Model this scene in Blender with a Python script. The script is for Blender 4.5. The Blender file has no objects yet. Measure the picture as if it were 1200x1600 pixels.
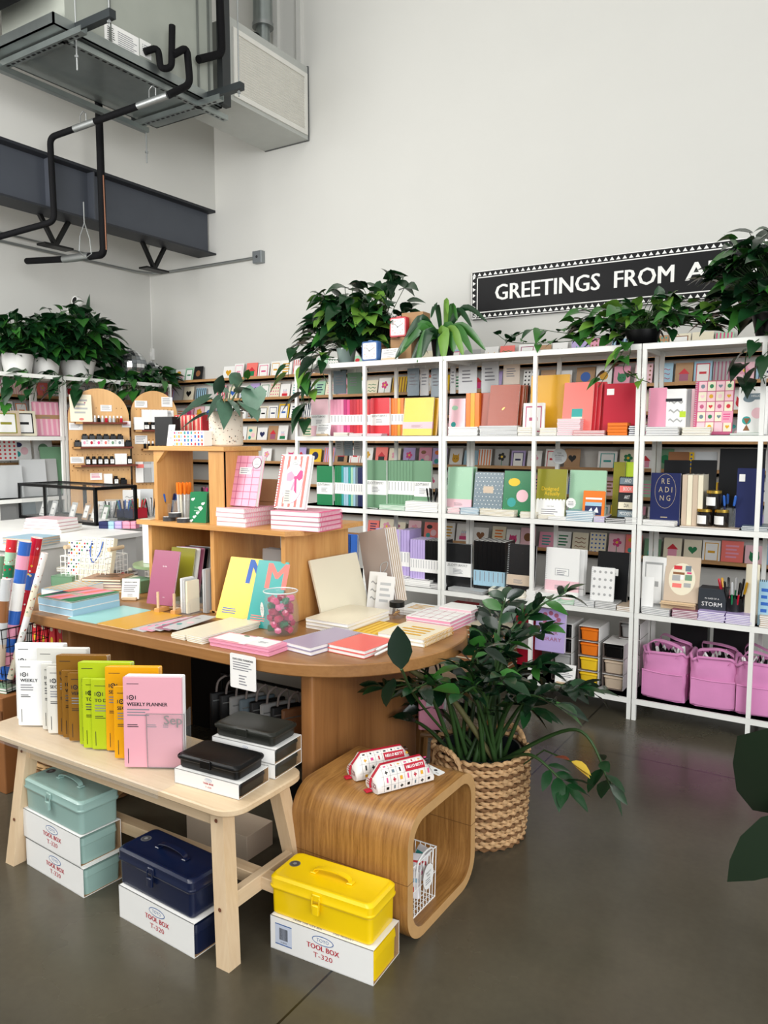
import bpy, math, random
from math import sin, cos, pi, radians, sqrt, atan2
from mathutils import Vector, Matrix, Euler
random.seed(7)
SC = bpy.context.scene
COL = SC.collection
# ---------------------------------------------------------------- camera, light, exposure
CAMZ = 1.49; FPX = 1210.0; PITCH = radians(5.43); YAW = radians(32.2)
cam = bpy.data.objects.new('camera', bpy.data.cameras.new('camera'))
cam.location = (0, 0, CAMZ); cam.rotation_euler = (pi/2 - PITCH, 0, YAW)
cam.data.sensor_fit = 'HORIZONTAL'; cam.data.sensor_width = 36; cam.data.lens = 36*FPX/1200
cam.data.clip_start = .05; cam.data.clip_end = 60
COL.objects.link(cam); SC.camera = cam
SC.view_settings.view_transform = 'Standard'; SC.view_settings.look = 'None'
SC.view_settings.gamma = 1; SC.view_settings.use_curve_mapping = False
SC.view_settings.exposure = -0.05
W = bpy.data.worlds.new('world'); SC.world = W; W.use_nodes = True
W.node_tree.nodes['Background'].inputs[0].default_value = (.90, .95, 1, 1)
W.node_tree.nodes['Background'].inputs[1].default_value = .42
def area(name, loc, target, sx, sy, power, col=(1, 1, 1)):
    l = bpy.data.lights.new(name, 'AREA'); l.shape = 'RECTANGLE'; l.size = sx; l.size_y = sy; l.energy = power; l.color = col
    o = bpy.data.objects.new(name, l); o.location = loc
    o.rotation_euler = (Vector(target) - Vector(loc)).to_track_quat('-Z', 'Y').to_euler(); COL.objects.link(o); return o
area('skylight', (-3.3, -.6, 6.1), (-3.4, 0, 0), 6.0, 5.0, 330, (1, .985, .96))
area('window_light', (2.0, -4.5, 3.6), (-3.2, 4.0, 1.6), 4.5, 3.0, 120, (.97, .985, 1))
area('left_fill_light', (-4.3, .2, 2.9), (-5.3, 5.2, 2.5), 2.0, 2.0, 150, (1, .99, .97))  # unseen area light added to brighten the left wall and room corner
area('right_fill_light', (4.2, -1.5, 2.9), (-5.5, 3.4, 2.6), 4.5, 3.2, 370, (.98, .99, 1))  # area light added out of view on the right to lift the left walls
# ---------------------------------------------------------------- photo geometry: pixel -> point on a known plane
_f0 = Vector((-sin(YAW), cos(YAW), 0)); RT = Vector((cos(YAW), sin(YAW), 0)); _u0 = Vector((0, 0, 1))
FW = _f0*cos(PITCH) - _u0*sin(PITCH); UP = _u0*cos(PITCH) + _f0*sin(PITCH)
def ray(x, y): return FW*FPX + RT*(x-600) + UP*(800-y)
def PZ(x, y, z): d = ray(x, y); k = (z-CAMZ)/d.z; return Vector((d.x*k, d.y*k, z))
def PY(x, y, Y): d = ray(x, y); k = Y/d.y; return Vector((d.x*k, Y, CAMZ+d.z*k))
def PX(x, y, X): d = ray(x, y); k = X/d.x; return Vector((X, d.y*k, CAMZ+d.z*k))
def XA(x, Y, z):                                    # X where image column x meets plane Y at height z
    a = (x-600)/FPX; h = z-CAMZ                     # v.RT = a v.FW
    return (a*(Y*FW.y + h*FW.z) - Y*RT.y)/(RT.x - a*FW.x)
def ZA(y, X, Y):                                    # height seen at image row y over ground point X,Y
    b = (800-y)/FPX; g = X*UP.x + Y*UP.y; q = X*FW.x + Y*FW.y
    return CAMZ + (b*q - g)/(UP.z - b*FW.z)
# ---------------------------------------------------------------- materials
def lin(c):
    if isinstance(c, str):
        c = c.lstrip('#'); c = tuple(int(c[i:i+2], 16)/255 for i in (0, 2, 4))
    return tuple((v/12.92 if v <= .04045 else ((v+.055)/1.055)**2.4) for v in c) + (1,)
_m = {}
def mat(c, rough=.55, metal=0, var=.06, scale=9, coat=0, trans=0, ior=1.45, bump=0, alpha=1, spec=.5, sheen=0):
    key = (c, rough, metal, var, scale, coat, trans, bump, alpha, spec, sheen)
    if key in _m: return _m[key]
    m = bpy.data.materials.new('surface_'+c.lstrip('#')); m.use_nodes = True; _m[key] = m
    nt = m.node_tree; b = nt.nodes['Principled BSDF']; b.inputs['Roughness'].default_value = rough
    b.inputs['Metallic'].default_value = metal; b.inputs['Coat Weight'].default_value = coat
    b.inputs['Coat Roughness'].default_value = .12
    b.inputs['Transmission Weight'].default_value = trans; b.inputs['IOR'].default_value = ior
    b.inputs['Alpha'].default_value = alpha; b.inputs['Specular IOR Level'].default_value = spec
    b.inputs['Sheen Weight'].default_value = sheen
    L = lin(c); b.inputs['Base Color'].default_value = L
    if var and not trans:
        tc = nt.nodes.new('ShaderNodeTexCoord'); n = nt.nodes.new('ShaderNodeTexNoise'); n.inputs['Scale'].default_value = scale; n.inputs['Detail'].default_value = 3
        mx = nt.nodes.new('ShaderNodeMix'); mx.data_type = 'RGBA'
        mx.inputs[6].default_value = tuple(max(0, v*(1-var)) for v in L[:3])+(1,)
        mx.inputs[7].default_value = tuple(min(1, v*(1+var)) for v in L[:3])+(1,)
        nt.links.new(tc.outputs['Object'], n.inputs['Vector']); nt.links.new(n.outputs['Fac'], mx.inputs[0]); nt.links.new(mx.outputs[2], b.inputs['Base Color'])
        if bump:
            bp = nt.nodes.new('ShaderNodeBump'); bp.inputs['Strength'].default_value = bump; bp.inputs['Distance'].default_value = .01
            nt.links.new(n.outputs['Fac'], bp.inputs['Height']); nt.links.new(bp.outputs[0], b.inputs['Normal'])
    return m
def wood(c1, c2, axis='x', scale=1.0, rough=.45, bands=9, coat=.15):
    key = ('wood', c1, c2, axis, scale, rough, bands)
    if key in _m: return _m[key]
    m = bpy.data.materials.new('wood_'+c1.lstrip('#')); m.use_nodes = True; _m[key] = m
    nt = m.node_tree; b = nt.nodes['Principled BSDF']; b.inputs['Roughness'].default_value = rough; b.inputs['Coat Weight'].default_value = coat; b.inputs['Coat Roughness'].default_value = .3
    tc = nt.nodes.new('ShaderNodeTexCoord'); mp = nt.nodes.new('ShaderNodeMapping')
    s = {'x': (.06, 1, 1), 'y': (1, .06, 1), 'z': (1, 1, .06), 'yz': (1, .05, .05)}[axis]; mp.inputs['Scale'].default_value = tuple(v*scale for v in s)
    n1 = nt.nodes.new('ShaderNodeTexNoise'); n1.inputs['Scale'].default_value = bands; n1.inputs['Detail'].default_value = 4; n1.inputs['Distortion'].default_value = .9
    n2 = nt.nodes.new('ShaderNodeTexNoise'); n2.inputs['Scale'].default_value = bands*14; n2.inputs['Detail'].default_value = 3
    ad = nt.nodes.new('ShaderNodeMath'); ad.operation = 'MULTIPLY_ADD'; ad.inputs[1].default_value = .45
    cr = nt.nodes.new('ShaderNodeValToRGB'); cr.color_ramp.elements[0].position = .42; cr.color_ramp.elements[1].position = .95
    cr.color_ramp.elements[0].color = lin(c2); cr.color_ramp.elements[1].color = lin(c1)
    bp = nt.nodes.new('ShaderNodeBump'); bp.inputs['Strength'].default_value = .12; bp.inputs['Distance'].default_value = .003
    l = nt.links.new
    l(tc.outputs['Object'], mp.inputs[0]); l(mp.outputs[0], n1.inputs['Vector']); l(mp.outputs[0], n2.inputs['Vector'])
    l(n2.outputs['Fac'], ad.inputs[0]); l(n1.outputs['Fac'], ad.inputs[2]); l(ad.outputs[0], cr.inputs[0]); l(cr.outputs[0], b.inputs['Base Color'])
    l(n2.outputs['Fac'], bp.inputs['Height']); l(bp.outputs[0], b.inputs['Normal'])
    return m
WHITE = mat('#f1f0ec', .5); PAGE = mat('#efece4', .7); METALW = mat('#ecece6', .35); INK = mat('#26262a', .6, var=0); GREYINK = mat('#86868c', .6, var=0)
BLACK = mat('#070708', .42, spec=.3); GALV = mat('#9aa19f', .34, .85, var=.25, scale=6, bump=.05); STEEL = mat('#9fa2a1', .42, .8); KRAFT = mat('#a9835c', .75)
GLASS = mat('#ffffff', .02, trans=1, var=0); CLEAR = mat('#c9cfcf', .04, alpha=.08, var=0, spec=.8)
OAK = wood('#c99a66', '#9c6d3f', 'x'); OAKZ = wood('#b98549', '#8a5a2c', 'z'); OAKY = wood('#c99a66', '#9c6d3f', 'y')
PINEX = wood('#dba764', '#b87c3c', 'x', bands=12); PINEY = wood('#dba764', '#b87c3c', 'y', bands=12); PINEZ = wood('#dba764', '#b87c3c', 'z', bands=12)
BIRX = wood('#dcc4a2', '#c8a982', 'x', bands=8); BIRZ = wood('#dcc4a2', '#caab85', 'z', bands=8); BIRY = wood('#dcc4a2', '#caab85', 'y', bands=8)
# ---------------------------------------------------------------- mesh builder
_txt = {}
def text_geo(s):
    if s in _txt: return _txt[s]
    cu = bpy.data.curves.new('t', 'FONT'); cu.body = s; cu.resolution_u = 2; cu.align_x = 'CENTER'; cu.align_y = 'CENTER'
    o = bpy.data.objects.new('t', cu); COL.objects.link(o); bpy.context.view_layer.update()
    me = bpy.data.meshes.new_from_object(o)
    vs = [v.co.copy() for v in me.vertices]; fs = [tuple(p.vertices) for p in me.polygons]
    COL.objects.unlink(o); bpy.data.objects.remove(o); bpy.data.curves.remove(cu); bpy.data.meshes.remove(me)
    x0 = min(v.x for v in vs); x1 = max(v.x for v in vs)
    _txt[s] = (vs, fs, x1-x0, (x0+x1)/2); return _txt[s]
class MB:
    def __init__(s): s.v = []; s.f = []; s.mi = []; s.ms = []; s.M = Matrix.Identity(4)
    def at(s, M=None): s.M = M if M is not None else Matrix.Identity(4); return s
    def add(s, vs, fs, m):
        if m not in s.ms: s.ms.append(m)
        k = s.ms.index(m); n = len(s.v)
        s.v += [s.M @ Vector(v) for v in vs]; s.f += [tuple(i+n for i in f) for f in fs]; s.mi += [k]*len(fs); return s
    def box(s, x0, x1, y0, y1, z0, z1, m):
        return s.add([(x0,y0,z0),(x1,y0,z0),(x1,y1,z0),(x0,y1,z0),(x0,y0,z1),(x1,y0,z1),(x1,y1,z1),(x0,y1,z1)],
                     [(0,3,2,1),(4,5,6,7),(0,1,5,4),(1,2,6,5),(2,3,7,6),(3,0,4,7)], m)
    def loft(s, loops, m, cap=True, closed=True):
        n = len(loops[0]); vs = [p for L in loops for p in L]; fs = []
        for i in range(len(loops)-1):
            for j in range(n if closed else n-1):
                k = (j+1) % n; fs.append((i*n+j, i*n+k, (i+1)*n+k, (i+1)*n+j))
        if cap: fs.append(tuple(range(n-1, -1, -1))); fs.append(tuple((len(loops)-1)*n+j for j in range(n)))
        return s.add(vs, fs, m)
    def rloop(s, x0, x1, y0, y1, r, n, z):
        out = []; r = max(1e-5, min(r, (x1-x0)/2, (y1-y0)/2))
        for cx, cy, a in ((x1-r, y1-r, 0), (x0+r, y1-r, 90), (x0+r, y0+r, 180), (x1-r, y0+r, 270)):
            for i in range(n+1):
                t = radians(a+90*i/n); out.append((cx+r*cos(t), cy+r*sin(t), z))
        return out
    def rbox(s, x0, x1, y0, y1, z0, z1, m, r=.004, c=.002, n=3):
        L = [s.rloop(x0+c, x1-c, y0+c, y1-c, r, n, z0), s.rloop(x0, x1, y0, y1, r, n, z0+c), s.rloop(x0, x1, y0, y1, r, n, z1-c), s.rloop(x0+c, x1-c, y0+c, y1-c, r, n, z1)]
        return s.loft(L, m)
    def tube(s, pts, r, m, n=8, closed=False, cap=True):
        pts = [Vector(p) for p in pts]; rr = r if isinstance(r, (list, tuple)) else [r]*len(pts); loops = []; prev = None
        N = len(pts)
        for i, p in enumerate(pts):
            if closed: d = pts[(i+1) % N]-pts[i-1]
            else: d = pts[min(i+1, N-1)]-pts[max(i-1, 0)]
            if d.length < 1e-9: d = Vector((0, 0, 1))
            d.normalize()
            if prev is None: u = d.orthogonal().normalized()
            else:
                u = prev - d*prev.dot(d)
                u = u.normalized() if u.length > 1e-6 else d.orthogonal().normalized()
            prev = u; w = d.cross(u)
            loops.append([p+(u*cos(2*pi*k/n)+w*sin(2*pi*k/n))*rr[i] for k in range(n)])
        if closed:
            vs = [p for L in loops for p in L]; fs = []
            for i in range(N):
                for j in range(n):
                    a = i*n+j; b_ = i*n+(j+1) % n; c = ((i+1) % N)*n+(j+1) % n; d_ = ((i+1) % N)*n+j; fs.append((a, b_, c, d_))
            return s.add(vs, fs, m)
        return s.loft(loops, m, cap)
    def cyl(s, p, r, h, m, n=20, r2=None):
        r2 = r if r2 is None else r2
        return s.loft([[(p[0]+q*cos(2*pi*k/n), p[1]+q*sin(2*pi*k/n), p[2]+z) for k in range(n)] for q, z in ((r, 0), (r2, h))], m)
    def lathe(s, prof, m, n=24, cap=False, c=(0, 0)):
        return s.loft([[(c[0]+q*cos(2*pi*k/n), c[1]+q*sin(2*pi*k/n), z) for k in range(n)] for q, z in prof], m, cap)
    def poly(s, pts, m, z=0): return s.add([(p[0], p[1], z) for p in pts], [tuple(range(len(pts)))], m)
    def disc(s, x, y, r, m, z=0, n=16, ry=None):
        ry = ry or r
        return s.poly([(x+r*cos(2*pi*k/n), y+ry*sin(2*pi*k/n)) for k in range(n)], m, z)
    def rect(s, x0, x1, y0, y1, m, z=0): return s.poly([(x0, y0), (x1, y0), (x1, y1), (x0, y1)], m, z)
    def heart(s, x, y, r, m, z=0):
        return s.poly([(x+r*.0625*16*sin(t)**3, y+r*.0625*(13*cos(t)-5*cos(2*t)-2*cos(3*t)-cos(4*t))) for t in [2*pi*k/18 for k in range(18)]][::-1], m, z)
    def text(s, t, x, y, size, m, z=0, align='c', width=None, bold=0):
        vs, fs, w, cx = text_geo(t); k = size
        sx = k if not width else width/w
        off = {'c': 0, 'l': w/2*sx, 'r': -w/2*sx}[align]
        for dx in ([0] if not bold else [-bold, bold]):
            s.add([((v.x-cx)*sx+x+off+dx, v.y*k+y, z+(1e-5 if dx > 0 else 0)) for v in vs], fs, m)
        return s
    def lines(s, x0, x1, y, n, gap, m, z=0, th=None, jag=.3):
        th = th or gap*.38; rr = random.Random(int(abs(x0*1e4+y*1e5))+n)
        for i in range(n): s.rect(x0, x1-(x1-x0)*jag*rr.random(), y-i*gap, y-i*gap+th, m, z)
        return s
    def build(s, name, parent=None, smooth=None, M=None):
        me = bpy.data.meshes.new(name); me.from_pydata([tuple(v) for v in s.v], [], s.f)
        for m in s.ms: me.materials.append(m)
        me.polygons.foreach_set('material_index', s.mi); me.update()
        if smooth: me.shade_smooth(); me.set_sharp_from_angle(angle=radians(smooth))
        o = bpy.data.objects.new(name, me); COL.objects.link(o)
        if parent: o.parent = parent
        if M is not None: o.matrix_basis = M
        return o
def T(x, y=None, z=None): return Matrix.Translation(Vector((x, y, z)) if y is not None else Vector(x))
def RX(a): return Matrix.Rotation(radians(a), 4, 'X')
def RY(a): return Matrix.Rotation(radians(a), 4, 'Y')
def RZ(a): return Matrix.Rotation(radians(a), 4, 'Z')
LABELS = {}
def tag(o, label, cat, group=None, kind=None):
    o['label'] = label; o['category'] = cat
    if group: o['group'] = group
    if kind: o['kind'] = kind
    n = len(label.split())
    if n > 16 or n < 4: print('LABEL LENGTH', n, label)
    if label in LABELS: print('DUP LABEL', label)
    LABELS[label] = 1
    return o
def empty(name, label, cat, M, group=None):
    o = bpy.data.objects.new(name, None); o.empty_display_size = .05; COL.objects.link(o)
    o.matrix_basis = M if isinstance(M, Matrix) else T(M); return tag(o, label, cat, group)
def struct(o): o['kind'] = 'structure'; return o
def copy_tree(o, parent=None, M=None):
    c = o.copy(); COL.objects.link(c)
    for k in ('label', 'category', 'group'):
        if parent is None and k in c: del c[k]
    c.parent = parent
    if parent is not None: c.matrix_basis = o.matrix_basis.copy()
    if M is not None: c.matrix_basis = M
    for ch in [q for q in list(o.children)]: copy_tree(ch, c)
    return c
ORD = 'first second third fourth fifth sixth seventh eighth ninth tenth eleventh twelfth thirteenth fourteenth fifteenth sixteenth seventeenth eighteenth nineteenth twentieth'.split()
ORD += ['twenty-'+w for w in ORD[:9]]+['thirtieth']+['thirty-'+w for w in ORD[:9]]+['fortieth']+['forty-'+w for w in ORD[:9]]+['fiftieth']
def top_ord(i, n):
    if n == 1: return 'single'
    return 'topmost' if i == 0 else 'lowest' if i == n-1 else ORD[i]+' from top'
# ================================================================= SETTING
BW = 5.2; LW = -5.9; UW = -5.04
def floor_mat():
    m = bpy.data.materials.new('polished_concrete'); m.use_nodes = True; nt = m.node_tree; b = nt.nodes['Principled BSDF']; l = nt.links.new
    tc = nt.nodes.new('ShaderNodeTexCoord'); n1 = nt.nodes.new('ShaderNodeTexNoise'); n1.inputs['Scale'].default_value = 1.3; n1.inputs['Detail'].default_value = 6
    n2 = nt.nodes.new('ShaderNodeTexNoise'); n2.inputs['Scale'].default_value = 42; n2.inputs['Detail'].default_value = 5
    l(tc.outputs['Object'], n1.inputs['Vector']); l(tc.outputs['Object'], n2.inputs['Vector'])
    cr = nt.nodes.new('ShaderNodeValToRGB'); cr.color_ramp.elements[0].position = .35; cr.color_ramp.elements[1].position = .68
    cr.color_ramp.elements[0].color = lin('#454034'); cr.color_ramp.elements[1].color = lin('#5a5446')
    l(n1.outputs['Fac'], cr.inputs[0])
    mx = nt.nodes.new('ShaderNodeMix'); mx.data_type = 'RGBA'; mx.blend_type = 'MULTIPLY'; mx.inputs[0].default_value = .22
    l(cr.outputs[0], mx.inputs[6]); l(n2.outputs['Fac'], mx.inputs[7])
    sx = nt.nodes.new('ShaderNodeSeparateXYZ'); l(tc.outputs['Object'], sx.inputs[0])
    def joint(out, pos):
        a = nt.nodes.new('ShaderNodeMath'); a.operation = 'SUBTRACT'; a.inputs[1].default_value = pos; l(out, a.inputs[0])
        c = nt.nodes.new('ShaderNodeMath'); c.operation = 'ABSOLUTE'; l(a.outputs[0], c.inputs[0])
        d = nt.nodes.new('ShaderNodeMath'); d.operation = 'LESS_THAN'; d.inputs[1].default_value = .0035; l(c.outputs[0], d.inputs[0]); return d.outputs[0]
    jx = PZ(829, 1212, 0).x; jy = PZ(856, 1154, 0).y
    js = [joint(sx.outputs[0], jx), joint(sx.outputs[1], jy), joint(sx.outputs[0], jx-1.9)]
    cur = js[0]
    for j in js[1:]:
        a = nt.nodes.new('ShaderNodeMath'); a.operation = 'MAXIMUM'; l(cur, a.inputs[0]); l(j, a.inputs[1]); cur = a.outputs[0]
    m2 = nt.nodes.new('ShaderNodeMix'); m2.data_type = 'RGBA'; l(cur, m2.inputs[0]); l(mx.outputs[2], m2.inputs[6]); m2.inputs[7].default_value = lin('#15130f')
    l(m2.outputs[2], b.inputs['Base Color'])
    rr = nt.nodes.new('ShaderNodeMapRange'); rr.inputs[3].default_value = .16; rr.inputs[4].default_value = .34; l(n1.outputs['Fac'], rr.inputs[0]); l(rr.outputs[0], b.inputs['Roughness'])
    b.inputs['Specular IOR Level'].default_value = .42
    return m
WALLM = mat('#cfcec8', .75, var=.02, scale=2.5, bump=.02)
struct(MB().box(-9, 4, -5, 7, -.1, 0, floor_mat()).build('floor'))
struct(MB().box(LW-.2, 4, BW, BW+.2, 0, 6.2, WALLM).build('wall_back'))
struct(MB().box(LW-.2, LW, -5, BW, 0, 3.5, WALLM).build('wall_left'))
struct(MB().box(LW-.2, UW, -5, BW, 3.5, 6.2, WALLM).build('wall_upper_left'))
struct(MB().box(LW-.2, 4, -5, BW+.2, 6.2, 6.3, mat('#d8d8d4', .8)).build('ceiling'))
# pilaster strips on the back wall above the unit
t = MB(); 
for a, b_ in ((430, 437), (466, 473)): 
    x0 = PY(a, 60, BW).x; x1 = PY(b_, 60, BW).x; t.box(x0, x1, BW-.03, BW, 4.05, 6.2, WALLM)
struct(t.build('trim_1'))
# steel beam
SB = mat('#4c5058', .5, .2, var=.12, scale=4); SBD = mat('#2c2e33', .55, .2, var=.2)
t = MB(); bz0, bz1 = 3.13, 3.50; bx = -5.12
t.box(bx-.012, bx, -2, BW-.02, bz0, bz1, SB)
t.box(bx-.14, bx+.08, -2, BW, bz0-.015, bz0, SBD); t.box(bx-.14, bx+.08, -2, BW, bz1-.02, bz1, SBD)
for px_ in (72, 138):
    yy = PX(px_, 300, bx).y; t.box(bx, bx+.07, yy-.006, yy+.006, bz0, bz1, SB)
o = t.build('steel_beam'); struct(o)
for nm, a, lb in (('beam_brace', 85, 'black angle-iron brace hanging below steel beam, nearer the left frame edge'), ('beam_brace', 240, 'black angle-iron brace below steel beam, nearer the room corner')):
    p = PX(a, 345 if a < 100 else 385, bx-.1); r = empty(nm, lb, 'bracket', T(p.x, p.y, bz0-.015))
    MB().tube([(0, -.12, 0), (0, .0, -.2)], .02, BLACK, 4).build('strut', r); MB().tube([(0, .12, 0), (0, .0, -.2)], .02, BLACK, 4).build('strut', r)
    MB().box(-.05, .05, -.12, .12, -.215, -.2, BLACK).build('base_plate', r)
# conduit along both walls, junction box, camera, thermostat box
jb = PY(401, 401, BW-.05); cz = jb.z
t = MB(); t.tube([(jb.x, BW-.03, cz), (LW+.25, BW-.03, cz+.0), (LW+.1, BW-.06, cz), (LW+.03, BW-.2, cz), (LW+.03, 0, cz)], .011, STEEL, 8)
tag(t.build('conduit_pipe', smooth=40), 'thin steel conduit bending round the room corner below the beam', 'conduit')
r = empty('junction_box', 'small grey metal junction box at the end of the wall conduit', 'box', T(jb.x, BW, cz))
MB().rbox(-.05, .05, -.05, 0, -.05, .05, mat('#8b9092', .4, .6)).build('housing', r); MB().disc(0, 0, .012, INK).build('screw', r, M=T(0, -.052, 0)@RX(90))
t = MB(); z2 = cz+.05; t.tube([(LW+.05, BW-.6, z2), (LW+.05, 0, z2+.05)], .009, STEEL, 6); tag(t.build('sprinkler_pipe'), 'thin straight steel pipe running beneath the dark beam', 'pipe')
p = PX(110, 478, LW)
r = empty('security_camera', 'small round white security camera on the left wall', 'camera', T(LW, p.y, p.z))
MB().lathe([(0, -.03), (.035, -.03), (.045, 0), (.035, .03), (0, .03)], WHITE, 20).build('camera_body', r, 50, T(.09, 0, .03)@RX(75))
MB().disc(0, 0, .028, BLACK).build('lens', r, M=T(.10, -.033, .035)@RX(75)); MB().rbox(0, .06, -.03, .03, -.06, -.02, WHITE).build('wall_mount', r)
MB().tube([(.01, 0, -.06), (.01, .0, -.35)], .005, WHITE, 5).build('cord', r)
p = PY(238, 554, BW)
r = empty('wall_switch', 'small white wall switch beside the room corner', 'switch', T(p.x, BW, p.z)); MB().rbox(-.035, .035, -.025, 0, -.055, .055, WHITE).build('plate', r); MB().box(-.012, .012, -.032, -.025, -.02, .02, WHITE).build('rocker', r)
MB().box(-.004, .004, -.008, 0, .055, 1.0, WHITE).build('cable', r)
# ---------------------------------------------------------------- HVAC
HX = -3.99
AHM = mat('#a3a79d', .5, .1, var=.06); AHD = mat('#70746f', .5, .3)
r = empty('air_handler', 'large grey-green sheet-metal air handler hung above the steel drain pan', 'hvac unit', T(HX, 2.95, 3.85))
t = MB(); t.box(-.6, 0, 0, 1.17, 0, 1.7, AHM).build('housing', r)
t = MB(); 
for yy in (.30, 1.02, 1.12): t.box(0, .012, yy, yy+.012, 0, 1.7, AHD)
t.build('panel_seam', r)
def sticker(w, h, n):
    s = MB().rect(0, w, 0, h, WHITE); s.lines(.02, w*.3, h-.03, n, .012, INK, .0006); s.lines(w*.38, w*.95, h-.03, n, .012, GREYINK, .0006); return s
a = PX(163, 58, HX); b_ = PX(217, 80, HX); sticker(b_.y-a.y, .14, 8).build('label_sticker', r, M=T(.002, a.y-2.95, a.z-3.85-.04)@RZ(90)@RX(90))
a = PX(218, 70, HX); sticker(.09, .1, 4).build('label_sticker', r, M=T(.002, a.y-2.95, a.z-3.85-.06)@RZ(90)@RX(90))
MB().tube([(0, .8, .5), (.05, .8, .5), (.05, .95, .55), (.02, 1.1, .9)], .006, BLACK, 6).build('cable', r)
r = empty('filter_box', 'grey duct box with white pleated return grille beside back wall', 'hvac unit', T(HX, 4.29, 3.89))
MB().box(-.46, 0, 0, .90, 0, .56, mat('#b9bbb6', .45, .3, var=.08)).build('duct_box', r)
MB().box(-.46, .004, .895, .908, -.004, .57, mat('#5a5c5b', .5)).build('flange', r)
t = MB(); GF = mat('#dcdad2', .5); f = .035
for q in ((.03, .88, .03, .03+f), (.03, .88, .5-f, .5), (.03, .03+f, .03+f, .5-f), (.88-f, .88, .03+f, .5-f)): t.box(0, .012, q[0], q[1], q[2], q[3], GF)
t.build('grille_frame', r)
t = MB(); n = 22
for i in range(n):
    z = .065+i*(.40/n); t.add([(.002, .065, z), (.010, .065, z+.006), (.010, .845, z+.006), (.002, .845, z), (.002, .065, z+.012), (.002, .845, z+.012)], [(0, 3, 2, 1), (1, 2, 5, 4)], GF)
t.build('louvres', r)
MB().box(.0, .003, .06, .85, .06, .47, mat('#c9c5bb', .7)).build('filter', r)
r = empty('drain_pan', 'long galvanised steel drain pan under the air handler', 'drain pan', T(HX, 2.86, 3.785))
t = MB(); t.box(-.64, .02, 0, 1.32, 0, .006, GALV)
for q in ((-.64, .02, 0, .01), (-.64, .02, 1.31, 1.32), (.01, .02, 0, 1.32), (-.64, -.63, 0, 1.32)): t.box(q[0], q[1], q[2], q[3], 0, .062, GALV)
t.build('tray', r)
def slotted(L, name, lb, M, k=1):
    t = MB(); t.box(0, L, -.02, .02, 0, .003, GALV); t.box(0, L, -.022, -.019, 0, .035, GALV); t.box(0, L, .019, .022, 0, .035, GALV)
    s = .02
    while s < L-.04 and k: t.box(s, s+.03, -.007, .007, -.0008, .0, BLACK); s += .05
    return tag(t.build(name, M=M), lb, 'metal channel')
slotted(1.32, 'support_channel', 'slotted steel channel running lengthwise below the drain pan front edge', T(HX-.03, 2.95, 3.74)@RZ(90))
slotted(.85, 'support_channel', 'slotted steel cross channel under the left end of the drain pan', T(HX-.7, 2.96, 3.74))
slotted(.85, 'support_channel', 'slotted steel cross channel under the right end of the drain pan', T(HX-.66, 4.0, 3.74))
a = PX(230, 208, HX-.62); slotted(2.3, 'support_channel', 'plain steel channel hung lower, nearest the upper left wall', T(HX-.62, a.y-2.3, a.z)@RZ(90), 0)
DK = mat('#3d4244', .45, .6)
for px0, ly, lb, lr in ((195, 3.02, 'dark steel channel sticking out above the pan, left one', 188), (407, 4.06, 'dark steel channel sticking out above the pan, right one by the grille', 402)):
    t = MB(); t.box(-.75, .32, -.022, .022, 0, .045, DK); tag(t.build('strut_channel', M=T(HX, ly, 3.80)), lb, 'metal channel')
    t = MB(); t.tube([(0, 0, -.04), (0, 0, 2.3)], .005, STEEL, 6); t.cyl((0, 0, -.02), .012, .012, STEEL, 6); tag(t.build('threaded_rod', M=T(HX+.29, ly, 3.80)), 'thin threaded rod holding the '+('left' if px0 < 200 else 'right')+' dark channel', 'rod')
for x_, y_, lb in ((HX+.0, 3.02, 'threaded rod piercing the near corner of the drain pan'), (HX-.62, 4.06, 'threaded rod at the far lower channel end')):
    t = MB(); t.tube([(0, 0, -.1), (0, 0, .35)], .005, STEEL, 6); t.cyl((0, 0, -.03), .012, .012, STEEL, 6); tag(t.build('threaded_rod', M=T(x_, y_, 3.70 if x_ > -4.2 else 3.60)), lb, 'rod')
def bend(pts, r=.05, n=5):
    pts = [Vector(p) for p in pts]; out = [pts[0]]
    for i in range(1, len(pts)-1):
        a, b, c = pts[i-1], pts[i], pts[i+1]; q = min(r, (b-a).length*.45, (c-b).length*.45)
        p0 = b+(a-b).normalized()*q; p2 = b+(c-b).normalized()*q
        for k in range(n+1): u = k/n; out.append(p0*(1-u)**2+b*2*u*(1-u)+p2*u*u)
    return out+[pts[-1]]
FOAM = mat('#0c0c0e', .8, spec=.2)
r = empty('condensate_pipe', 'black foam-wrapped condensate pipe with trap, dropping in front of the beam', 'pipe', T(0, 0, 0))
E0 = PX(262, 149, -3.88); Y0 = E0.y
MB().tube(bend([PX(226, 81, -3.97), PX(247, 74, -3.93), PX(251, 108, -3.93), PX(268, 106, -3.90), PX(269, 40, -3.90)]), .021, FOAM, 12).build('trap_section', r, 50)
MB().tube(bend([PX(270, 86, -3.89), PX(292, 74, -3.88), PX(297, 132, -3.86), E0]), .023, FOAM, 12).build('elbow_section', r, 50)
D1 = PX(78, 215, -4.84)
def pl(u): return E0+(D1-E0)*u
MB().tube([pl(0), pl(.24)], .022, STEEL, 12).build('sleeve', r, 50)
MB().tube([pl(.24), pl(.60)], .022, FOAM, 12).build('straight_section', r, 50)
MB().tube([pl(.60), pl(.78)], .023, STEEL, 12).build('sleeve', r, 50)
MB().tube(bend([pl(.78), D1, PX(85, 346, -4.84), PX(-30, 378, -5.3)]), .021, FOAM, 12).build('drop_section', r, 50)
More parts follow.
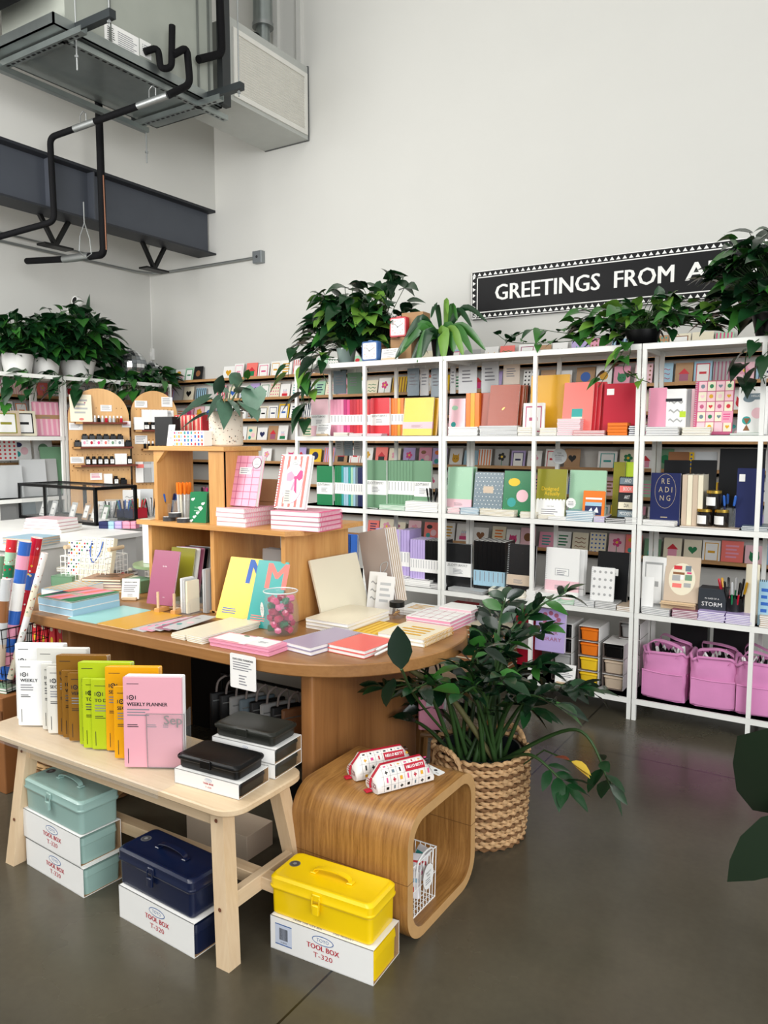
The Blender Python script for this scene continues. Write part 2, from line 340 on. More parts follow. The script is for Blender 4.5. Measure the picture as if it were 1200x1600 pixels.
for q in (.12, .70):
    t = MB(); c = pl(q); t.tube([c+Vector((0.03, 0, -.0)), c+Vector((.03, 0, .07)), c+Vector((0, 0, .09)), c+Vector((-.03, 0, .07)), c+Vector((-.03, 0, 0))], .004, STEEL, 5); t.build('hanger_clip', r)
r = empty('refrigerant_pipe', 'thick black insulated pipe falling straight in front of the beam', 'pipe', T(0, 0, 0))
X2 = -4.72; a = PX(153, 130, X2); b_ = PX(162, 398, X2); c = PY(42, 408, b_.y)
MB().tube(bend([a+Vector((0, 0, .6)), b_, PY(100, 405, b_.y)], .05), .026, FOAM, 12).build('insulated_run', r, 50)
MB().tube([PX(157, 275, X2)+Vector((.03, 0, 0)), b_+Vector((.03, 0, .03))], .005, mat('#7d5540', .45, .6), 6).build('copper_line', r)
MB().tube([PY(140, 400, b_.y), PY(100, 405, b_.y)], .028, STEEL, 12).build('sleeve', r, 50)
MB().tube([PY(100, 405, b_.y), c], .024, FOAM, 12).build('open_end', r, 50)
c = PX(133, 385, X2); t = MB(); t.tube([c+Vector((0, 0, .16)), c+Vector((0, -.04, .06)), c+Vector((0, -.05, -.04)), c+Vector((0, 0, -.08)), c+Vector((0, .05, -.04)), c+Vector((0, .04, .06)), c+Vector((0, 0, .16)), c+Vector((0, 0, .3))], .004, STEEL, 5); t.build('loop_hanger', r)
t = MB(); XX = HX+.06; t.tube(bend([PX(342, -40, XX), PX(347, 84, XX), PX(310, 93, XX)]), .026, FOAM, 12)
tag(t.build('suction_pipe', smooth=50), 'black insulated pipe elbow entering the air handler side', 'pipe')
t = MB(); t.box(-.05, .0, -.04, .04, 0, 1.9, mat('#3a3d3e', .5, .4)); tag(t.build('steel_post', M=T(HX+.06, 4.19, 3.80)), 'dark upright steel channel between air handler and grille box', 'post')
r = empty('exhaust_duct', 'round galvanised exhaust duct rising above the grille box', 'duct', T(PY(411, 60, 5.0).x, 5.0, 4.45))
MB().cyl((0, 0, -.05), .055, .42, GALV, 24).build('lower_duct', r, 40); MB().cyl((0, 0, .32), .078, 1.3, GALV, 24).build('upper_duct', r, 40); MB().cyl((-.03, -.085, .12), .055, .1, BLACK, 14).build('damper_motor', r, 40)
MB().cyl((0, 0, .30), .085, .03, STEEL, 24).build('collar', r, 40)
a = PX(20, 30, -4.25)
r = empty('metal_duct', 'faceted shiny duct transition at the top left corner of the ceiling equipment', 'duct', T(-4.35, 2.45, 3.95))
MB().loft([[(-.35, -.5, 0), (.2, -.5, 0), (.2, -.5, .9), (-.35, -.5, .9)], [(-.35, .1, .05), (.12, .1, .05), (.12, .1, .8), (-.35, .1, .8)]], GALV).build('duct_shell', r)
MB().box(-.4, .3, .1, .3, -.06, .06, BLACK).build('rubber_collar', r); MB().box(-.4, .26, .25, .35, .0, 1.2, mat('#2e2d2d', .5)).build('frame_post', r)
# ---------------------------------------------------------------- sign
p0 = PY(740, 430, BW); sz0 = 2.345; sz1 = 2.68; sw = 2.55
r = empty('wall_sign', 'long black painted wooden sign with white triangle border and greeting lettering', 'sign', T(p0.x, BW, sz0))
sh = sz1-sz0; SBK = mat('#0e0e10', .5, var=.6, scale=5, spec=.25); SW_ = mat('#f0efea', .6)
MB().box(0, sw, -.03, 0, 0, sh, SBK).build('board', r)
t = MB()
n = 62; pit = sw/n
for i in range(n):
    x = i*pit; t.poly([(x+.006, .012), (x+pit-.006, .012), (x+pit/2, .034)][::1], SW_); t.poly([(x+.006, sh-.034), (x+pit-.006, sh-.034), (x+pit/2, sh-.012)], SW_)
for i in range(1, 8):
    y = i*sh/8; t.poly([(.01, y-.014), (.032, y), (.01, y+.014)], SW_)
for q in ((0, sw, 0, .005), (0, sw, sh-.005, sh), (0, .005, 0, sh), (.042, sw, .042, .049), (.042, sw, sh-.049, sh-.042), (.042, .049, .042, sh-.042)): t.rect(q[0], q[1], q[2], q[3], SW_)
t.disc(.022, .022, .021, SW_); t.disc(.022, .022, .012, SBK, .0004); t.disc(.022, .022, .006, SW_, .0008)
t.build('triangle_border', r, M=T(0, -.0306, 0)@RX(90))
t = MB(); tx = PY(777, 462, BW).x-p0.x; tx2 = PY(1054, 438, BW).x-p0.x
t.text('GREETINGS  FROM', tx, sh*.5, .155, SW_, align='l', width=tx2-tx, bold=.0035)
ax = PY(1073, 436, BW).x-p0.x; t.text('AUSTIN', ax, sh*.5, .155, SW_, align='l', width=.62, bold=.0035)
t.build('lettering', r, M=T(0, -.0312, 0)@RX(90))
# ================================================================= BOOKS, CARDS AND THEIR DECORATION
CN = {'white': '#f0efeb', 'cream': '#e9e0c6', 'pale pink': '#efc3ca', 'pink': '#e79bb2', 'hot pink': '#d9437f', 'red': '#cf2a35', 'crimson': '#b8152f', 'coral': '#f0796f', 'orange': '#e8791f', 'rust': '#9c3f1d',
 'yellow': '#f0c62a', 'mustard': '#d9a21c', 'lime': '#b9d433', 'mint': '#a5cfae', 'green': '#1c7a4a', 'sage': '#6c9373', 'olive': '#8e8a27', 'teal': '#2f9c96', 'light blue': '#9cc0d2', 'blue': '#2f62b5', 'navy': '#1d2553',
 'lilac': '#b9a7d8', 'grey': '#a8a8a6', 'slate': '#6f8089', 'black': '#09090b', 'brown': '#8a5a35', 'kraft': '#b08a63', 'plum': '#a05a74', 'dark pink': '#c25a7d', 'silver': '#c2c4c4', 'beige': '#cdb9a2', 'magenta': '#b5306e'}
def cm(n, gloss=.5): return mat(CN.get(n, n), gloss, var=.03)
def deco(t, w, h, kind, fg, z, rr=random):
    """flat printed motif on a front of size w x h, origin bottom-left"""
    F = cm(fg) if fg else INK
    if kind == 'disc': t.disc(w*.5, h*.55, w*.27, F, z)
    elif kind == 'heart': t.heart(w*.5, h*.55, w*.26, F, z)
    elif kind == 'bars': 
        for i in range(4): t.rect(w*.2, w*(.8-.1*(i % 2)), h*(.75-.15*i), h*(.82-.15*i), F, z)
    elif kind == 'stripes':
        for i in range(5): t.rect(w*(.04+.2*i), w*(.12+.2*i), h*.03, h*.97, F, z)
    elif kind == 'dots':
        for i in range(4):
            for j in range(5): t.disc(w*(.14+.24*i), h*(.12+.19*j), w*.06, F, z, 8)
    elif kind == 'small dots':
        for i in range(8):
            for j in range(11): t.disc(w*(.06+.125*i+.06*(j % 2)), h*(.06+.09*j), w*.016, F, z, 6)
    elif kind == 'pink grid':
        for i in range(5): t.rect(w*(.1+.2*i)-.001, w*(.1+.2*i)+.001, h*.04, h*.96, F, z)
        for j in range(3): t.rect(w*.04, w*.96, h*(.15+.33*j)-.001, h*(.15+.33*j)+.001, F, z+.0001)
    elif kind == 'flower':
        for k in range(5): t.disc(w*.5+w*.17*cos(k*1.257), h*.6+w*.17*sin(k*1.257), w*.11, F, z+k*1e-5, 8)
        t.disc(w*.5, h*.6, w*.08, cm('yellow'), z+.0002, 8); t.rect(w*.48, w*.52, h*.15, h*.45, cm('green'), z)
    elif kind == 'frame':
        t.rect(w*.12, w*.88, h*.1, h*.9, F, z); t.rect(w*.17, w*.83, h*.14, h*.86, WHITE, z+.0003); t.rect(w*.3, w*.7, h*.45, h*.55, F, z+.0006)
    elif kind == 'cat':
        t.disc(w*.5, h*.45, w*.28, F, z); t.poly([(w*.25, h*.5), (w*.42, h*.6), (w*.26, h*.74)], F, z+.0001); t.poly([(w*.75, h*.5), (w*.74, h*.74), (w*.58, h*.6)], F, z+.0001)
        t.disc(w*.4, h*.46, w*.035, INK, z+.0003, 6); t.disc(w*.6, h*.46, w*.035, INK, z+.0003, 6)
    elif kind == 'house':
        t.rect(w*.25, w*.75, h*.2, h*.5, F, z); t.poly([(w*.18, h*.5), (w*.82, h*.5), (w*.5, h*.75)], cm('red'), z+.0001)
    elif kind == 'squiggle':
        for k in range(3): t.poly([(w*(.15+.7*u/8), h*(.3+.2*k)+.03*h*sin(u*1.6)) for u in range(9)]+[(w*(.15+.7*u/8), h*(.34+.2*k)+.03*h*sin(u*1.6)) for u in range(8, -1, -1)], F, z)
    elif kind == 'cake':
        t.rect(w*.22, w*.78, h*.2, h*.38, F, z); t.rect(w*.3, w*.7, h*.38, h*.52, cm('pale pink'), z)
        for k in range(3): t.rect(w*(.36+.12*k), w*(.39+.12*k), h*.52, h*.64, cm('blue'), z); t.disc(w*(.375+.12*k), h*.66, w*.02, cm('yellow'), z, 6)
    elif kind == 'blobs':
        t.disc(w*.35, h*.75, w*.2, F, z, ry=w*.13); t.disc(w*.65, h*.45, w*.2, cm('pale pink'), z+.0001); t.disc(w*.3, h*.3, w*.15, cm('teal'), z+.0002)
MOT = {'disc': 'disc', 'heart': 'heart', 'bars': 'bold lettering bars', 'stripes': 'stripes', 'dots': 'dots', 'flower': 'flower', 'frame': 'framed panel', 'cat': 'animal face', 'house': 'little house', 'squiggle': 'wavy lines', 'cake': 'birthday cake', 'blobs': 'round shapes'}
_bk = {}
def nb_mesh(w, h, t, cov, kind, fg, spiral, band, pages, extra, scol, tilt_pages=0):
    """returns list of (partname, mesh) for a notebook lying flat: x width (0..w), y height (0..h), z 0..t"""
    key = (round(w, 3), round(h, 3), round(t, 4), cov, kind, fg, spiral, band, pages, extra, scol)
    if key in _bk: return _bk[key]
    out = []; C = cm(cov, .3); b = .0016 if t > .006 else t*.2; e = .002
    m = MB(); m.rbox(-w/2, w/2, 0, h, 0, b, C, .004, .0003, 2); m.rbox(-w/2, w/2, 0, h, t-b, t, C, .004, .0003, 2)
    if spiral is None: m.box(-w/2, -w/2+b, 0.001, h-.001, b, t-b, C)
    m.M = T(-w/2, 0, t+.0004)
    if kind: deco(m, w, h, kind, fg, 0)
    if extra == 'label': m.rect(w*.32, w*.68, h*.55, h*.68, WHITE, .0003); m.lines(w*.36, w*.64, h*.64, 3, .008, GREYINK, .0006)
    if extra == 'corner': m.rect(w*.08, w*.3, h*.78, h*.9, WHITE, .0003)
    if extra == 'grid':
        for i in range(1, 4): m.rect(w*i/4-.0012, w*i/4+.0012, 0, h, cm('dark pink'), .0002)
        for i in range(1, 7): m.rect(0, w, h*i/7-.0012, h*i/7+.0012, cm('dark pink'), .0003)
    m.M = Matrix.Identity(4)
    out.append(('cover', m))
    p = MB(); x0 = -w/2+(.006 if spiral == 'L' else b); y1 = h-(.006 if spiral == 'T' else e)
    p.box(x0, w/2-e, e, y1, b, t-b, cm(pages)); out.append(('pages', p))
    if band:
        k = MB(); y0, y1 = band[0]*h, band[1]*h; k.box(-w/2-.0006, w/2+.0006, y0, y1, -.0004, t+.0006, cm(band[2]))
        k.M = T(-w/2, 0, t+.0012)
        if len(band) > 3 and band[3]:
            k.text(band[3], w*.06, y1-(y1-y0)*.2, (y1-y0)*.26, INK, align='l', width=w*.8 if len(band[3]) > 8 else None)
        k.lines(w*.3, w*.7, y0+(y1-y0)*.5, 4, (y1-y0)*.1, GREYINK)
        k.M = T(-w/2-.0012, 0, 0)@RY(-90)
        k.rect(t*.42, t*.58, y0+(y1-y0)*.3, y1-.006, GREYINK, 0) if t > .008 else None
        k.M = Matrix.Identity(4); out.append(('paper_band', k))
    if spiral:
        s = MB(); SM = mat(CN.get(scol, scol), .3, .3 if scol in ('silver', 'black') else 0, var=0); L = h if spiral == 'L' else w; n = max(6, int(L/.0105)); q = L/n
        rad = t*.62
        for i in range(n):
            a = q*(i+.5); ring = []
            for k in range(7):
                u = 2*pi*k/7
                if spiral == 'L': ring.append((-w/2+.004+rad*.75*cos(u), a, t/2+rad*sin(u)))
                else: ring.append((-w/2+a, h-.004+rad*.75*cos(u), t/2+rad*sin(u)))
            s.tube(ring, .0014, SM, 3, closed=True)
        out.append(('spiral_binding', s))
    _bk[key] = out; return out
_bo = {}; DIM = {}; SLV = mat('#9a9c9e', .06, alpha=.03, var=.02, scale=30, bump=1.0, spec=.5)
def book(name, label, cat, M, w, h, t, cov, kind=None, fg=None, spiral=None, band=None, pages='white', extra=None, scol='silver', group=None, post=None, sleeve=False):
    parts = nb_mesh(w, h, t, cov, kind, fg, spiral, band, pages, extra, scol)
    k = id(parts)
    if k not in _bo:
        root = parts[0][1].build(name)
        for n_, p in parts[1:]: p.build(n_, root)
        _bo[k] = root
    else:
        root = copy_tree(_bo[k]); root.name = name
    root.matrix_basis = M
    if sleeve: MB().rbox(-w/2-.004, w/2+.004, -.002, h+.006, -.001, t+.003, SLV, .004, .001).build('plastic_sleeve', root)
    if post:
        old = set(root.children); post(root); dm = DIM.get(post)
        if dm:
            for ch in root.children:
                if ch not in old: ch.matrix_basis = Matrix.Diagonal((w/dm[0], h/dm[1], 1, 1))
    return tag(root, label, cat, group)
UPR = lambda lean=0: RX(90-lean)                     # cover faces -Y
def stack(name, desc, where, x, y, z, n, w, h, t, cov, rz=0, group=None, jit=1.5, cat='notebook', **k):
    rr = random.Random(int(x*1000)+n)
    for i in range(n):
        j = n-1-i
        lab = f'{desc}, {top_ord(j, n)} in the stack {where}' if n > 1 else f'{desc} {where}'
        book(name, lab, cat, T(x+rr.uniform(-.002, .002), y+rr.uniform(-.002, .002), z+i*(t+.0006))@RZ(rz+rr.uniform(-jit, jit))@T(0, -h/2, 0), w, h, t, cov, group=group or f'stack {where}', **k)
    return z+n*(t+.0006)
# ================================================================= WHITE SHELVES
SY = 4.082; SD = .40; LV = [.118, .58, 1.045, 1.505, 1.97]
def shelf_unit(label, L, M, posts=None):
    r = empty('white_shelf_unit', label, 'shelf', M, 'white metal shelving units')
    posts = posts or [0, L/2, L]
    for x in posts:
        xx = min(max(x, .0135), L-.0135)
        for y0 in (0, SD-.02):
            t = MB(); t.box(xx-.0105, xx+.0105, y0, y0+.02, 0, LV[-1], METALW)
            t.build('post', r)
    for z in LV:
        t = MB(); t.box(.002, L-.002, -.001, .004, z-.03, z-.001, METALW); t.box(.002, L-.002, SD-.004, SD, z-.03, z-.001, METALW)
        t.box(.002, L-.002, .004, SD-.004, z-.006, z, METALW); t.box(.002, .006, 0, SD, z-.03, z, METALW); t.box(L-.006, L-.002, 0, SD, z-.03, z, METALW); t.box(.002,L-.002,-.001,SD,z-.002,z,METALW)
        t.build('shelf_board', r)
    return r
shelf_unit('white metal shelf unit farthest left along the back, under the bushy pothos', 1.112, T(-3.275, SY, 0))
shelf_unit('white metal shelf unit in the middle, with orange and red notebooks', 1.145, T(-2.165, SY, 0))
shelf_unit('white metal shelf unit at right holding the pink tote bags', 1.13, T(-1.02, SY, 0))
shelf_unit('white metal shelf unit along the left wall, nearest the left frame edge', 1.13, T(-5.33, 2.67, 0)@RZ(90))
shelf_unit('white metal shelf unit along the left wall behind the arched pegboards', 1.10, T(-5.33, 3.805, 0)@RZ(90))
# ---- picture ledges on walls
LED = [2.0, 1.82, 1.64, 1.455, 1.275, 1.09, .90, .71]
def ledge(L, label, M):
    t = MB(); t.box(0, L, -.085, 0, -.02, 0, OAK); t.box(0, L, -.085, -.07, -.02, .022, OAK)
    return tag(t.build('card_ledge', M=M), label, 'shelf', 'oak card ledges')
seam = XA(960, BW-.085, 1.9)
segs = [(LW, seam-1.86-.002, 'left length'), (seam-1.86, seam-.002, 'middle length'), (seam, .6, 'right length')]
for i, z in enumerate(LED):
    for a, b_, nm in segs: ledge(b_-a, f'{ORD[i]} oak card ledge from top on the back wall, {nm}', T(a, BW, z))
for i, z in enumerate(LED[1:6]):
    ledge(2.6, f'{ORD[i]} oak card ledge on the left wall behind the shelving', T(LW, 2.55, z)@RZ(90))
PAL = ['white', 'white', 'cream', 'white', 'pale pink', 'white', 'mint', 'kraft', 'light blue', 'cream', 'white', 'pink', 'yellow', 'white', 'sage', 'black', 'white', 'grey', 'cream', 'lilac', 'white', 'coral']
FGS = ['red', 'pink', 'navy', 'green', 'orange', 'teal', 'hot pink', 'black', 'blue', 'mustard', 'plum', 'brown']
KD = ['disc', 'heart', 'bars', 'stripes', 'dots', 'flower', 'frame', 'cat', 'house', 'squiggle', 'cake', 'blobs', 'bars', 'flower', 'frame']
_cd = {}
def card(w, h, base, kind, fg):
    k = (w, h, base, kind, fg)
    if k not in _cd:
        t = MB(); C = cm(base); t.box(-w/2, w/2, 0, .0012, 0, h, C); t.box(-w/2, w/2, .004, .0052, 0, h, C); t.box(-w/2, -w/2+.0008, .001, .005, 0, h, C)
        t.M = T(-w/2, -.0004, 0)@RX(90); deco(t, w, h, kind, fg, 0); t.M = Matrix.Identity(4); _cd[k] = t.build('greeting_card'); return _cd[k]
    o = _cd[k].copy(); COL.objects.link(o)
    for q in ('label', 'category', 'group'):
        if q in o: del o[q]
    return o
CARDSKIP = {(w_, r_, n_) for (w_, r_), q_ in {('back-wall', 0): [1, 18, 20, 22, 23, 25, 36, 42, 43], ('back-wall', 1): [29, 43, 44], ('back-wall', 2): [1, 2, 16, 17, 18, 19, 20, 22, 23, 24, 26, 27, 28, 29, 30, 31, 32, 33, 34, 35, 36, 38, 39, 40, 41, 43, 44, 45], ('back-wall', 3): [1, 2, 3, 4, 5, 6, 7, 8, 16, 17, 18, 19, 20, 21, 22, 23, 24, 26, 27, 28, 29, 30, 31, 32, 36, 38, 39, 40, 42, 43, 44], ('back-wall', 4): [30, 31, 33], ('back-wall', 5): [1, 2, 3, 4, 7, 8, 9, 10, 11, 13, 15, 17, 19, 20, 22, 24, 25], ('back-wall', 6): [1, 2, 3, 4, 7, 8, 9, 10, 11, 12, 14, 19, 20, 21, 22, 24], ('back-wall', 7): [25], ('left-wall', 0): [1, 2, 3, 4, 5], ('left-wall', 1): [1, 2, 3, 4, 5, 8, 11, 12, 13, 14, 16], ('left-wall', 2): [1, 2, 3, 4, 5, 6, 7, 8, 9, 10, 12, 13, 14, 15, 17], ('left-wall', 3): [1, 2, 3, 4, 8, 9, 10, 11, 12, 13, 15, 16]}.items() for n_ in q_}
def cards(z, row, a, b_, step, wallname, place, rr):
    x = a; n = 0
    while x < b_:
        w = rr.choice([.105, .105, .11, .125]); h = rr.choice([.14, .145, .148, .13, .15]); base = rr.choice(PAL); kind = rr.choice(KD); fg = rr.choice([c for c in FGS if c != base])
        gap = rr.random() < .04; ang = rr.uniform(9, 14); jit = rr.uniform(-.006, .006); n += 1
        if not gap and (wallname, row, n) not in CARDSKIP:
            o = card(w, h, base, kind, fg); o.matrix_basis = place(x+w/2, z, ang, jit)
            art = 'an' if MOT[kind][0] in 'aeiou' else 'a'
            mot = f'{fg} {MOT[kind]}'
            tag(o, f'{base} card with {mot}, {ORD[n-1]} along the {ORD[row]} {wallname} ledge', 'greeting card', f'greeting cards on the {ORD[row]} {wallname} ledge')
        x += w+rr.choice([.006, .01, .015, .03])
rr = random.Random(11)
for i, z in enumerate(LED):
    a = -5.82 if i < 4 else (-4.5 if i < 5 else -3.4); b_ = -.35
    cards(z+.001, i, a, b_, .12, 'back-wall', lambda x, z_, g, j: T(x, BW-.058+j, z_)@RX(-g), rr)
for i, z in enumerate(LED[1:5]):
    cards(z+.001, i, 2.95, 5.05, .12, 'left-wall', lambda x, z_, g, j: T(LW+.058+j, x, z_)@RZ(90)@RX(-g), rr)
# ================================================================= SHELF CONTENTS
def SX(px, z, Y): return XA(px, Y, z+.1)
def up(px0, px1, ytop, lev, name, label, cov, yo=.10, t=.014, lean=4, cat='notebook', rz=0, h=None, zoff=0, **k):
    """upright item on shelf level, from image columns px0..px1 at depth yo behind the front edge"""
    Y = SY+yo; z = LV[lev]+.001+zoff; x0 = SX(px0, z, Y); x1 = SX(px1, z, Y); w = x1-x0; hh = h or (ZA(ytop, (x0+x1)/2, Y)-z)
    return book(name, label, cat, T((x0+x1)/2, Y, z)@RZ(rz)@UPR(lean), w, hh, t, cov, **k)
def spines(px0, px1, ytop, lev, cols, desc, where, yo=.10, band=(.3, .58, 'white'), depth=.15, lean=0, **k):
    """row of books, spines facing the shop"""
    Y = SY+yo; z = LV[lev]+.001; x0 = SX(px0, z, Y); x1 = SX(px1, z, Y); n = len(cols); t = (x1-x0)/n; hh = ZA(ytop, (x0+x1)/2, Y)-z
    for i, c in enumerate(cols):
        book('notebook', f'{c} {desc} standing spine out, {ORD[i]} of the row {where}', 'notebook', T(x0+i*t, Y, z)@RX(90)@RY(90)@T(depth/2, 0, 0), depth, hh, t-.0015, c, band=band, group=f'spine-out notebooks {where}', **k)
def flat(px0, px1, lev, n, cov, desc, where, t=.009, yo=.03, h=.17, rz=0, name='notebook', **k):
    Y = SY+yo; z = LV[lev]+.001; x0 = SX(px0, z-.1, Y); x1 = SX(px1, z-.1, Y)
    return stack(name, desc, where, (x0+x1)/2, Y+h/2, z, n, x1-x0, h, t, cov, rz, **k)
LB = (.28, .58, 'white', 'LEUCHTTURM1917')
# unit 1, z 1.505 (level 3)
up(489, 515, 624, 3, 'notebook', 'dusty pink notebook with white paper band, front out beside pink spines', 'pale pink', band=LB, t=.02, lean=0)
spines(516, 537, 624, 3, ['pink']*4, 'banded notebook', 'left of the red ones')
spines(537, 567, 624, 3, ['magenta', 'hot pink', 'crimson', 'crimson', 'red', 'red'], 'banded notebook', 'at the left post')
spines(572, 582, 624, 3, ['red', 'crimson'], 'banded notebook', 'right of the left post')
up(582, 611, 622, 3, 'notebook', 'red notebook with white paper band, front out between red and orange spines', 'red', band=LB, t=.02, lean=0)
spines(611, 631, 622, 3, ['orange', 'orange', 'mustard', 'orange'], 'banded notebook', 'left of the yellow spiral notebook')
up(630, 676, 621, 3, 'spiral_notebook', 'bright yellow spiral notebook with pale pink band in clear sleeve', 'yellow', sleeve=True, yo=.06, spiral='L', band=(.18, .36, 'pale pink'), t=.013, lean=8)
for i in range(2): up(640+3*i, 684+2*i, 622, 3, 'spiral_notebook', f'spiral notebook edge {["directly", "second", "third"][i]} behind the yellow spiral notebook', ['mustard', 'grey', 'silver'][i], yo=.085+.02*i, spiral='L', t=.012, lean=8, group='notebooks behind the yellow one')
flat(521, 543, 3, 3, 'cream', 'thin cream notepad', 'below the pink spines', t=.007); flat(545, 566, 3, 2, 'pale pink', 'thin pale pink notepad', 'below the crimson spines', t=.008); flat(571, 596, 3, 2, 'pink', 'slim rose notepad', 'in front of red notebook', t=.007, yo=.01)
# level 2
up(498, 522, 728, 2, 'notebook', 'emerald notebook with white paper band, front out', 'green', band=LB, t=.02, lean=0)
spines(523, 537, 728, 2, ['green', 'green', 'green', 'teal'], 'banded notebook', 'beside the emerald front')
spines(537, 567, 730, 2, ['light blue', 'light blue', 'teal', 'mint', 'light blue', 'slate', 'navy', 'navy'], 'banded notebook', 'in the cool-coloured group')
up(575, 606, 719, 2, 'notebook', 'large sage green notebook with white band, front out at left post', 'sage', band=LB, t=.02, lean=0)
spines(606, 650, 720, 2, ['sage']*9, 'banded notebook', 'between two sage fronts')
up(650, 676, 720, 2, 'notebook', 'dark sage notebook with white band, front out behind the pen cup', 'sage', band=LB, t=.02, lean=0)
flat(592, 632, 2, 4, 'mint', 'mint green memo pad', 'below the sage spines', t=.007, yo=.01); flat(633, 684, 2, 6, 'white', 'white notepad', 'left of the shelf divider post', t=.0095, yo=.01); flat(573, 590, 2, 1, 'sage', 'thin sage pad flat', 'at the foot of the sage notebook', t=.006)
# level 1
up(590, 626, 826, 1, 'notebook', 'tall lilac notebook with white band, front out', 'lilac', band=LB, t=.022, lean=0)
spines(626, 640, 828, 1, ['lilac']*3, 'tall banded notebook', 'beside the lilac front', yo=.10)
spines(641, 664, 843, 1, ['lilac']*6, 'short banded notebook', 'left of the black ones', yo=.05)
spines(664, 690, 845, 1, ['black']*6, 'short banded notebook', 'at the right post', yo=.05)
for i in range(4): up(500+14*i, 530+10*i, 835, 1, 'notebook', f'dark blue notebook standing low at left, {ORD[i]} from the left post', ['navy', 'slate', 'navy', 'blue'][i], t=.02, lean=2, group='dark blue notebooks')
flat(605, 637, 1, 4, 'white', 'small white notepad with black edge', 'under lilac notebooks', t=.010, yo=.01, h=.1, kind='frame', fg='black'); flat(636, 672, 1, 4, 'white', 'small white and black notepad', 'in front of black spines', t=.010, yo=.01, h=.1, kind='frame', fg='black'); flat(672, 690, 1, 3, 'grey', 'small grey notepad', 'beside the right post', t=.009, yo=.01, h=.1)
# unit 2 level 3
up(702, 727, 623, 3, 'spiral_notebook', 'spiral notebook with pastel pink and mint cover beside orange books', 'pale pink', kind='blobs', fg='mint', spiral='L', t=.012)
spines(728, 749, 614, 3, ['orange', 'mustard', 'orange'], 'hardback book', 'left of the rust cover', band=None)
up(748, 778, 614, 3, 'notebook', 'rust brown hardback front out, half hidden by a larger leaning one', 'rust', t=.02, yo=.13)
up(762, 808, 600, 3, 'notebook', 'large rust red notebook with small gold bird, leaning back', 'rust', sleeve=True, yo=.07, t=.014, lean=10, kind=None, post=lambda r: MB().at(T(0, .15, .0152)).poly([(-.008, .0), (.0, .008), (.012, .014), (.004, .002), (-.004, -.006)], mat('#e8b45a', .3, .6)).build('gold_emblem', r))
for i in range(4): up(770+4*i, 814+3*i, 601, 3, 'notebook', f'plastic-wrapped rust notebook, {ORD[i]} behind the large rust one', ['rust', 'brown', 'rust', 'black'][i], yo=.09+.018*i, t=.012, lean=10, group='rust notebooks behind')
flat(700, 746, 3, 6, 'white', 'white spiral pad', 'at the foot of the orange books', t=.008, yo=.01, spiral='T'); flat(748, 806, 3, 7, 'silver', 'clear-wrapped pad', 'below the rust notebook', t=.0075, yo=.01, rz=4, spiral='T', scol='black'); flat(808, 835, 3, 5, 'cream', 'cream ribbed pad', 'left of the middle post', t=.009, yo=.01, spiral='T')
up(818, 851, 613, 3, 'spiral_notebook', 'small white spiral notebook with magenta spine beside middle post', 'white', kind='frame', fg='dark pink', yo=.05, t=.015, h=.18)
up(829, 889, 586, 3, 'folder', 'orange gold folder standing behind the middle post', 'mustard', sleeve=True, yo=.14, t=.02, cat='folder')
up(878, 924, 596, 3, 'notebook', 'coral red notebook with blue and yellow label, leaning', 'coral', yo=.07, t=.014, lean=10, post=lambda r: MB().at(T(0, 0, .0146)).rect(-.03, .03, .1, .145, cm('teal')).rect(-.03, .03, .055, .1, cm('cream')).build('cover_label', r))
for i in range(3): up(884+7*i, 930+7*i, 596, 3, 'notebook', f'red notebook edge, {ORD[i]} behind the coral red notebook', 'red', yo=.09+.02*i, t=.013, lean=10, group='red notebooks behind')
up(943, 995, 599, 3, 'folder', 'wide crimson folder with small white tab', 'crimson', yo=.12, t=.02, lean=6, extra='corner', cat='folder')
flat(842, 868, 3, 5, 'cream', 'small wrapped pad', 'right of the middle post', t=.008, yo=.01, rz=3); flat(870, 906, 3, 9, 'white', 'little white notepad', 'below the coral notebook', t=.0095, yo=.01, h=.12, pages='pale pink'); flat(895, 944, 3, 3, 'red', 'red memo book', 'below the coral notebook at right', t=.0085, yo=.0, h=.1); flat(949, 980, 3, 4, 'orange', 'small bright orange box', 'in front of crimson folder', t=.016, yo=.01, h=.07, name='small_box', cat='box', pages='orange'); flat(982, 998, 3, 5, 'navy', 'tiny wrapped pad', 'at the double post', t=.0095, yo=.01, h=.1)
# level 2
up(699, 737, 730, 2, 'spiral_notebook', 'mint spiral notebook with pale pink band', 'mint', sleeve=True, spiral='L', band=(.12, .3, 'pale pink'), lean=5, yo=.07)
up(705, 743, 729, 2, 'spiral_notebook', 'mint spiral notebook directly behind the pink-banded one', 'sage', spiral='L', lean=5, yo=.10)
up(740, 785, 738, 2, 'notebook', 'slate blue notebook with white polka dots and peach label', 'slate', kind='small dots', fg='white', lean=8, yo=.06, post=lambda r: MB().at(T(0, 0, .0150)).rect(-.032, .032, .125, .165, cm('beige')).build('cover_label', r))
up(786, 832, 736, 2, 'notebook', 'green notebook with abstract blue and yellow shapes in plastic', 'green', sleeve=True, kind='blobs', fg='yellow', lean=8, yo=.06)
flat(699, 718, 2, 4, 'white', 'small white and pink notepad', 'under the mint notebook', t=.008, yo=.01, pages='pale pink'); flat(719, 747, 2, 6, 'light blue', 'pale blue thin notepad', 'under the mint notebook right side', t=.006, yo=.01); flat(750, 806, 2, 5, 'cream', 'cream exercise book', 'below the polka dot notebook', t=.007, yo=.01, rz=-5); flat(808, 834, 2, 5, 'cream', 'cream folded booklet', 'under the abstract green notebook', t=.006, yo=.01, rz=12)
